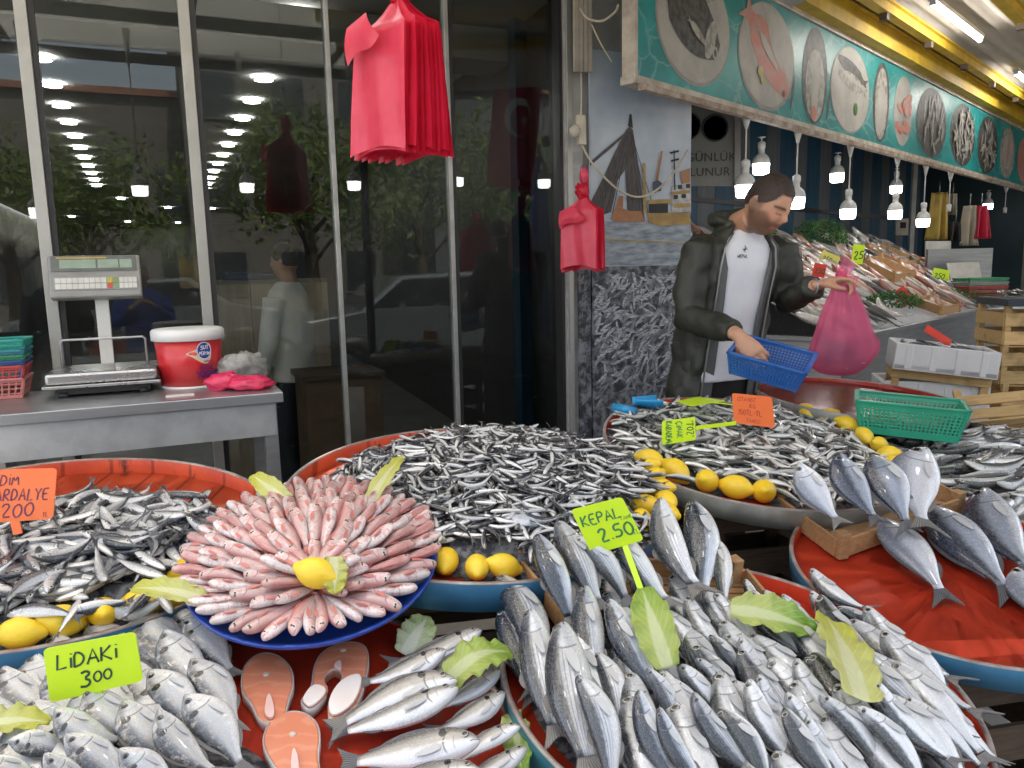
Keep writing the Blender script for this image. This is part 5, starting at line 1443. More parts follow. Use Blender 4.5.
mb = MB(); poly(mb, [(590, 222), (691, 219), (691, 265.5), (590, 265.5)], .002, 0); mb.build('water', m_wat, mur, world=True)
mb = MB(); poly(mb, [(590, 203), (604, 176), (612, 158), (626, 130), (630, 126), (633, 130), (640, 175), (645, 222), (628, 222), (625, 170), (618, 180), (611, 212), (600, 216), (590, 220)], .004, 0)
poly(mb, [(628, 126), (629.5, 114), (631.5, 114), (633, 128)], .005, 1); poly(mb, [(590, 162), (610, 145), (628, 130), (628, 133), (610, 149), (590, 166)], .005, 0)
for x0_, x1_ in ((594, 627), (598, 628), (605, 628), (612, 629), (640, 630), (648, 631), (655, 631)):
    poly(mb, [(x0_, 214), (x0_+.7, 214), (x1_+.5, 132), (x1_, 132)], .0045, 1)
mb.build('fishing_net', [m_net, m_dk], mur, world=True)
mb = MB(); poly(mb, [(611, 218), (616, 206), (630, 211), (641, 211), (645, 222), (615, 222)], .006, 0); poly(mb, [(616, 206), (619, 196), (623, 196), (623, 208)], .006, 0); mb.build('orange_boat', m_orh, mur, world=True)
mb = MB()
poly(mb, [(647, 213), (690, 212), (690, 224), (662, 226), (649, 223)], .006, 0)
poly(mb, [(649, 204), (668, 203), (668, 213), (649, 213)], .007, 2); poly(mb, [(648, 200), (672, 199), (672, 203), (648, 204)], .009, 0)
poly(mb, [(672, 186), (691, 182), (691, 213), (672, 213)], .006, 1); poly(mb, [(674, 204), (690, 203), (690, 207), (674, 208)], .009, 0)
poly(mb, [(671, 192), (690, 190), (690, 193), (671, 195)], .009, 0)
for q in ((676, 197), (684, 196), (680, 187), (688, 186)): poly(mb, [(q[0]-2, q[1]-2), (q[0]+2, q[1]-2), (q[0]+2, q[1]+2), (q[0]-2, q[1]+2)], .01, 2)
poly(mb, [(643, 163), (645.5, 163), (646.5, 213), (643.5, 213)], .008, 0)
poly(mb, [(653, 193), (661, 151), (663, 151), (656, 193)], .008, 3)
poly(mb, [(673.5, 150), (674.6, 150), (675.6, 190), (674, 190)], .008, 2); poly(mb, [(670, 152), (679, 150), (679, 152), (670, 154)], .009, 2); poly(mb, [(671, 160), (679, 158), (679, 160), (671, 162)], .009, 2)
poly(mb, [(653, 182), (658, 180), (662, 183), (661, 191), (653, 192)], .0085, 4)
poly(mb, [(680, 172), (690, 168), (690, 184), (682, 184)], .0055, 3)
mb.build('trawler', [m_hull, m_cabin, m_dk, m_orh, m_bluep2], mur, world=True)
mb = MB(); poly(mb, [(590, 238), (691, 243), (691, 244.3), (590, 239.4)], .005, 0); mb.build('rope_line', m_hull, mur, world=True)
# fish mural below
g = NG('fish_print_ground'); co = g.obj()
c = g.mixc(g.step(g.noise(co, 18, 5, .7), .4, .65), (.02, .022, .027), (.2, .21, .23))
m_fpg = g.done(g.bsdf(Base_Color=c, Roughness=.6))
fm = thing('fish_mural', 'black and white printed wall panel of piled anchovies under the boat scene', 'mural', loc=mu(640, 340), rotz=FROT)
panel(fm, 'panel', 592, 692, 266.8, 440, m_fpg)
m_fp1 = M('fish_print_light', (.50, .51, .54), .6, col2=(.15, .155, .17), scale=14, stretch=(3, 3, 9)); m_fp2 = M('fish_print_mid', (.28, .29, .32), .6, col2=(.1, .1, .115), scale=14)
mb = MB(); rm = random.Random(21); lay_i = 0
lo_ = mu(594, 436); hi_ = mu(690, 270)
W_ = (hi_-lo_).dot(FA); H_ = hi_.z-lo_.z
for k in range(280):
    cx = rm.uniform(.02, .98)*W_; cz = rm.uniform(.34, .97)*H_ if k < 235 else rm.uniform(.02, .34)*H_
    a = rm.gauss(.6, .55) if rm.random() < .7 else rm.uniform(0, 3.1); L = rm.uniform(.07, .115); w = L*rm.uniform(.14, .2); bd = rm.uniform(-.25, .25)
    pts = []
    for i in range(11):
        f = i/10; wv = w*math.sin(math.pi*min(1, f*.95+.03))**.7; x = (f-.5)*L; y = bd*(x*x/L*2)
        pts.append((x, y+wv*.5))
    low = [(x, y-2*0-(y2)) for (x, y), y2 in []]
    for i in range(10, -1, -1):
        f = i/10; wv = w*math.sin(math.pi*min(1, f*.95+.03))**.7; x = (f-.5)*L; y = bd*(x*x/L*2)
        pts.append((x, y-wv*.5))
    P3 = []
    for x, y in pts:
        X = min(max(cx+x*math.cos(a)-y*math.sin(a), .004), W_-.004); Zz = min(max(cz+x*math.sin(a)+y*math.cos(a), .004), H_-.004)
        P3.append(lo_+FA*X+UZ*Zz-FN*(.001+k*.00002))
    mb.add(P3, [tuple(range(len(P3)))], 0 if (rm.random() < .72 and k < 235) else 1)
mb.build('printed_fish', [m_fp1, m_fp2], fm, world=True)
nr = thing('fish_mural', 'narrow dark strip of printed fish wall panel beside the steel column', 'mural', loc=mu(585, 340, .01), rotz=FROT)
panel(nr, 'panel', 579, 590.5, 266, 440, m_fpg)
rm2 = random.Random(8); mb = MB()
for k in range(22):
    c_ = mu(rm2.uniform(581.5, 588.5), rm2.uniform(275, 430), .002+.0001*k); a = rm2.uniform(.3, 1.3); L = .05
    d = FA*math.cos(a)*.4+UZ*math.sin(a); e = FA*math.sin(a)*.4-UZ*math.cos(a)
    mb.add([c_-d*L/2, c_+e*.006, c_+d*L/2, c_-e*.006], [(0, 1, 2, 3)])
mb.build('printed_fish', m_fp2, nr, world=True)
# backing wall the murals hang on
wall('plain wall carrying the printed mural panels', MP+FN*.09-FA*.12, MP+FN*.09+FA*(mw+.02), 0, 3.2, .1, M('mural_wall', (.3, .29, .28), .7))
# beige cover over the mural strip, socket and cables
cv = thing('cable_cover', 'pale ribbed cover board high beside the steel column', 'cover', loc=mu(583, 60, .06), rotz=FROT)
mb = MB(); 
for i, x in enumerate((575.5, 580, 584.5, 589)): mb.bar(mu(x, -40, .05), mu(x+.4, 72, .05), .022, .02, up=FN)
mb.build('board', M('cover_beige', (.42, .38, .32), .6), cv, world=True)
sk = thing('power_socket', 'cream surface power socket with plug beside the boat mural', 'socket', loc=mu(581, 127, .05), rotz=FROT)
mb = MB(); mb.bar(mu(580.5, 115, .05), mu(581.5, 145, .05), .045, .03, up=FN); mb.build('box', M('socket_cream', (.55, .5, .4), .5), sk, world=True, bev=.004)
mb = MB(); mb.ellipsoid(mu(575, 131, .06), (.03, .022, .03), n=14, m=10, warp=lambda d, p: p*(1+.25*noise.noise(d*2))); mb.build('plug', M('socket_cream', (.55, .5, .4), .5), sk, world=True)
def cable(label, pts, r, mat, name='cable'):
    q = [V(p) for p in pts]
    out = []
    for i in range(len(q)-1):
        p0, p1, p2, p3 = q[max(0, i-1)], q[i], q[i+1], q[min(len(q)-1, i+2)]
        for k in range(6):
            t = k/6
            out.append(.5*((2*p1)+(p2-p0)*t+(2*p0-5*p1+4*p2-p3)*t*t+(3*p1-p0-3*p2+p3)*t**3))
    out.append(q[-1])
    mb = MB(); mb.tube(out, r, 6); tag(mb.build(name, mat), label, 'cable')
cable('slack beige cable looping from the socket across the boat mural', [mu(582, 145, .05), mu(590, 160, .05), mu(605, 178, .06), mu(622, 192, .06), mu(640, 197, .06), mu(658, 189, .06), mu(674, 172, .05), mu(688, 150, .04)], .006, m_cable)
cable('thin cable dropping from the beige cover to the socket', [mu(581, 73, .05), mu(581.5, 95, .05), mu(581, 116, .05)], .004, m_cable)
cable('beige cable sagging from the column top towards the sign corner', [at_y(580, 8, 4.0), at_y(587, 18, 4.0), at_y(602, 21, 3.95), at_y(615, 12, 3.85), at_y(618, 5, 3.8)], .006, m_cable)
cable('dark thin wire running down beside the column top', [at_y(592, 25, 4.0), at_y(600, 42, 4.0), at_y(612, 62, 4.0)], .004, m_cable)

# ------------------------------------------------------------------ right shop: frame b (along), nn (outward to the street)
b = V((.692, .722, 0)).normalized(); nn = V((.722, -.692, 0)).normalized(); inn = -nn
BROT = math.atan2(b.y, b.x)
S0_ = V((.53, 3.8, 0)) + b*.12
def s_px(px, d=0): 
    k = (px-512)/FPX; o = S0_+nn*d
    # include small roll correction through a plane hit
    p = on_plane(px, 150, o, nn); return (p-o).dot(b)
SIGN_L = 9.3; ZB, ZTOP = 2.3, 3.02
sg = thing('shop_sign', 'long turquoise fascia sign with round pictures of fish dishes', 'sign', loc=S0_+UZ*ZB, rotz=BROT)
g = NG('sign_sea'); co = g.obj()
n1 = g.noise(co, 2.2, 4, .6)
wob = g.n('ShaderNodeTexNoise', {'Vector': co, 'Scale': 2.5, 'Detail': 4}).outputs['Color']
vo = g.n('ShaderNodeTexVoronoi', {'Vector': g.n('ShaderNodeVectorMath', {0: g.n('ShaderNodeMapping', {'Vector': co, 'Scale': (1.4, 1.4, 3)}).outputs[0], 1: wob}).outputs[0], 'Scale': 1.6}); vo.feature = 'DISTANCE_TO_EDGE'
c = g.mixc(g.step(n1, .3, .7), (.008, .18, .19), (.03, .32, .31))
c = g.mixc(g.math('MULTIPLY', g.step(g.math('ADD', vo.outputs['Distance'], g.math('MULTIPLY', g.math('SUBTRACT', n1, .5), .12)), .04, .0), .4), c, (.28, .46, .42))
m_sea = g.done(g.bsdf(Base_Color=c, Roughness=.35))
m_frame = M('sign_frame', (.55, .5, .42), .5, col2=(.36, .3, .24), scale=9)
HS = ZTOP-ZB
mb = MB(); mb.box((SIGN_L/2, .035, HS/2), (SIGN_L-.04, .05, HS-.04)); mb.build('panel', m_sea, sg)
for nm, c_, s_ in (('frame_rail', (SIGN_L/2, .03, .015), (SIGN_L, .09, .04)), ('frame_rail', (SIGN_L/2, .03, HS-.015), (SIGN_L, .08, .04)), ('frame_end', (.012, .025, HS/2), (.03, .075, HS-.045)), ('frame_end', (SIGN_L-.012, .025, HS/2), (.03, .075, HS-.045))):
    mb = MB(); mb.box(c_, s_); mb.build(nm, m_frame, sg, bev=.003)
mb = MB(); mb.box((SIGN_L/2, -.05, -.03), (SIGN_L, .04, .03)); mb.build('lower_rail', M('rail_rust', (.42, .36, .3), .6, col2=(.25, .17, .12), scale=12), sg)
m_plate = M('print_plate', (.42, .4, .36), .5, col2=(.34, .325, .3), scale=6); m_plsh = M('print_plate_rim', (.3, .28, .25), .5)
m_pfd = M('print_dark_fish', (.035, .035, .033), .5, col2=(.11, .105, .1), scale=22); m_pfl = M('print_light_fish', (.42, .4, .36), .5, col2=(.2, .19, .17), scale=18)
m_pfp = M('print_pink_fish', (.52, .16, .12), .5, col2=(.45, .26, .22), scale=10); m_pgr = M('print_green', (.05, .18, .03), .5); m_pye = M('print_lemon', (.5, .45, .15), .5)
MATS = [m_plate, m_plsh, m_pfd, m_pfl, m_pfp, m_pgr, m_pye]
def ell(cx, cz, rx, rz, n=40, rot=0, a0=0, a1=2*math.pi): 
    return [(cx+rx*math.cos(a)*math.cos(rot)-rz*math.sin(a)*math.sin(rot), cz+rx*math.cos(a)*math.sin(rot)+rz*math.sin(a)*math.cos(rot)) for a in [a0+(a1-a0)*k/n for k in range(n)]]
def fishpoly(cx, cz, L, w, ang, tail=.25):
    pts = []
    for i in range(13):
        f = i/12; pts.append(((f-.5)*L, w/2*math.sin(math.pi*min(1, f*.8+.06))**.8*(1 if f < .9 else .6)))
    top = pts; 
    full = top+[(L*.5+L*.14, w*tail*1.6), (L*.56, 0), (L*.5+L*.14, -w*tail*1.6)]+[(x, -y) for x, y in reversed(top)]
    ca, sa = math.cos(ang), math.sin(ang)
    return [(cx+x*ca-y*sa, cz+x*sa+y*ca) for x, y in full]
def pic(name, label, els):
    mb = MB()
    for k, (pts, mi) in enumerate(els):
        y = .0095-.0012*(k+1) if k < 8 else -.0001-.0003*(k-7)
        mb.add([(x, y, z) for x, z in pts], [tuple(range(len(pts)))], mi)
    o = mb.build(name, MATS, sg, recalc=False); o['label'] = label
    return o
def span(x0, x1):
    a, c_ = s_px(x0), s_px(x1); return (a+c_)/2, (c_-a)/2
rs = random.Random(4)
c0, r0 = span(656, 729)
pic('fish_picture', 'picture of a dark bream on an oval plate', [(ell(c0, .38, r0, .31), 1), (ell(c0+.005, .385, r0*.97, .295), 0), (fishpoly(c0+.02, .55, r0*1.5, .14, .3), 3), (fishpoly(c0-.02, .40, r0*1.55, .34, math.pi-.42), 2), (ell(c0+r0*.42, .33, .05*1, .11, 24, -.4), 3), (ell(c0+r0*.55, .27, .03, .035), 0), (ell(c0+r0*.55, .27, .015, .02), 2), (fishpoly(c0+.02, .34, r0*.5, .05, math.pi-.5), 3)])
c0, r0 = span(737, 793)
pic('fish_picture', 'picture of a pink fish on a plate', [(ell(c0, .36, r0, .31), 1), (ell(c0, .37, r0*.96, .295), 0), (fishpoly(c0+.02, .37, r0*1.75, .26, math.pi-.62), 4), (fishpoly(c0+.10, .46, r0*.9, .12, math.pi-.9), 0), (fishpoly(c0+.0, .40, r0*.8, .06, math.pi-.62), 0), (ell(c0+r0*.6, .18, .02, .02), 2), (ell(c0-.1, .26, .035, .03), 6), (ell(c0-.07, .22, .03, .03), 6)])
c0, r0 = span(801, 826)
pic('fish_picture', 'picture of a tall narrow fish with dark edges', [(ell(c0, .36, r0, .31), 2), (ell(c0+.005, .3, r0*.75, .23), 3), (fishpoly(c0, .3, .36, .12, math.pi/2-.1), 0), (ell(c0-.01, .12, .04, .05), 4)])
c0, r0 = span(829, 868)
pic('fish_picture', 'picture of two fish on a round white plate', [(ell(c0, .36, r0, .30), 1), (ell(c0, .362, r0*.97, .29), 0), (fishpoly(c0+.0, .5, r0*1.4, .12, -.2), 2), (fishpoly(c0+.0, .42, r0*1.3, .12, -.12), 3), (fishpoly(c0+.0, .44, r0*.9, .04, -.15), 0), (ell(c0+.1, .24, .035, .045), 5)])
c0, r0 = span(872, 888)
pic('fish_picture', 'picture of a slim oval platter of pale fish', [(ell(c0, .36, r0, .3), 2), (ell(c0, .35, r0*.78, .27), 3), (ell(c0, .31, r0*.6, .18), 0)])
c0, r0 = span(893, 911)
pic('fish_picture', 'picture of orange-pink shrimps on a plate', [(ell(c0, .36, r0, .28), 0)]+[(ell(c0+rs.uniform(-.6, .6)*r0, .36+rs.uniform(-.17, .17), .09, .03, 12, rs.uniform(-.6, .6)), 4) for _ in range(14)])
for (x0, x1, lb, k) in ((916, 946, 'picture of a round heap of sardines', 26), (950, 975, 'picture of a round heap of anchovies', 50), (978, 998, 'picture of a round heap of slim silver fish', 45)):
    c0, r0 = span(x0, x1)
    pic('fish_picture', lb, [(ell(c0, .36, r0, .30), 2)]+[(fishpoly(c0+q*math.cos(a)*r0*.75, .36+q*math.sin(a)*.22, rs.uniform(.14, .2), .035, (1.3 if k < 30 else 0)+rs.gauss(0, .5 if k < 30 else 1.2)), 3) for q, a in [(math.sqrt(rs.random()), rs.uniform(0, 6.28)) for _ in range(k)]])
c0, r0 = span(1001, 1016)
pic('fish_picture', 'picture of pale pinkish fillets', [(ell(c0, .36, r0, .29), 3), (ell(c0, .38, r0*.7, .2), 0), (fishpoly(c0, .35, .3, .1, 1.4), 4)])
c0, r0 = span(1019, 1034)
pic('fish_picture', 'picture of red fish at the frame edge', [(ell(c0, .36, r0, .29), 4), (fishpoly(c0, .35, .3, .1, 1.2), 3)])
for x in (792, 856-28, 884): 
    c0 = s_px(x); pic('fish_picture', 'small loose fish printed between the plates', [(fishpoly(c0, .2, .2, .035, 1.35), 2)])
for x, l in ((645, 1), (632, .7)):
    pass

# awning (right): cream ceiling boards with yellow purlins and tube lamps
m_cream = M('awning_cream', (.50, .46, .40), .7, col2=(.44, .40, .35), scale=2, stretch=(1, 6, 1))
m_yel = M('beam_yellow', (.62, .42, .03), .5, col2=(.5, .32, .03), scale=6, bump=.05)
ZA = 3.2
aw = thing('awning', 'cream corrugated awning ceiling over the right fish stand', 'awning', loc=S0_+UZ*ZA, rotz=BROT)
mb = MB()
nseg = 60
def awn(u, v):
    return V((-1.5+14*u, .15-3.6*v, .012*math.cos(v*nseg*2*math.pi/2)))
mb.grid(awn, 2, 120); o = mb.build('sheet', m_cream, aw, recalc=False); s_ = o.modifiers.new('s', 'SOLIDIFY'); s_.thickness = .01
for i, (d, z, w, h) in enumerate(((.04, 3.09, .12, .15), (.26, 3.13, .07, .07), (.87, 3.13, .07, .07), (1.6, 3.13, .07, .07))):
    t = thing('yellow_beam', 'yellow painted beam under the awning, %s out from the fascia sign' % ORD[i], 'beam', loc=S0_+nn*d+UZ*z, rotz=BROT, group='yellow awning beams')
    mb = MB(); mb.box((5.5, 0, 0), (14, w, h)); mb.box((5.5, -.0, h/2-.006), (14, w+.05, .012)); mb.build('beam', m_yel, t)
    if i:
        for k in range(11):
            mb = MB(); mb.box((.6+k*1.0, 0, -h/2-.022), (.05, .05, .044)); mb.build('bracket', M('bracket_brown', (.14, .1, .07), .6), t)
bk = thing('sign_backing', 'dark gap board above the fascia sign under the awning', 'board', loc=S0_+UZ*3.07, rotz=BROT)
mb = MB(); mb.box((SIGN_L/2, .1, .03), (SIGN_L, .12, .05)); mb.build('board', m_black, bk)
em_tube = emis('tube_glow', (1, .97, .92), 14)
for i, (pa, pb) in enumerate((((932, 2), (985, 45)), ((1010, 68), (1050, 100)))):
    def hit(p): return on_z(p[0], p[1], 3.1)
    a, c_ = hit(pa), hit(pb)
    # tubes hang parallel to the beams
    mid = hit(((pa[0]+pb[0])/2, (pa[1]+pb[1])/2)); L = 1.2
    t = thing('tube_lamp', 'lit white tube lamp under the awning, %s from the top of the frame' % ('nearest' if i == 0 else 'second'), 'lamp', loc=mid, rotz=BROT, group='tube lamps under the awning')
    mb = MB(); mb.tube([(-L/2, 0, 0), (L/2, 0, 0)], .016, 12); mb.build('tube', em_tube, t)
    mb = MB(); mb.box((0, 0, .03), (L+.06, .05, .03)); mb.box((-L/2-.01, 0, .008), (.03, .035, .035)); mb.box((L/2+.01, 0, .008), (.03, .035, .035)); mb.build('fitting', M('tube_fitting', (.6, .6, .58), .5), t)

# bulbs hanging from the sign
em_bulb = emis('bulb_glow', (1, .98, .96), 6)
m_bulbw = M('bulb_white', (.72, .72, .7), .35)
bulb_proto = None
def bulb(px, py, d, label, top_z=None, scale=1.0):
    """px,py = centre of the glowing cup"""
    global bulb_proto
    p = on_plane(px, py, S0_+nn*d, nn)
    return bulb_at(p, label, (top_z or ZB-.03))
def bulb_at(p, label, topz, group='bulbs hanging under the sign'):
    t = thing('hanging_bulb', label, 'light bulb', loc=p, group=group)
    mb = MB(); mb.lathe([(.0001, -.044), (.045, -.042), (.052, -.034), (.056, .028), (.0001, .028)], 24); mb.build('diffuser', em_bulb, t)
    mb = MB(); mb.lathe([(.058, .026), (.058, .045), (.05, .068), (.032, .088), (.022, .094), (.022, .13), (.026, .132), (.026, .165), (.012, .175), (.0001, .176)], 24); mb.build('housing', m_bulbw, t)
    hc = max(.02, topz-p.z-.175)
    mb = MB(); mb.tube([(0, 0, .17), (0, 0, .175+hc)], .005, 6); mb.build('cord', m_bulbw, t)
    mb = MB(); mb.lathe([(.008, .175+hc*.72), (.028, .175+hc), (.0001, .175+hc)], 14); mb.build('ceiling_cup', m_bulbw, t)
    return t
for px, py, d, lb in ((745, 190, .02, 'hanging bulb left of the man\'s head, lowest of the pair'), (761, 168, -.25, 'hanging bulb just above the man\'s hair'), (796, 202, .02, 'hanging bulb at the right of the man\'s face'), (837, 177, -.35, 'short bulb tucked close under the sign, right of the man'),
                      (848, 213, .02, 'hanging bulb over the blue-striped wall, third from the man'), (896, 189, -.4, 'bulb tucked close under the sign above another bulb'), (895, 214, .02, 'hanging bulb directly below the tucked-up bulb'), (923, 222, .02, 'hanging bulb left of the yellow apron'), (988, 206, -.3, 'flat bulb glowing beside the far pink bags')):
    bulb(px, py, d, lb)
for px, py, lb in ((949, 205, 'unlit empty bulb holder under the sign'),  (1005, 208, 'unlit bulb holder farthest right under the sign')):
    p = on_plane(px, py, S0_+nn*.02, nn)
    t = thing('bulb_holder', lb, 'lamp holder', loc=p)
    hc = ZB-.03-p.z
    mb = MB(); mb.lathe([(.02, -.06), (.022, 0), (.01, .01), (.0001, .012)], 14); mb.build('socket', m_bulbw, t)
    mb = MB(); mb.tube([(0, 0, .01), (0, 0, hc)], .005, 6); mb.lathe([(.008, hc*.7), (.03, hc), (.0001, hc)], 14); mb.build('cord', m_bulbw, t)

# back wall of the right shop: blue and grey boards
m_bw1 = M('wall_teal_blue', (.012, .062, .11), .6, col2=(.009, .045, .085), scale=2, stretch=(6, 6, 1)); m_bw2 = M('wall_grey', (.10, .11, .12), .6, col2=(.075, .08, .09), scale=2, stretch=(6, 6, 1))
W0 = V((.48, 5.6, 0)) - b*.6
bwl = thing('striped_wall', 'back wall of blue and grey vertical boards behind the fish bank', 'wall', loc=W0, rotz=BROT)
x = 0; k = 0
while x < 9.2:
    w = .34 if k % 2 == 0 else .3
    mb = MB(); mb.box((x+w/2, .03, 1.6), (w-.006, .06, 3.2)); mb.build('board', m_bw1 if k % 2 == 0 else m_bw2, bwl)
    x += w; k += 1
mb = MB(); mb.box((4.6, -.012, 1.98), (9.2, .02, .04)); mb.build('rail', m_black, bwl)
wall('teal end wall of the right shop behind the hanging aprons', W0+b*8.6-inn*-.1, W0+b*8.6+nn*7, 0, 3.3, .1, M('wall_end_teal', (.006, .026, .032), .6, col2=(.005, .018, .024), scale=3))
mb = MB(); mb.box((4.4, .9-2.6/2+.0, 3.27), (10.6, 2.7, .05)); o = mb.build('shop_ceiling', M('stall_ceiling', (.3, .28, .25), .8)); o.matrix_world = Matrix.Translation(W0) @ Matrix.Rotation(BROT, 4, 'Z'); tag(o, kind='structure')  # unseen shop ceiling, added to keep direct sun off the fish bank
# daily fresh notice board
gb = thing('notice_board', 'dim grey notice board lettered GÜNLÜK BULUNUR behind the man', 'notice', loc=at_y(708, 150, 5.3))
GY = 5.3
ga, gb_, gc, gd = at_y(660, 95, GY), at_y(735, 95, GY), at_y(735, 186, GY), at_y(660, 186, GY)
mb = MB(); mb.prism([ga, gb_, gc, gd], V((0, .02, 0))); mb.build('board', M('notice_grey', (.17, .17, .155), .6, col2=(.14, .14, .13), scale=3), gb, world=True)
mb = MB(); mb.bar(at_y(736.5, 95, GY), at_y(736.5, 187, GY), .04, .05, up=V((0, 1, 0))); mb.build('frame', M('notice_frame', (.22, .21, .2), .6), gb, world=True)
for px_, py_ in ((688, 126), (715, 128)):
    mb = MB(); cc = at_y(px_, py_, GY-.003); r = 13/FPX*GY
    mb.lathe([(.0001, 0), (r*.86, 0), (r*.88, .002), (r, .002), (r, 0)], 28, cc, M=Matrix.Rotation(math.pi/2, 3, 'X'), mis=[0, 1, 1, 1, 1]); mb.build('round_picture', [M('notice_photo', (.10, .10, .09), .6, col2=(.035, .035, .035), scale=16), m_dk], gb, world=True)
def print_text(s, p, h, mat, parent, rotz=0, name='lettering', spacing=1.0):
    cu = bpy.data.curves.new('txt', 'FONT'); cu.body = s; cu.size = h; cu.extrude = .001; cu.align_x = 'CENTER'; cu.space_character = spacing
    o = bpy.data.objects.new('txt', cu)
    me = evaluated_mesh(o); bpy.data.objects.remove(o)
    me.materials.clear(); me.materials.append(mat)
    q = bpy.data.objects.new(name, me); link(q); q.parent = parent
    q.matrix_world = Matrix.Translation(p) @ Matrix.Rotation(rotz, 4, 'Z') @ Matrix.Rotation(math.pi/2, 4, 'X')
    return q
m_let = M('notice_letter', (.03, .03, .03), .6)
print_text('GÜNLÜK', at_y(711, 161, GY-.004), .078, m_let, gb, spacing=1.08)
print_text('BULUNUR', at_y(702, 176, GY-.004), .078, m_let, gb, spacing=1.08)

# ------------------------------------------------------------------ steel counter and sloped fish bank
K = V((1.85, 4.3, 0)); BL_ = 4.4; ZC1 = 1.0
bank = thing('steel_counter', 'stainless steel counter with a sloped top under the banked fish', 'counter', loc=K, rotz=BROT)
# local: x along b, y into the shop (inn)
mb = MB(); mb.box((BL_/2, -.0+.02, .62), (BL_, .04, .72)); mb.build('front_panel', m_steel, bank)
mb = MB(); mb.box((.02, .7, .62), (.04, 1.32, .72)); mb.build('end_panel', m_steel, bank)
mb = MB(); mb.box((BL_/2, .0, .99), (BL_+.02, .06, .03)); mb.build('front_lip', m_steel, bank, bev=.004)
mb = MB(); mb.box((-.0, .68, .99), (.06, 1.3, .03)); mb.build('end_lip', m_steel, bank, bev=.004)
def bk_(x, y): return V((x, y, ZC1-.005+.50*max(0, y-.08)))
mb = MB(); mb.add([bk_(0.03, .03), bk_(BL_, .03), bk_(BL_, 1.3), bk_(.03, 1.3)], [(0, 1, 2, 3)]); mb.prism([V((.03, 1.3, .2)), V((BL_, 1.3, .2)), V((BL_, 1.3, 1.6)), V((.03, 1.3, 1.6))], V((0, .02, 0)))
mb.build('sloped_top', M('bank_ice', (.5, .5, .5), .4, col2=(.4, .4, .42), scale=20), bank)
for x in (.1, 2.2, 4.3):
    mb = MB(); mb.box((x, .1, .13), (.06, .06, .26)); mb.build('leg', m_steel, bank)
Mb = bank.matrix_world.copy()
rb = random.Random(31)
nb = (Mb.to_3x3() @ V((0, -.5, 1))).normalized()
kinds = [('bank_silver', 'bream', .30, 'silver bream standing head-up on the sloped fish bank', 'silver bream on the bank'), ('bank_red', 'redmullet', .2, 'red mullet packed head-up on the sloped fish bank', 'red mullet on the bank'), ('bank_silver', 'kefal', .3, 'long silver fish leaning head-up on the sloped fish bank', 'long silver fish on the bank'), ('bank_red', 'bream', .28, 'reddish bream leaning head-up on the sloped fish bank', 'reddish bream on the bank')]
def zone(x, y):
    # kind for a place on the bank: front = small silver / red, back = larger
    if y > .95: return rb.choice((0, 2, 2, 0, 3))
    if y < .25 and x < .9: return 2
    if x < 1.1: return rb.choice((2, 0, 1, 2))
    if y > .6: return rb.choice((1, 3, 0, 2, 1))
    return rb.choice((1, 1, 3, 2))
rows_ = []
y = .14
while y < 1.28:
    x = .08
    while x < BL_-.03:
        rows_.append((x+rb.uniform(-.02, .02), y+rb.uniform(-.03, .03)))
        x += .106
    y += .142
for x, y in rows_:
    if (x < .4 and y > .95) or (1.15 < x < 2.1 and .12 < y < .34) or (.9 < x < 1.5 and y > 1.05) or (2.2 < x < 3.0 and y > 1.05): continue
    sk_n, spn, L, lb, gr = kinds[zone(x, y)]
    L *= rb.uniform(.85, 1.1)
    a = math.pi/2 + rb.gauss(.25, .28)
    d = V((math.cos(a), math.sin(a), 0))
    h = V((x, y, 0))+d*L*.5; t = V((x, y, 0))-d*L*.5
    t.y = max(t.y, -.0)
    H = bk_(h.x, h.y)+V((0, 0, .045+rb.uniform(0, .03))); T = bk_(t.x, t.y)+V((0, 0, .018))
    o = inst('bank_fish', small_mesh(spn, sk_n, 'pale' if 'silver' in sk_n else 'red', rb.randrange(6)), None, fish_matrix(Mb @ H, Mb @ T, nb, rb.choice((1, -1)), rad(rb.uniform(-40, 40)), rb.uniform(.9, 1.2)))
    tag(o, lb, 'fish', gr)
# parsley clumps
g = NG('parsley'); rn = g.n('ShaderNodeObjectInfo').outputs['Random']; co = g.obj()
c = g.mixc(g.step(g.noise(co, 9, 3), .35, .65), (.02, .075, .012), (.06, .16, .025))
m_par = g.done(g.bsdf(Base_Color=c, Roughness=.6))
def parsley(label, c, r, n, seed):
    rr = random.Random(seed); mb = MB()
    for i in range(n):
        d = V((rr.gauss(0, 1), rr.gauss(0, 1), abs(rr.gauss(0, 1)))).normalized()
        p = V((d.x*r[0], d.y*r[1], d.z*r[2]))*rr.uniform(.3, 1)**.5
        s = rr.uniform(.012, .026)
        q = Quaternion((rr.gauss(0, 1), rr.gauss(0, 1), rr.gauss(0, 1), rr.gauss(0, 1))).normalized()
        vs = [V((0, 0, 0)), V((.5, .35, .1)), V((1, .1, -.05)), V((.75, 0, .1)), V((1, -.25, 0)), V((.45, -.4, .1))]
        mb.add([p+(q @ (v*s)) for v in vs], [(0, 1, 2, 3), (0, 3, 4, 5)])
    o = mb.build('parsley', m_par, recalc=False); o.matrix_world = Matrix.Translation(Mb @ V(c)) @ Matrix.Rotation(BROT, 4, 'Z'); tag(o, label, 'parsley')
parsley('dark parsley bunch at the front of the bank behind the pink bag', bk_(1.6, .25)+V((0, 0, .02)), (.5, .16, .11), 1300, 1)
parsley('tall parsley bunch at the back of the bank left of the others', bk_(1.2, 1.2)+V((0, 0, .03)), (.36, .2, .26), 1400, 2)
parsley('wide parsley bunch at the back of the bank below the wall socket', bk_(2.6, 1.2)+V((0, 0, .03)), (.5, .2, .24), 1500, 3)
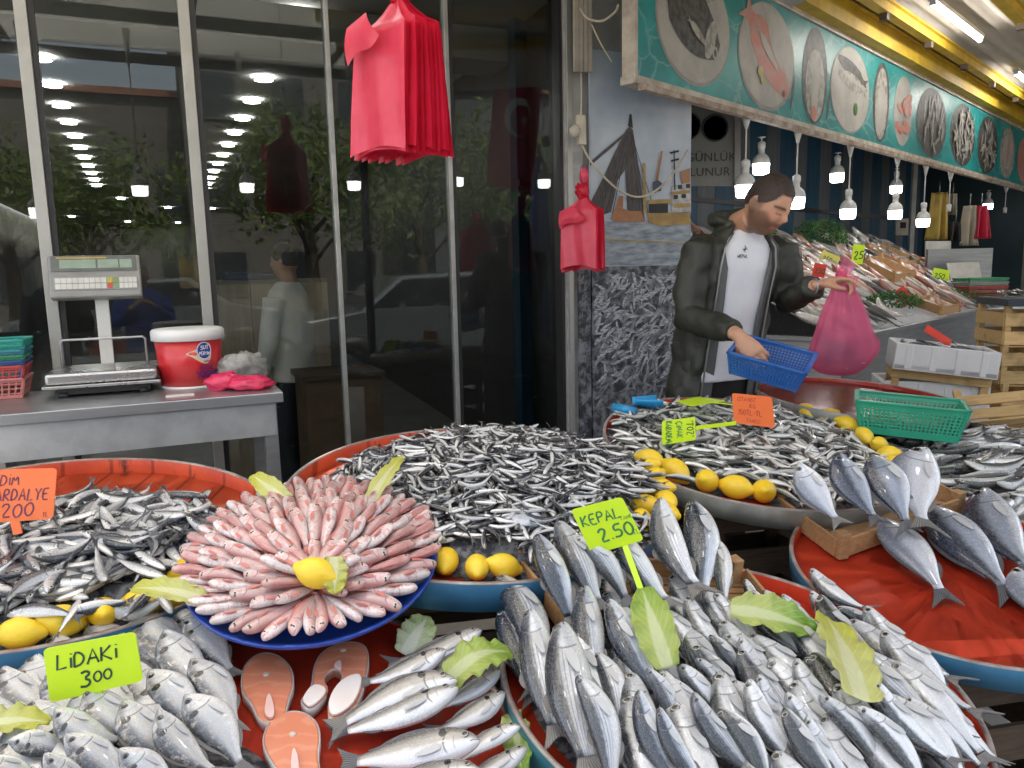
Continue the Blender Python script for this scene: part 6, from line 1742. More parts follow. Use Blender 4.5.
parsley('low parsley bunch at the far front end of the bank', bk_(3.6, .2)+V((0, 0, .02)), (.6, .18, .12), 1300, 4)
# tags and crates on the bank
def bank_tag(label, x, y, w, h, mat, lift=.14, tilt=.3, yaw=0):
    t = thing('price_card', label, 'price card', M=Matrix.Translation(Mb @ (bk_(x, y)+V((0, 0, lift)))) @ Matrix.Rotation(BROT-.75+yaw, 4, 'Z') @ Matrix.Rotation(tilt, 4, 'Y'))
    mb = MB(); mb.box((0, 0, 0), (w, .003, h)); mb.build('card', mat, t)
    mb = MB(); mb.box((0, .002, -h/2-.05), (.012, .003, .1)); mb.build('stick', mat, t)
    mb = MB(); f = lambda x_, y_: V((x_, -.0022, y_))
    stroke_text(mb, '250', -w*.36, -h*.25, h*.4, f, .16); mb.build('lettering', m_ink, t)
m_redc = M('red_card', (.75, .05, .025), .45)
bank_tag('red card stuck in the front parsley of the bank', 1.75, .22, .14, .08, m_redc, .1, .9)
bank_tag('small red card high on the bank by the man', .55, .9, .05, .16, m_redc, .12, .1)
bank_tag('small yellow card on the bank beside the man\'s sleeve', .18, .62, .08, .14, m_neon, .14, .1)
bank_tag('small orange card behind the man\'s hand', 1.0, .55, .09, .09, m_redc, .14, .2)
bank_tag('yellow card standing in the middle of the bank', 2.35, .78, .1, .16, m_neon, .14, .1)
bank_tag('dull yellow card lying among the red fish', 1.85, .82, .16, .1, M('dull_yellow', (.55, .5, .1), .5), .08, .4)
bank_tag('yellow card near the far end of the bank', 3.5, .45, .16, .12, m_neon, .1, .2)
def mini_crate(label, x, y, L, W, H):
    up = nb
    cs = [Mb @ (bk_(x+a, y+c_)+V((0, 0, .02))) for a, c_ in ((0, 0), (L, 0), (L, W), (0, W))]
    open_crate(label, cs, V((0, 0, 1)), H, m_wood, gap=False, bottom=False)
mini_crate('small wooden crate at the front edge of the bank by the parsley', 1.95, .02, .5, .2, .07)
mini_crate('reddish wooden crate of fish in the middle of the bank', 2.4, .5, .55, .3, .1)
mini_crate('wooden crate near the far end of the bank', 3.3, .75, .6, .3, .08)

# hanging things at the far end of the right shop
def hang_cloth(name, label, cat, px0, px1, py0, py1, Y, mat, seed=0, puff=.03, taper=1.0):
    a = at_y(px0, py0, Y); b2 = at_y(px1, py0, Y); z1 = at_y(px0, py1, Y).z
    t = thing(name, label, cat, loc=V(((a.x+b2.x)/2, Y, z1)))
    mb = MB()
    W = b2.x-a.x; Hh = a.z-z1
    def fn(u, v):
        k = 2*v-1
        wv = taper+(1-taper)*u
        return V((k*W/2*wv, puff*math.sin(k*7+seed+u*1.5)*(.4+u)-puff*1.2*(1-k*k), Hh*(1-u)-.03*k*k*(1-u)*0))
    mb.grid(fn, 12, 24); o = mb.build('cloth', mat, t, recalc=False); s_ = o.modifiers.new('s', 'SOLIDIFY'); s_.thickness = .008
    mb = MB(); mb.tube([(0, 0, Hh-.01), (0, 0, Hh+.12)], .006, 6); mb.build('hook', m_steel, t)
    return t
m_apr = M('apron_yellow', (.50, .36, .09), .5, col2=(.36, .25, .06), scale=5); m_aprw = M('cloth_cream', (.5, .45, .36), .6, col2=(.4, .36, .28), scale=5)
hang_cloth('apron', 'mustard yellow waterproof apron hanging at the far end of the shop', 'apron', 930, 949, 193, 240, 8.2, m_apr, 0, .05, .85)
hang_cloth('cloth', 'long cream cloth hanging left of the far red bags', 'cloth', 963, 977, 206, 246, 8.0, m_aprw, 2, .05, .8)
hang_cloth('apron', 'pale narrow apron behind the mustard one', 'apron', 949, 957, 194, 215, 8.4, m_aprw, 1, .03, 1)
hang_cloth('cloth', 'black cloth hanging between the yellow apron and cream cloth', 'cloth', 949, 963, 222, 242, 8.1, m_black, 3, .04, 1)
m_redbag = M('red_plastic_far', (.6, .03, .07), .4, col2=(.45, .02, .05), scale=7)
hang_cloth('plastic_bag_bundle', 'bundle of red plastic bags hanging far right under the sign', 'plastic bags', 975, 988, 206, 239, 7.9, m_redbag, 4, .06, .75)
ps = thing('picture_board', 'white board with a faint pink fish print at the end of the bank', 'poster', loc=at_y(940, 264, 7.6))
mb = MB(); mb.prism([at_y(926, 241, 7.6), at_y(951, 241, 7.6), at_y(951, 290, 7.55), at_y(926, 290, 7.55)], V((0, .02, 0))); mb.build('board', M('board_cream', (.5, .47, .42), .6), ps, world=True)
mb = MB()
pts = smooth_loop([(929, 262), (936, 252), (942, 250), (948, 256), (947, 268), (940, 273), (934, 268)], 2); mb.add([at_y(x_, y_, 7.585) for x_, y_ in pts], [tuple(range(len(pts)))]); mb.build('print', M('print_pale_pink', (.5, .3, .26), .6, col2=(.5, .45, .4), scale=9), ps, world=True)
wp = thing('wall_socket', 'small cream wall socket panel above the parsley', 'socket', loc=at_y(902, 227, 9.5))
mb = MB(); mb.box((0, 0, 0), (.16, .04, .2)); mb.build('plate', M('socket_cream', (.55, .5, .4), .5), wp, bev=.006)
mb = MB(); mb.box((0, -.025, .02), (.06, .02, .07)); mb.build('switch', m_dk, wp)
dj = thing('door_post', 'white vertical post at the end of the striped wall', 'post', loc=at_y(911, 240, 9.3)+V((0, 0, -1.5)))
mb = MB(); mb.box((0, 0, 1.4), (.05, .05, 2.8)); mb.build('post', M('post_white', (.45, .45, .43), .5), dj)
pil = thing('stone_pillar', 'pale stone pillar at the right frame edge under the sign', 'pillar', loc=at_y(1046, 300, 8.3)*1.0)
pil.location.z = 0
mb = MB(); mb.box((0, 0, 1.5), (.34, .34, 3.0)); mb.box((0, 0, .1), (.42, .42, .2)); mb.build('shaft', M('pillar_stone', (.3, .29, .26), .8, col2=(.22, .21, .19), scale=3), pil)
# far steel sink/counter and baskets stack
sk2 = thing('steel_sink', 'steel sink unit with upstand at the far end of the shop', 'sink', loc=(at_y(975, 300, 7.2)), rotz=0.0); sk2.location.z = 0
mb = MB(); mb.box((0, 0, .98), (1.0, .6, .06)); mb.build('worktop', m_steel, sk2)
mb = MB(); mb.box((0, .3, 1.25), (.62, .04, .55)); mb.build('splashback', m_steel, sk2)
mb = MB(); mb.box((0, -.28, .55), (.98, .03, .8)); mb.build('front', m_steel, sk2)
wbd = thing('cutting_board', 'pale cutting board leaning on the far steel sink', 'board', M=Matrix.Translation(at_y(965, 275, 7.3)) @ Matrix.Rotation(rad(-25), 4, 'X'))
mb = MB(); mb.box((0, 0, 0), (.3, .02, .25)); mb.build('board', M('board_cream', (.5, .47, .42), .6), wbd, bev=.004)
for i, (nm, c_) in enumerate((('brown', (.25, .1, .06)), ('dark red', (.4, .06, .05)), ('grey', (.3, .3, .3)), ('green', (.03, .3, .15)))):
    basket('plastic_basket', '%s basket, %s from the bottom of the far stack by the sink' % (nm, ORD[i]), Matrix.Translation(at_y(979, 298, 6.9)+UZ*(-.02+i*.035)), .34, .26, .09, M('basket_'+nm.replace(' ', '_'), c_, .4), group='far stack of baskets')
fx = thing('blue_white_box', 'pale blue box with dark fish at the right frame edge', 'box', loc=at_y(1014, 318, 5.4))
mb = MB(); mb.box((.12, 0, .0), (.42, .35, .13)); mb.build('body', M('pale_blue', (.42, .5, .62), .5), fx, bev=.01)

# ---------------------- white foam boxes and crates right of the shiny tray
def px_box(name, label, cat, base, rz, L, W, H, mat, tilt=0, parts=None):
    t = thing(name, label, cat, M=Matrix.Translation(base) @ Matrix.Rotation(rz, 4, 'Z') @ Matrix.Rotation(tilt, 4, 'Y'))
    return t
m_foam = M('foam_white', (.70, .70, .70), .7, col2=(.62, .62, .63), scale=3, bump=.08)
def foam_box(label, base, rz, L, W, H, tilt=0):
    t = px_box('foam_box', label, 'box', base, rz, L, W, H, m_foam, tilt)
    th = .025
    mb = MB(); mb.box((0, 0, th/2), (L, W, th)); mb.build('bottom', m_foam, t)
    for nm, c_, s_ in (('side', (0, -W/2+th/2, H/2), (L, th, H)), ('side', (0, W/2-th/2, H/2), (L, th, H)), ('side', (-L/2+th/2, 0, H/2), (th, W-2*th-.002, H)), ('side', (L/2-th/2, 0, H/2), (th, W-2*th-.002, H))):
        mb = MB(); mb.box(c_, s_)
        if s_[0] > .2:
            for k in range(4): mb.box((c_[0]-L*.36+k*L*.24, c_[1]+(-.004 if c_[1] < 0 else .004), H*.5), (.03, th, H*.94))
        mb.build(nm, m_foam, t, bev=.004)
    return t
FB = at_y(934, 372, 3.95)
fbz = at_y(934, 372, 3.95).z
rzf = -.30
foam_box('lower white foam fish box, with a wooden crate on top', at_y(925, 430, 4.0), rzf, .5, .32, .28)
wc_ = thing('wooden_crate', 'small upturned pale wooden crate between the two white foam boxes', 'crate', M=Matrix.Translation(at_y(934, 386, 3.95)) @ Matrix.Rotation(rzf-.06, 4, 'Z') @ Matrix.Rotation(.1, 4, 'Y'))
for sx in (-1, 1):
    for sy in (-1, 1):
        mb = MB(); mb.box((sx*.2, sy*.12, .04), (.035, .03, .13)); mb.build('corner_post', m_wood2, wc_)
for nm, c_, s_ in (('slat', (0, -.14, .07), (.44, .01, .06)), ('slat', (0, .14, .07), (.44, .01, .06)), ('slat', (.22, 0, .07), (.01, .28, .06)), ('slat', (-.22, 0, .07), (.01, .28, .06)), ('top_board', (0, 0, .106), (.45, .3, .01))):
    mb = MB(); mb.box(c_, s_); mb.build(nm, m_wood2, wc_, bev=.0015)
ub = foam_box('upper white foam box full of dark fish with a red card', at_y(938, 370, 3.9), rzf-.04, .46, .32, .13, .1)
Mu = ub.matrix_world
ru = random.Random(77)
for i in range(12):
    a = ru.gauss(2.9, .5); x, y = ru.uniform(-.15, .15), ru.uniform(-.1, .1); L = .22
    H = Mu @ V((x+L/2*math.cos(a), y+L/2*math.sin(a)*.6, .115+ru.uniform(0, .03))); T = Mu @ V((x-L/2*math.cos(a), y-L/2*math.sin(a)*.6, .11))
    o = inst('box_fish', small_mesh('sardine', 'sardine', 'dark', i % 6), None, fish_matrix(H, T, (Mu.to_3x3() @ V((0, 0, 1))), 1, rad(ru.uniform(-40, 40)))); tag(o, 'dark silver fish lying in the upper white foam box', 'fish', 'fish in the white foam box')
rc = thing('price_card', 'red card stuck in the upper white foam box', 'price card', M=Mu @ Matrix.Translation((-.02, .04, .17)) @ Matrix.Rotation(.5, 4, 'Y') @ Matrix.Rotation(-.9, 4, 'X'))
mb = MB(); mb.box((0, 0, 0), (.14, .003, .06)); mb.build('card', m_redc, rc)
mb = MB(); mb.box((.08, .0, -.02), (.08, .003, .012)); mb.build('stick', m_redc, rc)
# stacked crates at the right edge
def slat_crate(label, base, rz, L, W, H, mat, tilt=0, n=2, tilty=0):
    t = thing('wooden_crate', label, 'crate', M=Matrix.Translation(base) @ Matrix.Rotation(rz, 4, 'Z') @ Matrix.Rotation(tilty, 4, 'Y') @ Matrix.Rotation(tilt, 4, 'X'))
    for sx in (-1, 1):
        for sy in (-1, 1):
            mb = MB(); mb.box((sx*(L/2-.02), sy*(W/2-.02), H/2+.02), (.03, .03, H+.03)); mb.build('corner_post', mat, t)
    sh = H/n*.72
    for k in range(n):
        z = H*(k+.5)/n
        for c_, s_ in (((0, -W/2-.001, z), (L, .009, sh)), ((0, W/2+.001, z), (L, .009, sh)), ((-L/2-.001, 0, z), (.009, W-.012, sh)), ((L/2+.001, 0, z), (.009, W-.012, sh))):
            mb = MB(); mb.box(c_, s_); mb.build('slat', mat, t, bev=.0015)
    for k in range(5):
        mb = MB(); mb.box((0, -W/2+W*(k+.5)/5, .004), (L-.01, W/5*.8, .007)); mb.build('bottom_slat', mat, t)
    return t
cbx = at_y(1030, 430, 4.3)
for i in range(4):
    slat_crate('pale wooden slatted crate at the right frame edge, %s from the bottom of the stack' % ORD[i], V((cbx.x, 4.3, .30+i*.215)), -.15+.03*math.sin(i*2), .5, .36, .2, m_wood2)
slat_crate('tilted pale crate leaning in front of the crate stack at the right edge', at_y(1012, 436, 3.3), -.35, .42, .3, .14, m_wood2, tilt=-.75, n=2, tilty=-.15)
fcr = thing('fish_tray', 'shallow dark tray of small fish on top of the right edge crate stack', 'tray', loc=V((cbx.x-.02, 4.25, 1.17)), rotz=-.15)
mb = MB(); mb.box((0, 0, .02), (.52, .38, .04)); mb.build('body', M('tray_dark', (.03, .04, .05), .5), fcr, bev=.004)
for i in range(14):
    x, y = ru.uniform(-.2, .2), ru.uniform(-.14, .14); a = ru.gauss(1.7, .5); L = .16
    Mf = fcr.matrix_world
    o = inst('box_fish', small_mesh('sardine', 'horsemack', 'pale', i % 6), None, fish_matrix(Mf @ V((x+L/2*math.cos(a), y+L/2*math.sin(a), .07)), Mf @ V((x-L/2*math.cos(a), y-L/2*math.sin(a), .055)), UZ, 1, rad(ru.uniform(-40, 40)))); tag(o, 'small fish on the dark tray atop the right edge crates', 'fish', 'fish on the right edge crate stack')

# green basket on the shiny tray, blue scoop behind the small mackerel
gbp = off_plane(TG, 906, 428, .0)
gM = Matrix.Translation(at_y(906, 432, 2.82)) @ Matrix.Rotation(-.42, 4, 'Z') @ Matrix.Rotation(.06, 4, 'Y')
m_gb = M('basket_green_bright', (.03, .36, .22), .35, col2=(.025, .3, .18), scale=4)
basket('plastic_basket', 'bright green perforated plastic basket beside the shiny empty tray', gM, .36, .24, .12, m_gb, cell=.015)
scp = thing('plastic_scoop', 'light blue plastic scoop on the back rim of the small mackerel tray', 'scoop', loc=at_y(633, 408, 2.85))
m_sc = M('scoop_blue', (.03, .32, .62), .35, col2=(.025, .27, .55), scale=4)
a_, b_ = at_y(612, 407, 2.84), at_y(636, 412, 2.82)
mb = MB(); mb.lathe([(.0001, .012), (.013, .012), (.016, 0), (.018, .09), (.0001, .09)], 18, a_, M=((b_-a_).normalized().to_track_quat('Z', 'Y').to_matrix())); mb.build('handle', m_sc, scp, world=True)
mb = MB()
def scoop(u, v):
    a = (v-.5)*math.pi*.95
    c_ = a_.lerp(at_y(660, 404, 2.88), .45+.55*u); r = .032+.03*u
    return c_+V((.2*r*math.cos(a)*0, 1, 0))*(r*math.sin(a))+UZ*(-r*.8*math.cos(a)+.03)
mb.grid(scoop, 8, 14); o = mb.build('bowl', m_sc, scp, world=True, recalc=False); s_ = o.modifiers.new('s', 'SOLIDIFY'); s_.thickness = .003

# ------------------------------------------------------------------ bundles of red carrier bags
def bag_mat(name, c1, c2, trans=.3):
    g = NG(name); co = g.obj()
    mp = g.n('ShaderNodeMapping', {'Vector': co, 'Scale': (30, 30, 2)}).outputs[0]
    nz = g.noise(mp, 1.2, 3, .5); n2 = g.noise(co, 9, 4, .6)
    c = g.mixc(g.step(n2, .3, .7), c1, c2)
    b_ = g.bsdf(Base_Color=c, Roughness=.28, Normal=g.bump(g.math('ADD', nz, g.math('MULTIPLY', n2, .6)), .35, .006))
    tr = g.n('ShaderNodeBsdfTranslucent', {'Color': c})
    mx = g.n('ShaderNodeMixShader', {0: trans}); g.nt.links.new(b_.outputs[0], mx.inputs[1]); g.nt.links.new(tr.outputs[0], mx.inputs[2])
    return g.done(mx)
m_bag = bag_mat('red_bag_film', (.80, .03, .08), (.72, .02, .055), .42); m_bagp = bag_mat('pink_red_bag_film', (.82, .09, .15), (.75, .06, .11))
def bag_bundle(label, pc, W, Hh, D, rz, n, knot_h, topz):
    """pc = bottom centre; a fan of folded carrier bags tied by the handles; flat side to local -x"""
    t = thing('plastic_bag_bundle', label, 'plastic bags', loc=pc, rotz=rz)
    rr = random.Random(int(W*1000))
    for i in range(n):
        f = i/(n-1)
        y = (f-.5)*D
        w = W*(1-.10*abs(f-.3)); h = Hh*(1-.02*rr.random())
        seed = rr.uniform(0, 9)
        tilt = (f-.5)*.5
        mb = MB()
        def fn(u, v):
            k = 2*v-1
            z = h*u
            ww = w/2*(1-.04*u)
            xx = k*ww
            yy = y*(1.15-.35*u if u < .86 else (.85-.75*((u-.86)/.14)**.8))+.006*math.sin(k*5+seed+u*3)*(1-u*.5)
            # handles: two ears folding towards the knot
            if u > .86:
                e = (u-.86)/.14
                xx = xx*(1-.86*e**.8); z = h*.86+h*.14*e+knot_h*.35*e*e
            zz = z-.02*k*k*(u < .2)+.01*math.sin(seed)
            return V((xx+.03*math.sin(seed)*.3, yy, zz))
        mb.grid(fn, 28, 12)
        o = mb.build('carrier_bag', m_bagp if i < 2 else m_bag, t, recalc=False)
    # front folded ear
    mb = MB()
    def ear(u, v):
        return V((-W*.42+W*.42*v+.06*u*v, -D*.62-.012*math.sin(u*3)-.01*v, Hh*(.87-.27*u*(1-.35*v)+.05*v)+.05*W*math.sin(v*6)*u))
    mb.grid(ear, 8, 10); mb.build('folded_handle', m_bagp, t, recalc=False)
    mb = MB(); mb.ellipsoid((0, 0, Hh+knot_h*.75), (.035, .03, knot_h*.55), n=22, m=16, warp=lambda d, p: p*(1+.35*noise.noise(d*3.1)+.2*noise.noise(d*8))); mb.build('knot', m_bag, t)
    mb = MB(); mb.tube([(0, 0, Hh+knot_h), (.003, 0, topz-pc.z)], .0025, 6); mb.build('string', M('blue_string', (.05, .16, .5), .5), t)
    return t
bag_bundle('large bundle of red carrier bags hanging near the top centre', V((at_y(404, 160, 2.6).x, 2.6, at_y(404, 150, 2.6).z)), .27, .43, .19, rad(-42), 18, .09, 3.05)
bag_bundle('smaller bundle of red carrier bags hanging on the steel column', V((at_y(583, 265, 3.85).x, 3.85, at_y(583, 267, 3.85).z)), .2, .31, .12, rad(-35), 11, .07, at_y(583, 165, 3.85).z)
sc_ = at_y(584, 176, 3.86)
mb = MB(); mb.ellipsoid(sc_, (.022, .02, .04), n=14, m=10, warp=lambda d, p: p*(1+.5*noise.noise(d*3))); tag(mb.build('bag_scrap', m_bagp), 'torn red scrap of plastic tied above the bag bundle on the column', 'plastic scrap')
# ------------------------------------------------------------------ the man
HEADSC = 1.0
def head_surface(d):
    """unit direction (x: subject's left, y: forward, z: up) -> skin point, metres from head centre"""
    x, y, z = d
    p = V((x*.074, y*.094, z*.116))
    # jaw: narrow and slightly flatten below the cheekbones
    if z < 0:
        t = -z
        p.x *= 1-.30*t*t; 
        if y > 0: p.y *= 1-.05*t
        else: p.y *= 1-.38*t
    if y < 0 and z > -.1: p.y *= 1.04
    p.z += (.004 if z < -.6 else 0)
    def g(cx, cz, sx, sz): 
        return math.exp(-((x-cx)/sx)**2-((z-cz)/sz)**2) if y > 0 else 0
    p.y += .024*g(0, -.16, .10, .13)          # nose tip
    p.y += .013*g(0, .06, .08, .18)           # bridge
    p.y += .006*g(0, .2, .55, .07)            # brow ridge
    p.y -= .011*(g(.36, .06, .17, .10)+g(-.36, .06, .17, .10))   # eye sockets
    p.y += .005*(g(.36, .05, .10, .055)+g(-.36, .05, .10, .055)) # lids
    p.y += .007*(g(.48, -.2, .2, .18)+g(-.48, -.2, .2, .18))     # cheeks
    p.y += .008*g(0, -.46, .2, .05)+.009*g(0, -.56, .17, .05)    # lips
    p.y -= .004*g(0, -.51, .2, .022)
    p.y += .016*g(0, -.82, .35, .18)          # chin
    p.y -= .006*g(0, -.66, .25, .06)
    p.y -= .004*(g(.16, -.22, .05, .06)+g(-.16, -.22, .05, .06))
    return p
def make_frame(origin, fwd, up):
    f = V(fwd).normalized(); u = V(up); u = (u-f*u.dot(f)).normalized(); l = u.cross(f)   # subject's left... 
    Mx = Matrix((l*-1, f, u)).transposed().to_4x4()
    Mx.translation = origin
    return Mx
def add_hand(mb, wrist, fwd, palm_n, side, curls, thumb, s=1.0, spread=.12):
    """fwd along the palm, palm_n out of the palm, side: +1 puts the thumb on fwd x palm_n"""
    f = V(fwd).normalized(); n = V(palm_n); n = (n-f*n.dot(f)).normalized(); l = f.cross(n)*side    # towards the thumb
    R = Matrix((l, f, n)).transposed()
    w = V(wrist)
    def P(x, y, z): return w + R @ (V((x, y, z))*s)
    mb.tube([P(0, -.02, 0), P(0, .01, 0), P(.002, .035, 0), P(.002, .065, .002), P(0, .088, .003), P(0, .096, .003)], [(.026*s, .020*s), (.027*s, .018*s), (.036*s, .018*s), (.041*s, .016*s), (.040*s, .013*s), (.03*s, .008*s)], 16, up=l)
    for i, (x, ln) in enumerate(((.029, .074), (.010, .082), (-.010, .077), (-.028, .060))):
        c = curls[i]; ang = 0; p = V((x, .086, .003)); pts = [V((x*.9, .06, .003)), p]; rr = [.0095*s, .0095*s]
        sp = (x/.03)*spread
        for k, fr in enumerate((.45, .3, .25)):
            ang += c[k]
            d = V((math.sin(sp)*math.cos(ang), math.cos(ang)*math.cos(sp), math.sin(ang)))
            q = p + d*ln*fr*.5; pts.append(q); rr.append(.0088*s-.0004*k); p = p+d*ln*fr; pts.append(p); rr.append(.0088*s-.0008*k)
        rr[-1] = .006*s
        mb.tube([w+R @ (q*s) for q in pts], rr, 10)
    tx, ty, tz_ = thumb
    p0 = V((.024, .02, .004)); p1 = V((.046+tx*.3, .045+ty*.3, .010+tz_*.3)); p2 = V((.055+tx*.7, .07+ty*.7, .014+tz_*.7)); p3 = V((.056+tx, .095+ty, .016+tz_))
    mb.tube([w+R @ (q*s) for q in (p0, p1, p2, p3)], [.015*s, .0125*s, .0105*s, .007*s], 10)
    return R

def limb(mb, pts, rr, n=18): mb.tube(pts, rr, n)
m_skin_cache = {}
def person_materials():
    g = NG('person_skin')
    at = g.n('ShaderNodeVertexColor', layer_name='tone').outputs[0]
    co = g.obj()
    c = g.mixc(g.math('MULTIPLY', g.noise(co, 40, 3), .18), at, (.25, .09, .05))
    return g.done(g.bsdf(Base_Color=c, Roughness=.48, Subsurface_Weight=.12, Subsurface_Scale=.008, Normal=g.bump(g.noise(co, 160, 3), .12, .001)))
m_skin = person_materials()
g = NG('hair_short'); co = g.obj()
nz = g.noise(g.n('ShaderNodeMapping', {'Vector': co, 'Scale': (300, 60, 300)}).outputs[0], 1, 3)
m_hair = g.done(g.bsdf(Base_Color=g.mixc(nz, (.012, .007, .005), (.05, .03, .02)), Roughness=.6, Normal=g.bump(nz, .8, .002)))
def cloth_mat(name, c1, c2, rough=.75):
    g = NG(name); co = g.obj(); nz = g.noise(co, 5, 4, .6)
    return g.done(g.bsdf(Base_Color=g.mixc(g.step(nz, .3, .7), c1, c2), Roughness=rough, Normal=g.bump(g.math('ADD', g.noise(co, 9, 5, .6), g.math('MULTIPLY', g.noise(co, 300, 2), .12)), .45, .012)))
m_jacket = cloth_mat('jacket_olive', (.028, .030, .021), (.020, .0215, .015), .55); m_lining = cloth_mat('jacket_lining', (.12, .125, .125), (.09, .093, .095)); m_tee = cloth_mat('tshirt_white', (.70, .71, .75), (.64, .65, .70)); m_pants = cloth_mat('trousers_black', (.01, .01, .011), (.014, .014, .016))

def smooth_noise(me, amp, sc, seed=0):
    off = V((seed, 0, 0))
    new = [v.co + v.normal*(noise.noise(v.co*sc+off)*amp) for v in me.vertices]
    me.vertices.foreach_set('co', [x for p in new for x in p]); me.update()

def colour_body(me, Mh, beard=True, skin=(.50, .27, .17)):
    inv = Mh.inverted()
    ca = me.color_attributes.new('tone', 'FLOAT_COLOR', 'POINT')
    for i, v in enumerate(me.vertices):
        p = inv @ v.co
        col = V(skin)
        if p.length < .17:
            d = V((p.x/.074, p.y/.094, p.z/.116)); 
            x, y, z = p.x, p.y, p.z
            def ss(a, b_, t): t = min(1, max(0, (t-a)/(b_-a))); return t*t*(3-2*t)
            # beard: jaw, chin, upper lip, sideburn
            if beard:
                face_line = -.022 - .030*ss(.02, .05, abs(x)) if False else -.038+.028*ss(.035, .062, abs(x))
                b1 = ss(.012, -.012, z-face_line)*ss(-.035, -.01, y+.25*abs(x)*0+.0)*(1 if z > -.14 else 0)
                side = ss(.05, .062, abs(x))*ss(-.02, -.005, y+.012)*ss(.028, .012, z)*ss(.045, .02, y)
                must = math.exp(-((z+.046)/.010)**2)*ss(.036, .022, abs(x))*(y > .05)
                lips = math.exp(-((z+.060)/.0085)**2)*ss(.026, .018, abs(x))*(y > .06)
                b_ = max(b1, side*.9, must*.95)
                col = col.lerp(V((.045, .026, .018)), .74*b_)
                col = col.lerp(V((.42, .15, .12)), lips)
            # brows, lashes, hairline
            br = math.exp(-((z-(.022-.12*max(0, abs(x)-.034)))/.0055)**2)*ss(.008, .014, abs(x))*ss(.056, .048, abs(x))*(y > .03)
            col = col.lerp(V((.02, .012, .008)), min(1, br*1.0))
            la = math.exp(-((z+.002-.05*(abs(x)-.03)**2*40)/.003)**2)*ss(.014, .018, abs(x))*ss(.044, .038, abs(x))*(y > .03)
            col = col.lerp(V((.03, .015, .012)), min(1, la*.95))
            nt = math.exp(-((p-V((0, .112, -.018))).length/.02)**2); col = col.lerp(V((.55, .24, .16)), nt*.5)
            ck = math.exp(-((z+.015)/.02)**2)*math.exp(-((abs(x)-.04)/.02)**2)*(y > .03); col = col.lerp(V((.56, .24, .16)), ck*.4)
        ca.data[i].color = (*col, 1)

def head_parts(mb, Mh, n=44, m=36):
    vs = []
    def pt(j, k):
        t = math.pi*j/m; q = 2*math.pi*k/n
        return Mh @ head_surface(V((math.sin(t)*math.sin(q), math.sin(t)*math.cos(q), math.cos(t))))
    for j in range(m+1):
        for k in range(n): vs.append(pt(j, k))
    fs = []
    for j in range(m):
        for k in range(n):
            k2 = (k+1) % n; a, b_, c_, d_ = j*n+k, (j+1)*n+k, (j+1)*n+k2, j*n+k2
            fs.append((a, b_, c_) if j == 0 else ((a, b_, d_) if j == m-1 else (a, b_, c_, d_)))
    mb.add(vs, fs, 0, True)
    for s in (-1, 1):
        R = Mh.to_3x3() @ Matrix.Rotation(s*.35, 3, 'Z') @ Matrix.Rotation(.15, 3, 'X')
        mb.ellipsoid(Mh @ V((s*.074, -.008, -.004)), (.009, .019, .031), R, 14, 10, warp=lambda d, p: p+V((s*.008*max(0, -d.y), 0, 0)))
def hair_mesh(Mh, thick=.012, low_back=-.42):
    n, m = 110, 80
    mb = MB(); idx = {}
    def inside(d):
        x, y, z = d
        if y > 0.0:
            return z > .60-.06*abs(x) if abs(x) < .50 else z > .57-1.0*(abs(x)-.50)
        return z > .08+.55*y*1.0 if y > -.5 else z > -.2
    for side_ in (0, 1):
        for j in range(m+1):
            for k in range(n):
                t = math.pi*j/m; q = 2*math.pi*k/n
                d = V((math.sin(t)*math.sin(q), math.sin(t)*math.cos(q), math.cos(t)))
                p = head_surface(d)
                th = thick*(.22+.78*max(0, min(1, (d.z-.25)*1.8))) if side_ else -.004
                th += (.003*noise.noise(d*14) if side_ else 0)
                # taper at the edge
                idx[side_, j, k] = len(mb.v); mb.v.append(Mh @ (p + V((d.x, d.y, d.z))*th))
    for j in range(m):
        for k in range(n):
            k2 = (k+1) % n
            t = math.pi*(j+.5)/m; q = 2*math.pi*(k+.5)/n
            d = V((math.sin(t)*math.sin(q), math.sin(t)*math.cos(q), math.cos(t)))
            if inside(d):
                for s in (0, 1):
                    f = [idx[s, j, k], idx[s, j+1, k], idx[s, j+1, k2], idx[s, j, k2]]
                    mb.f.append(f if s else f[::-1]); mb.m.append(0); mb.sm.append(True)
    return mb

# key points from the picture at their real depth
mY = 3.28
Pel = at_y(712, 404, mY+.02); Wst = at_y(722, 330, mY); Chs = at_y(733, 268, mY-.03); Nk = at_y(741, 224, mY-.06)
HeadC = at_y(767, 206, mY-.20)
ShR = at_y(697, 246, mY-.10); ElR = at_y(690, 318, mY-.16); WrR = at_y(735, 333, mY-.42)
ShL = at_y(783, 248, mY+.02); ElL = at_y(790, 300, mY-.02); WrL = at_y(815, 286, mY-.26)
tf = V((.30, -.95, 0)).normalized(); tl_ = V((.95, .30, 0))          # torso front, and towards image right
face = V((.50, -.74, -.46)); Mh = make_frame(HeadC, face, V((.25, -.15, 1)))
man = thing('person', 'bearded man in open olive jacket and white t-shirt holding blue basket and pink bag', 'person', loc=V((Pel.x, Pel.y, 0)))
mb = MB()
head_parts(mb, Mh)
mb.tube([Nk-UZ*.06-tf*.02, Nk+V((0, 0, .0)), HeadC+Mh.to_3x3() @ V((0, -.025, -.06))], [.062, .056, .054], 18)
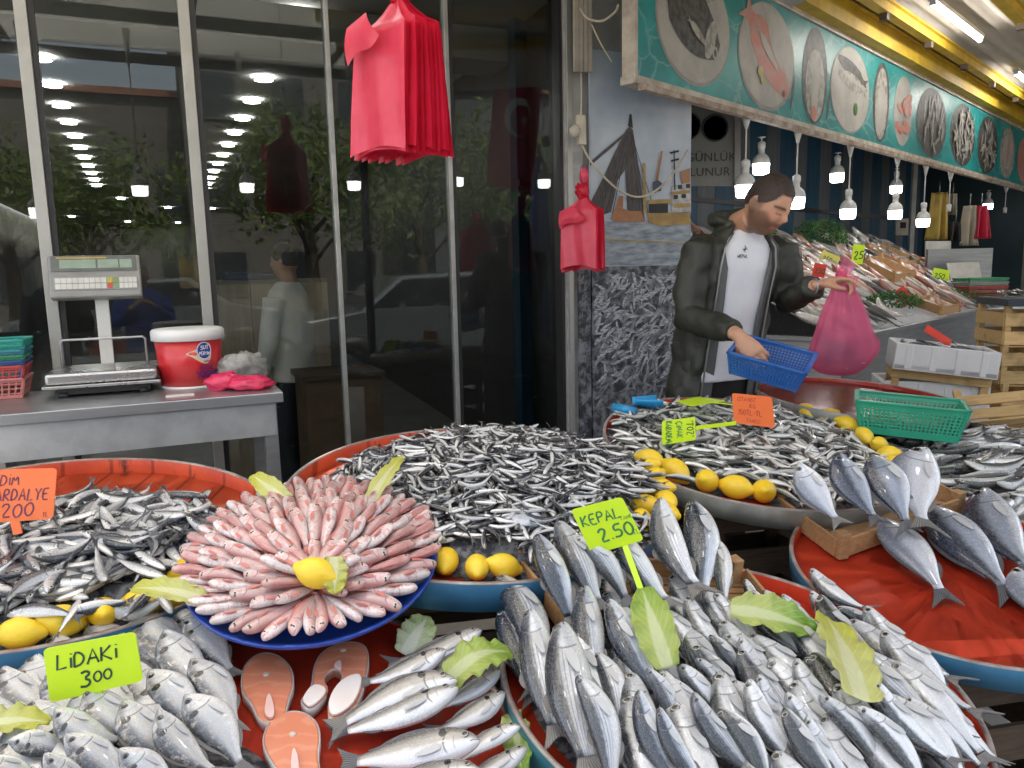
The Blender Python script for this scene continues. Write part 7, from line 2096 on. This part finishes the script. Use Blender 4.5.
def ring_tube(mb, rows, n=28, fr=tf, lt=tl_, noise_amp=0):
    vs = []
    for c_, a, d_ in rows:
        for k in range(n):
            q = 2*math.pi*k/n
            vs.append(c_ + lt*(a*math.copysign(abs(math.cos(q))**.85, math.cos(q))) + fr*(d_*math.copysign(abs(math.sin(q))**.85, math.sin(q))))
    fs = []
    for i in range(len(rows)-1):
        for k in range(n):
            k2 = (k+1) % n; fs.append((i*n+k, i*n+k2, (i+1)*n+k2, (i+1)*n+k))
    fs.append(tuple(range(n-1, -1, -1))); fs.append(tuple((len(rows)-1)*n+k for k in range(n)))
    mb.add(vs, fs, 0, True)
ring_tube(mb, [(Pel-UZ*.12, .15, .10), (Pel, .165, .11), (Wst, .15, .10), (Chs, .17, .11), (Chs.lerp(Nk, .6), .14, .085), (Nk, .06, .055)])
limb(mb, [ShR, ElR, WrR], [.052, .042, .027]); limb(mb, [ShL, ElL, WrL], [.052, .042, .027])
for s in (-1, 1):
    hip = Pel+tl_*(.085*s)-UZ*.08
    kn = V((hip.x+.01*s, hip.y-.03, .5)); an = V((hip.x+.01*s, hip.y+.02, .09))
    limb(mb, [hip, kn, an], [.085, .058, .042]); mb.ellipsoid(an+V((.02, -.06, -.045)), (.045, .12, .04))
# right hand over the basket rim: back of hand to the viewer, fingers down
hR = V((.42, -.42, -.55)); 
RR = add_hand(mb, WrR+V((.012, -.012, -.012)), hR, V((.35, .8, -.25)), -1, [(.25, .35, .3), (.35, .5, .4), (.45, .6, .5), (.55, .7, .5)], (-.005, .0, .03), 1.0)
# left hand gripping the bag mouth, palm down-left, fingers curled
hL = V((.85, -.35, .22))
RL = add_hand(mb, WrL+V((.01, -.004, .004)), hL, V((.1, -.25, -1)), -1, [(.35, .5, .3), (.75, .9, .6), (1.0, 1.0, .7), (1.15, 1.0, .7)], (-.03, .0, .03), 1.0)
bme = remesh(mb, .0042, 2)
colour_body(bme, Mh)
bme.materials.append(m_skin)
for p in bme.polygons: p.use_smooth = True
inv = man.matrix_world.inverted(); bme.transform(inv); bme.name = 'body'
inst('body', bme, man).matrix_parent_inverse = Matrix.Identity(4)
hm = hair_mesh(Mh); hm.build('hair', m_hair, man, world=True, recalc=False)
# t-shirt
mb = MB()
ring_tube(mb, [(at_y(716, 378, mY), .178, .126), (Wst, .16, .112), (Wst.lerp(Chs, .5), .168, .118), (Chs, .178, .122), (Chs.lerp(Nk, .55), .155, .10), (Chs.lerp(Nk, .85), .088, .07)], 36)
tme = remesh(mb, .009, 3); smooth_noise(tme, .009, 9, 3); tme.materials.append(m_tee); tme.transform(inv); tme.name = 'tshirt'
for p in tme.polygons: p.use_smooth = True
inst('tshirt', tme, man)
# jacket: open shell
def shell(rows, gaps, th, n=64, mi=0, mb=None):
    mb = mb or MB(); vs = []
    for (c_, a, d_), (g0, g1) in zip(rows, gaps):
        for off in (0, 1):
            for k in range(n+1):
                q = math.pi/2 + g1 + (2*math.pi-g0-g1)*k/n      # starts right of the gap (image right... ) 
                ca, sa = math.cos(q), math.sin(q)
                rr = 1.0
                aa, dd = a-off*th, d_-off*th
                vs.append(c_ + tl_*(aa*math.copysign(abs(ca)**.85, ca)) + tf*(dd*math.copysign(abs(sa)**.85, sa)))
    m_ = len(rows); w = 2*(n+1); fs = []
    for i in range(m_-1):
        for k in range(n):
            a0 = i*w+k; fs.append((a0, a0+1, a0+w+1, a0+w)); b0 = i*w+n+1+k; fs.append((b0+1, b0, b0+w, b0+w+1))
        for k in (0, n):
            a0 = i*w+k; b0 = a0+n+1; q = (a0, a0+w, b0+w, b0); fs.append(q if k == 0 else q[::-1])
    for i in (0, m_-1):
        for k in range(n):
            a0 = i*w+k; b0 = a0+n+1; q = (a0, b0, b0+1, a0+1); fs.append(q if i == 0 else q[::-1])
    mb.add(vs, fs, mi, True); return mb
JH = at_y(715, 398, mY+.03)
rows = [(JH-UZ*.0, .218, .155), (Pel+UZ*.06, .208, .15), (Wst, .190, .14), (Wst.lerp(Chs, .5), .188, .14), (Chs, .192, .142), (Chs.lerp(Nk, .45), .178, .12), (Chs.lerp(Nk, .78), .118, .092), (Nk-UZ*.005, .084, .082), (Nk+UZ*.02-tf*.01, .086, .084)]
gaps = [(.62, .66), (.60, .66), (.60, .70), (.62, .72), (.62, .72), (.64, .70), (.66, .70), (.72, .78), (.85, .9)]
mb = shell(rows, gaps, .016)
limb(mb, [ShR+V((.04, .03, .012)), ShR+V((.008, 0, -.02)), ShR.lerp(ElR, .5), ElR+V((-.005, .0, 0)), ElR.lerp(WrR, .5), WrR+(ElR-WrR)*.02], [.06, .078, .070, .062, .053, .044])
limb(mb, [ShL+V((-.04, .03, .01)), ShL+V((-.008, 0, -.02)), ShL.lerp(ElL, .5), ElL, ElL.lerp(WrL, .5), WrL+(ElL-WrL)*.03], [.06, .078, .070, .062, .053, .044])
# hood folded behind the neck
hc = Nk-tf*.075+UZ*.005
hp2 = [Nk+tl_*.10*math.cos(a)+tf*(-.02+.085*math.sin(a))*1.0+UZ*(.015+.02*math.sin(a)*-1) for a in [rad(q) for q in range(-215, 36, 18)]]
mb.tube(hp2, [.012]+[.022+.012*math.sin(math.pi*i/(len(hp2)-1)) for i in range(1, len(hp2)-1)]+[.012], 14)
mb.ellipsoid(hc-UZ*.03, (.085, .045, .06), Matrix((tl_, -tf, UZ)).transposed(), 18, 12)
jme = remesh(mb, .0075, 3); smooth_noise(jme, .011, 8, 1); smooth_noise(jme, .010, 19, 5); jme.materials.append(m_jacket); jme.transform(inv); jme.name = 'jacket'
for p in jme.polygons: p.use_smooth = True
inst('jacket', jme, man)
# grey inner facing along the opening
rows2 = [(c_, a-.012, d_-.010) for c_, a, d_ in rows[:6]]
gp2 = [(g0-k_, g1-k_*1.3) for (g0, g1), k_ in zip(gaps[:6], (.2, .2, .2, .19, .15, .0))]
lin = shell(rows2, gp2, .007); lme = lin.build('jacket_lining', m_lining, man, world=True)
# zip edge
mb = MB(); 
for sgn, gi in ((1, 0), (-1, 1)):
    pts = []
    for (c_, a, d_), gg in zip(rows[:7], gaps[:7]):
        q = math.pi/2 + (gg[1] if sgn < 0 else -gg[0]); ca, sa = math.cos(q), math.sin(q)
        pts.append(c_ + tl_*((a-.004)*math.copysign(abs(ca)**.85, ca)) + tf*((d_+.006)*math.copysign(abs(sa)**.85, sa)))
    mb.tube(pts, .004, 6)
mb.build('zip', M('zip_grey', (.25, .25, .25), .35, .6), man, world=True)
# small printed mark on the shirt
mb = MB()
mk = at_y(751, 253, mY-.19)
def fm_(x, y): return mk + tl_*x + UZ*y + tf*.0
def on_tee(x, y):
    p = mk+tl_*x+UZ*y
    # project to the front of the shirt
    return p
# ray cast on the shirt mesh for a snug print
from mathutils.bvhtree import BVHTree
tob = [o for o in man.children if o.name.startswith('tshirt')][0]
bv = BVHTree.FromPolygons([tob.matrix_world @ v.co if False else (man.matrix_world @ v.co) for v in tme.vertices], [tuple(p.vertices) for p in tme.polygons])
def snug(x, y):
    p = mk+tl_*x+UZ*y+tf*.3
    h = bv.ray_cast(p, -tf)
    return (h[0] if h[0] is not None else p-tf*.3)+tf*.0015
stroke_text(mb, 'NEPAL', -.032, -.018, .013, snug, .2, wid=1.05)
mb2 = [(0, .012), (0, .03)]
for a0, b0 in (((-.012, .016), (.012, .016)), ((0, .004), (0, .032)), ((-.007, .008), (.007, .024))):
    d_ = V((b0[0]-a0[0], b0[1]-a0[1], 0)).normalized(); nx, ny = -d_.y*.0014, d_.x*.0014
    mb.add([snug(a0[0]+nx, a0[1]+ny), snug(b0[0]+nx, b0[1]+ny), snug(b0[0]-nx, b0[1]-ny), snug(a0[0]-nx, a0[1]-ny)], [(0, 1, 2, 3)])
mb.build('shirt_print', m_dk, man, world=True)
# trousers
mb = MB()
ring_tube(mb, [(Pel-UZ*.10, .175, .125), (Pel+UZ*.02, .172, .12), (at_y(718, 366, mY), .165, .113)])
for s in (-1, 1):
    hip = Pel+tl_*(.085*s)-UZ*.06; limb(mb, [hip, V((hip.x+.01*s, hip.y-.03, .5)), V((hip.x+.01*s, hip.y+.02, .07))], [.1, .078, .068])
pme = remesh(mb, .012, 2); smooth_noise(pme, .006, 8, 9); pme.materials.append(m_pants); pme.transform(inv); pme.name = 'trousers'
for p in pme.polygons: p.use_smooth = True
inst('trousers', pme, man)
mb = MB(); mb.tube([WrL+V((0, 0, .028)).lerp(V((0, 0, .028)), 0)+V((.03*math.cos(a)*.0, .028*math.cos(a), -.028+.028*math.sin(a))) for a in [q*math.pi/8 for q in range(17)]], .0035, 6); mb.build('bracelet', M('bracelet', (.4, .4, .42), .4, .5), man, world=True)

# blue basket he tips
c1, c2 = at_y(735, 352, mY-.40), at_y(808, 372, mY-.52)
bx_ = (c2-c1); Lb = bx_.length*1.02; xb = bx_.normalized(); zb = (UZ-xb*UZ.dot(xb)).normalized(); zb = (zb + V((0, -.28, 0))).normalized(); yb = zb.cross(xb).normalized(); zb = xb.cross(yb)
Mbk = Matrix((xb, yb, zb)).transposed().to_4x4(); Mbk.translation = (c1+c2)/2 - zb*.05
m_bb = M('basket_blue', (.025, .13, .42), .35, col2=(.02, .105, .36), scale=4)
basket('plastic_basket', 'blue plastic basket tilted in the man\'s right hand', Mbk, Lb, .21, .085, m_bb, cell=.012)
# pink bag with fish
gpt = at_y(841, 272, mY-.30)
g = NG('pink_bag_film'); co = g.obj()
mp = g.n('ShaderNodeMapping', {'Vector': co, 'Scale': (26, 26, 3)}).outputs[0]
nz = g.noise(mp, 1.3, 3)
bb = g.bsdf(Base_Color=g.mixc(nz, (.86, .24, .42), (.80, .18, .34)), Roughness=.28, Normal=g.bump(nz, .5, .008))
tr = g.n('ShaderNodeBsdfTransparent', {'Color': (.95, .45, .6)}); tl2 = g.n('ShaderNodeBsdfTranslucent', {'Color': (.85, .25, .42)})
m1 = g.n('ShaderNodeMixShader', {0: .35}); g.nt.links.new(bb.outputs[0], m1.inputs[1]); g.nt.links.new(tl2.outputs[0], m1.inputs[2])
m2 = g.n('ShaderNodeMixShader', {0: .6}); g.nt.links.new(m1.outputs[0], m2.inputs[1]); g.nt.links.new(tr.outputs[0], m2.inputs[2])
m_pb = g.done(m2)
bagt = thing('carrier_bag', 'translucent pink carrier bag of small fish held up by the man', 'plastic bag', loc=gpt-UZ*.40)
prof = [(0, .405, .018), (.004, .38, .022), (.01, .345, .036), (.012, .30, .055), (.014, .25, .075), (.016, .20, .092), (.018, .15, .108), (.018, .10, .12), (.016, .055, .118), (.012, .02, .095), (.01, .003, .05), (.01, 0, .001)]
mb = MB(); n = 48; vs = []
for i, (ox, z, r) in enumerate(prof):
    for k in range(n):
        a = 2*math.pi*k/n
        fold = 1+(.16*math.sin(a*7+.6*i*.3)+.08*math.sin(a*13))*min(1, z/.25)**1.2*.8 + .05*noise.noise(V((math.cos(a)*2, math.sin(a)*2, z*9)))
        ex = 1.08 if i > 6 else 1.0
        vs.append(V((ox+r*fold*math.cos(a)*ex+.02*(1-z/.4)*max(0, math.cos(a)), .62*r*fold*math.sin(a), z + .035*max(0, math.cos(a-.1))*(z < .12)*(z > .01))))
fs = [(i*n+k, (i+1)*n+k, (i+1)*n+(k+1) % n, i*n+(k+1) % n) for i in range(len(prof)-1) for k in range(n)]
mb.add(vs, fs, 0, True); o = mb.build('bag_film', m_pb, bagt); sb_ = o.modifiers.new('sub', 'SUBSURF'); sb_.levels = 1; sb_.render_levels = 1
mb = MB()
mb.grid(lambda u, v: V((-.03+.05*v+.02*u, .018*math.sin(v*5)-.012, .385+.05*u+.02*math.sin(v*4)*u)), 6, 8); mb.grid(lambda u, v: V((.01+.05*v*(1-.3*u), -.02+.014*math.sin(v*5+1), .385-.07*u)), 6, 8); mb.build('handle', m_pb, bagt, recalc=False)
mb = MB(); me_ = small_mesh('anchovy', 'sardine', 'dark', 1)
st = MB(); rq = random.Random(6); ww = gpt-UZ*.40
for i in range(130):
    p = V((rq.uniform(-.05, .06), rq.uniform(-.042, .02), .05+rq.random()**1.3*.09)); a = rq.uniform(0, 6.3); d_ = V((math.cos(a), math.sin(a)*.5, rq.uniform(-.3, .3))).normalized()*.036
    Mx = fish_matrix(ww+p+d_, ww+p-d_, UZ if abs(d_.z) < .05 else V((0, -1, .3)), 1, rq.uniform(-1, 1))
    me_ = small_mesh('sardine', 'sardine', 'dark', i % 6); uvl = me_.uv_layers[0].data; uv = {lp.vertex_index: tuple(uvl[lp.index].uv) for lp in me_.loops}; b0 = len(st.v)
    st.v += [Mx @ v.co for v in me_.vertices]
    for pl_ in me_.polygons: st.f.append([b0+q for q in pl_.vertices]); st.m.append(pl_.material_index); st.sm.append(True)
    for q, w_ in uv.items(): st.uv[b0+q] = w_
tag(st.build('fish_in_bag', [fish_mat('bagged_fish_skin', (.01, .01, .014), (.14, .13, .14), (.34, .32, .32), .42, .7, mott=.2, metal=.1), FIN['dark']], recalc=False), 'mass of small fish at the bottom of the pink bag', 'fish', kind='stuff')
# ------------------------------------------------------------------ street side: what the glass mirrors
m_canvas = None
g = NG('awning_canvas'); co = g.obj()
c = g.mixc(g.step(g.noise(co, .8, 4), .35, .65), (.82, .80, .76), (.72, .70, .66))
d_ = g.bsdf(Base_Color=c, Roughness=.8); t_ = g.n('ShaderNodeBsdfTranslucent', {'Color': c}); mx = g.n('ShaderNodeMixShader', {0: .72})
g.nt.links.new(d_.outputs[0], mx.inputs[1]); g.nt.links.new(t_.outputs[0], mx.inputs[2]); m_canvas = g.done(mx)
ZL = 3.16
def LP(t, d, z=0): return FP_(t, d, z)
aw2 = thing('awning', 'grey-white translucent canvas awning over the left stalls', 'awning', loc=LP(-1, 1.6, ZL), rotz=FROT)
mb = MB(); mb.grid(lambda u, v: V((-2.2+4.4*u, 1.45-3.0*v, .03*math.sin(v*math.pi*5)+.10*(1-v))), 2, 50)
o = mb.build('canvas', m_canvas, aw2, recalc=False); s_ = o.modifiers.new('s', 'SOLIDIFY'); s_.thickness = .004
m_bm = M('frame_dark_steel', (.03, .03, .033), .5, .4)
def perf_beam(label, a, b2, w=.06):
    a, b2 = V(a), V(b2); L = (b2-a).length; n_ = max(2, int(L/.09))
    t = thing('frame_beam', label, 'beam', loc=(a+b2)/2)
    mb = MB(); d = (b2-a).normalized(); s = d.cross(UZ)
    if s.length < .1: s = FA.copy()
    s.normalize(); u = s.cross(d).normalized()
    mb.bar(a+s*w*.42, b2+s*w*.42, w*.22, .012, up=u); mb.bar(a-s*w*.42, b2-s*w*.42, w*.22, .012, up=u)
    for i in range(n_):
        c_ = a.lerp(b2, (i+.5)/n_); mb.bar(c_-d*.018, c_+d*.018, w*.62, .0115, up=u)
    mb.bar(a+u*.0-UZ*.03+s*w*.5, b2-UZ*.03+s*w*.5, .012, .06, up=u)
    mb.build('angle_iron', m_bm, t, world=True)
for i, d in enumerate((.9, 2.0, 3.05)):
    perf_beam('perforated dark steel beam under the canvas, %s out from the glass' % ORD[i], LP(-3.2, d, ZL-.06), LP(1.2, d, ZL-.06), .07)
for i, t in enumerate((-2.6, -1.4, -.2, .9)):
    perf_beam('perforated dark cross beam under the canvas, %s from the left' % ORD[i], LP(t, .1, ZL-.02), LP(t, 3.1, ZL-.02), .06)
for i, (t, d) in enumerate(((-2.9, 3.05), (1.15, 3.05))):
    tt_ = thing('frame_post', 'slim dark post holding the outer canvas beam, %s' % ('left' if i == 0 else 'right'), 'post', loc=LP(t, d, 0))
    mb = MB(); mb.box((0, 0, 1.55), (.05, .05, 3.1)); mb.box((0, 0, .006), (.14, .14, .012)); mb.build('post', m_bm, tt_)
# hanging bulbs over the stalls (seen mirrored in the glass)
def mirror(p): 
    d = (p-P0).dot(FN); return p-FN*(2*d)
for i, (px, py, D) in enumerate(((140, 190, 5.6), (247, 187, 6.2), (38, 212, 5.4), (354, 185, 6.4), (457, 181, 6.6), (544, 183, 6.8))):
    bulb_at(mirror(at_y(px, py, D)), 'hanging bulb over the street side of the left stalls, mirrored in the glass, %s' % ORD[i], ZL-.05, 'bulbs over the left stalls')
# red flag and bag, closed parasol
def flag():
    q = [mirror(at_y(px, py, 8.0)) for px, py in ((497, 55), (545, 62), (533, 196), (487, 184))]
    t = thing('flag', 'red flag with white crescent and star hanging over the street', 'flag', loc=q[0].lerp(q[2], .5))
    mb = MB()
    def fn(u, v): return q[0].lerp(q[1], v).lerp(q[3].lerp(q[2], v), u)-FN*(.03*math.sin(v*6+u*2))
    mb.grid(fn, 12, 16); mb.build('cloth', M('flag_red', (.55, .015, .03), .7, col2=(.48, .012, .025)), t, world=True, recalc=False)
    mb = MB(); nrm = FN*.034
    def f2(x, y): return fn(y, x)+nrm
    vs = [f2(*p) for p in ell(.5, .45, .26, .15, 28)]; vi = [f2(*p) for p in ell(.56, .47, .2, .115, 28)]
    mb.add(vs+vi, [(i, (i+1) % 28, 28+(i+1) % 28, 28+i) for i in range(28)])
    st_ = [f2(.62+(.09 if k % 2 == 0 else .036)*math.sin(k*math.pi/5), .47+(.052 if k % 2 == 0 else .02)*math.cos(k*math.pi/5)) for k in range(10)]; c_ = f2(.62, .47)
    mb.add(st_+[c_], [(i, (i+1) % 10, 10) for i in range(10)]); mb.build('crescent_star', m_white, t, world=True, recalc=False)
    mb = MB(); mb.tube([q[0]+UZ*.02-FA*.05, q[1]+UZ*.02+FA*.05], .015, 8); mb.build('rod', m_bm, t, world=True)
flag()
pp = mirror(at_y(541, 280, 7.4)); par = thing('parasol', 'closed blue and white parasol standing on the street side', 'parasol', loc=V((pp.x, pp.y, 0)))
mb = MB(); mb.lathe([(.03, 2.45), (.07, 2.3), (.13, 1.2), (.11, .75), (.02, .7)], 16, mis=[0, 0, 0, 0]); mb.build('canopy', M('parasol_blue', (.03, .08, .35), .7, col2=(.4, .42, .5), scale=3, stretch=(9, 9, .5)), par)
mb = MB(); mb.tube([(0, 0, 0.02), (0, 0, 2.55)], .02, 8); mb.build('pole', m_white, par)
mb = MB(); mb.lathe([(.0001, 0), (.22, 0), (.22, .06), (.05, .09), (.0001, .09)], 20); mb.build('base', M('parasol_base', (.2, .2, .2), .8), par)
bag_bundle('bundle of red carrier bags on the street side, mirrored beside the parasol', mirror(at_y(478, 268, 6.6)), .28, .36, .1, rad(30), 7, .08, 3.0)
# trees across the street
m_bark = M('tree_bark', (.10, .075, .05), .9, col2=(.06, .045, .03), scale=12, bump=.4)
g = NG('tree_leaves'); co = g.obj(); c = g.mixc(g.step(g.noise(co, 1.6, 3), .35, .65), (.07, .13, .02), (.16, .20, .03))
lf = g.bsdf(Base_Color=c, Roughness=.5); t_ = g.n('ShaderNodeBsdfTranslucent', {'Color': c}); mx = g.n('ShaderNodeMixShader', {0: .35}); g.nt.links.new(lf.outputs[0], mx.inputs[1]); g.nt.links.new(t_.outputs[0], mx.inputs[2]); m_leaf = g.done(mx)
def tree(label, base, h, R, seed, n=3200):
    rr = random.Random(seed); base = V(base)
    t = thing('tree', label, 'tree', loc=base, group='street trees mirrored in the glass')
    mb = MB(); ends = []
    mb.tube([(0, 0, 0), (.05, .02, h*.25), (.0, .05, h*.5), (.08, 0, h*.72)], [.16, .13, .1, .05], 10)
    for k in range(9):
        a = k*2.4; z0 = h*(.35+.04*k); e = V((R*.75*math.cos(a), R*.75*math.sin(a), z0+h*.18+rr.uniform(-.1, .25))); ends.append(e)
        mb.tube([(0, .02, z0), (e.x*.5, e.y*.5, z0+.25*h*.5), e], [.05, .03, .012], 6)
    mb.build('trunk', m_bark, t)
    mb = MB(); cl = [e+V((rr.gauss(0, .25), rr.gauss(0, .25), rr.gauss(0, .2))) for e in ends for _ in range(3)]+[V((rr.gauss(0, R*.35), rr.gauss(0, R*.35), h*.8+rr.gauss(0, .3))) for _ in range(8)]
    for i in range(n):
        c_ = rr.choice(cl); p = c_+V((rr.gauss(0, 1), rr.gauss(0, 1), rr.gauss(0, .8)))*R*.19
        s = rr.uniform(.05, .1); q = Quaternion((rr.gauss(0, 1), rr.gauss(0, 1), rr.gauss(0, 1), rr.gauss(0, 1))).normalized()
        mb.add([p+q @ (v*s) for v in (V((-1, 0, 0)), V((0, .45, .1)), V((1, 0, 0)), V((0, -.45, .1)))], [(0, 1, 2, 3)])
    mb.build('crown', m_leaf, t, recalc=False)
def tb(px, D, z=0): p = mirror(at_y(px, 270, D)); return V((p.x, p.y, z))
tree('leafy street tree mirrored at the far left of the glass', tb(10, 15), 4.3, 1.7, 1)
tree('leafy street tree mirrored behind the scale display', tb(90, 14.5), 3.7, 1.5, 2)
tree('tall leafy street tree mirrored in the middle pane', tb(310, 14), 4.4, 1.5, 3)
tree('leafy street tree mirrored above the right panes', tb(420, 15), 4.3, 1.9, 4)
tree('smaller street tree mirrored near the column', tb(520, 16), 4.0, 1.7, 5)
# houses across the street close the view behind the viewer
for i, (px, D, w, h, col_) in enumerate(((60, 24, 9, 7, (.12, .11, .095)), (330, 25, 8, 8.5, (.13, .12, .105)), (560, 24, 8, 6.5, (.09, .095, .1)))):
    p = tb(px, D)
    hs_ = thing('house', ('beige three-storey house across the street', 'tall cream house across the street', 'grey low house across the street')[i], 'house', loc=p, rotz=FROT)
    mb = MB(); mb.box((0, -1.5, h/2), (w, 3, h)); mb.build('wall', M('house_wall_%d' % i, col_, .85), hs_)
    mb = MB(); mb.box((0, -1.5, h+.1), (w+.4, 3.4, .2)); mb.build('roof', M('house_roof', (.25, .1, .06), .8), hs_)
    for r_ in range(int(h/2.6)):
        for k in range(4):
            x_ = -w/2+w*(k+.5)/4
            f = None
            mb = MB(); mb.box((x_, .03, 1.5+r_*2.6), (1.1, .06, 1.4)); f = mb.build('window', M('window_frame', (.1, .1, .095), .5), hs_)
            mb = MB(); mb.box((x_, .065, 1.5+r_*2.6), (.95, .012, 1.25)); o = mb.build('pane', M('window_glass_dark', (.03, .035, .04), .1), f)
# parked car mirrored low in the panes
def car(label, base, rz, col_):
    t = thing('parked_car', label, 'car', loc=base, rotz=rz)
    mb = MB(); prof = [(-2.0, .35), (-2.05, .6), (-1.9, .85), (-1.2, .95), (-.65, 1.38), (.55, 1.42), (1.15, 1.0), (1.9, .88), (2.05, .65), (2.02, .35)]
    secs = [(-.82, .96), (-.78, 1.0), (.78, 1.0), (.82, .96)]
    vs = []
    for y, s in secs: vs += [V((x*s, y*(1-.12*max(0, z-.9)), .3+(z-.3)*s)) for x, z in prof]
    n = len(prof); fs = []
    for i in range(3):
        for k in range(n): fs.append((i*n+k, i*n+(k+1) % n, (i+1)*n+(k+1) % n, (i+1)*n+k))
    fs += [tuple(range(n-1, -1, -1)), tuple(range(3*n, 4*n))]
    mb.add(vs, fs, 0); mb.build('body', M('car_paint', col_, .25, .3, coat=.6), t, bev=.03)
    gm = M('car_glass', (.02, .022, .025), .06)
    for y in (-1, 1):
        mb = MB(); mb.prism([(-1.08, y*.80, .97), (-.62, y*.77, 1.32), (.5, y*.77, 1.35), (.98, y*.80, .99)], (0, y*.012, 0)); mb.build('side_window', gm, t)
    mb = MB(); mb.prism([(1.17, -.68, 1.0), (1.17, .68, 1.0), (.60, .62, 1.40), (.60, -.62, 1.40)], (.012, 0, .012)); mb.build('windscreen', gm, t)
    for x in (-1.3, 1.3):
        for y in (-.78, .78):
            mb = MB(); mb.lathe([(.18, -.1), (.3, -.1), (.32, -.07), (.32, .07), (.3, .1), (.18, .1)], 24, (x, y, .32), M=Matrix.Rotation(math.pi/2, 3, 'X')); w = mb.build('wheel', m_black, t)
            mb = MB(); mb.lathe([(.0001, -.09), (.18, -.085), (.19, .085), (.0001, .09)], 18, (x, y, .32), M=Matrix.Rotation(math.pi/2, 3, 'X')); mb.build('rim', m_steel, w)
    for y in (-.55, .55):
        mb = MB(); mb.ellipsoid((1.98, y, .7), (.06, .16, .08), n=14, m=10); mb.build('headlight', M('lamp_glass', (.6, .6, .6), .1), t)
car('silver car parked across the street, mirrored in the right panes', tb(430, 11), FROT+.0, (.13, .14, .155))
car('dark blue car parked across the street, mirrored behind the bucket', tb(150, 12.5), FROT+.0, (.03, .045, .08))

# person inside, back turned
def standing(label, base, rz, top, topc, legs, hair=True, h=1.72, arm=None, holds=None):
    t = thing('person', label, 'person', loc=base, rotz=rz)
    s = h/1.72
    mb = MB(); Hc = V((0, .02, 1.605))*s; Mhh = Matrix.Translation(Hc) @ Matrix.Scale(s*.98, 4)
    head_parts(mb, Mhh, 36, 28)
    fr, lt = V((0, 1, 0)), V((1, 0, 0))
    mb.tube([V((0, 0, 1.40))*s, V((0, .0, 1.48))*s, V((0, .01, 1.55))*s], [.06, .055, .053], 14)
    ring_tube(mb, [(V((0, 0, .86))*s, .15, .1), (V((0, 0, 1.1))*s, .14, .095), (V((0, 0, 1.3))*s, .17, .105), (V((0, 0, 1.42))*s, .13, .08), (V((0, 0, 1.47))*s, .06, .05)], 24, fr, lt)
    am = arm or {}
    arms = []
    for sg in (-1, 1):
        sh = V((sg*.185, 0, 1.38))*s; el = am.get((sg, 'e'), V((sg*.25, .02, 1.10)))*s; wr = am.get((sg, 'w'), V((sg*.25, .10, .86)))*s
        arms.append((sh, el, wr)); limb(mb, [sh, el, wr], [.05, .04, .027], 14)
        add_hand(mb, wr, (wr-el), V((-sg, .2, 0)), sg, [(.2, .3, .2)]*4, (0, 0, .01), s)
        hip = V((sg*.085, 0, .84))*s; limb(mb, [hip, V((sg*.09, .02, .47))*s, V((sg*.09, -.01, .09))*s], [.08, .055, .042], 14); mb.ellipsoid(V((sg*.09, .06, .045)), (.045, .12, .042))
    me = remesh(mb, .009, 1); colour_body(me, Mhh, False); me.materials.append(m_skin); me.name = 'body'
    for p in me.polygons: p.use_smooth = True
    inst('body', me, t)
    hair_mesh(Mhh, .018, -.35).build('hair', m_hair, t, recalc=False)
    mb = MB(); ring_tube(mb, [(V((0, 0, .84))*s, .18, .125), (V((0, 0, 1.1))*s, .165, .118), (V((0, 0, 1.3))*s, .188, .125), (V((0, 0, 1.42))*s, .155, .095), (V((0, 0, 1.48))*s, .075, .065)], 28, fr, lt)
    for sh, el, wr in arms: limb(mb, [sh, sh.lerp(el, .5), el, el.lerp(wr, .93)], [.07, .064, .056, .042], 14)
    me = remesh(mb, .012, 2); smooth_noise(me, .008, 8, 2); me.materials.append(topc); me.name = top
    for p in me.polygons: p.use_smooth = True
    inst(top, me, t)
    mb = MB(); ring_tube(mb, [(V((0, 0, .82))*s, .165, .115), (V((0, 0, 1.0))*s, .155, .11)], 24, fr, lt)
    for sg in (-1, 1): limb(mb, [V((sg*.085, 0, .86))*s, V((sg*.09, .02, .47))*s, V((sg*.09, -.01, .06))*s], [.095, .075, .065], 14)
    me = remesh(mb, .014, 2); me.materials.append(legs); me.name = 'trousers'
    for p in me.polygons: p.use_smooth = True
    inst('trousers', me, t)
    return t
m_vest = cloth_mat('grey_white_top', (.8, .76, .72), (.72, .68, .64)); m_jean = cloth_mat('jeans_dark', (.03, .035, .05), (.02, .024, .035)); m_bluej = cloth_mat('blue_jacket', (.03, .09, .42), (.02, .06, .3))
ip = at_y(290, 300, 4.72); 
standing('person with dark hair in a pale grey top standing inside the glass', V((ip.x, ip.y, .0)), rad(75), 'top', m_vest, m_jean, h=1.60)
standing('person in a bright blue jacket photographing the stall, mirrored in the glass', V((.05, -.55, 0)), rad(22), 'jacket', m_bluej, m_jean, h=1.54, arm={(-1, 'e'): V((-.26, .06, 1.12)), (1, 'e'): V((.26, .06, 1.12)), (-1, 'w'): V((-.10, .28, 1.30)), (1, 'w'): V((.10, .28, 1.30))})
standing('dark-clad person standing beside the one in the blue jacket, mirrored in the glass', V((-.62, -.75, 0)), rad(15), 'jacket', cloth_mat('dark_jacket', (.02, .025, .04), (.015, .02, .03)), m_jean, h=1.6)
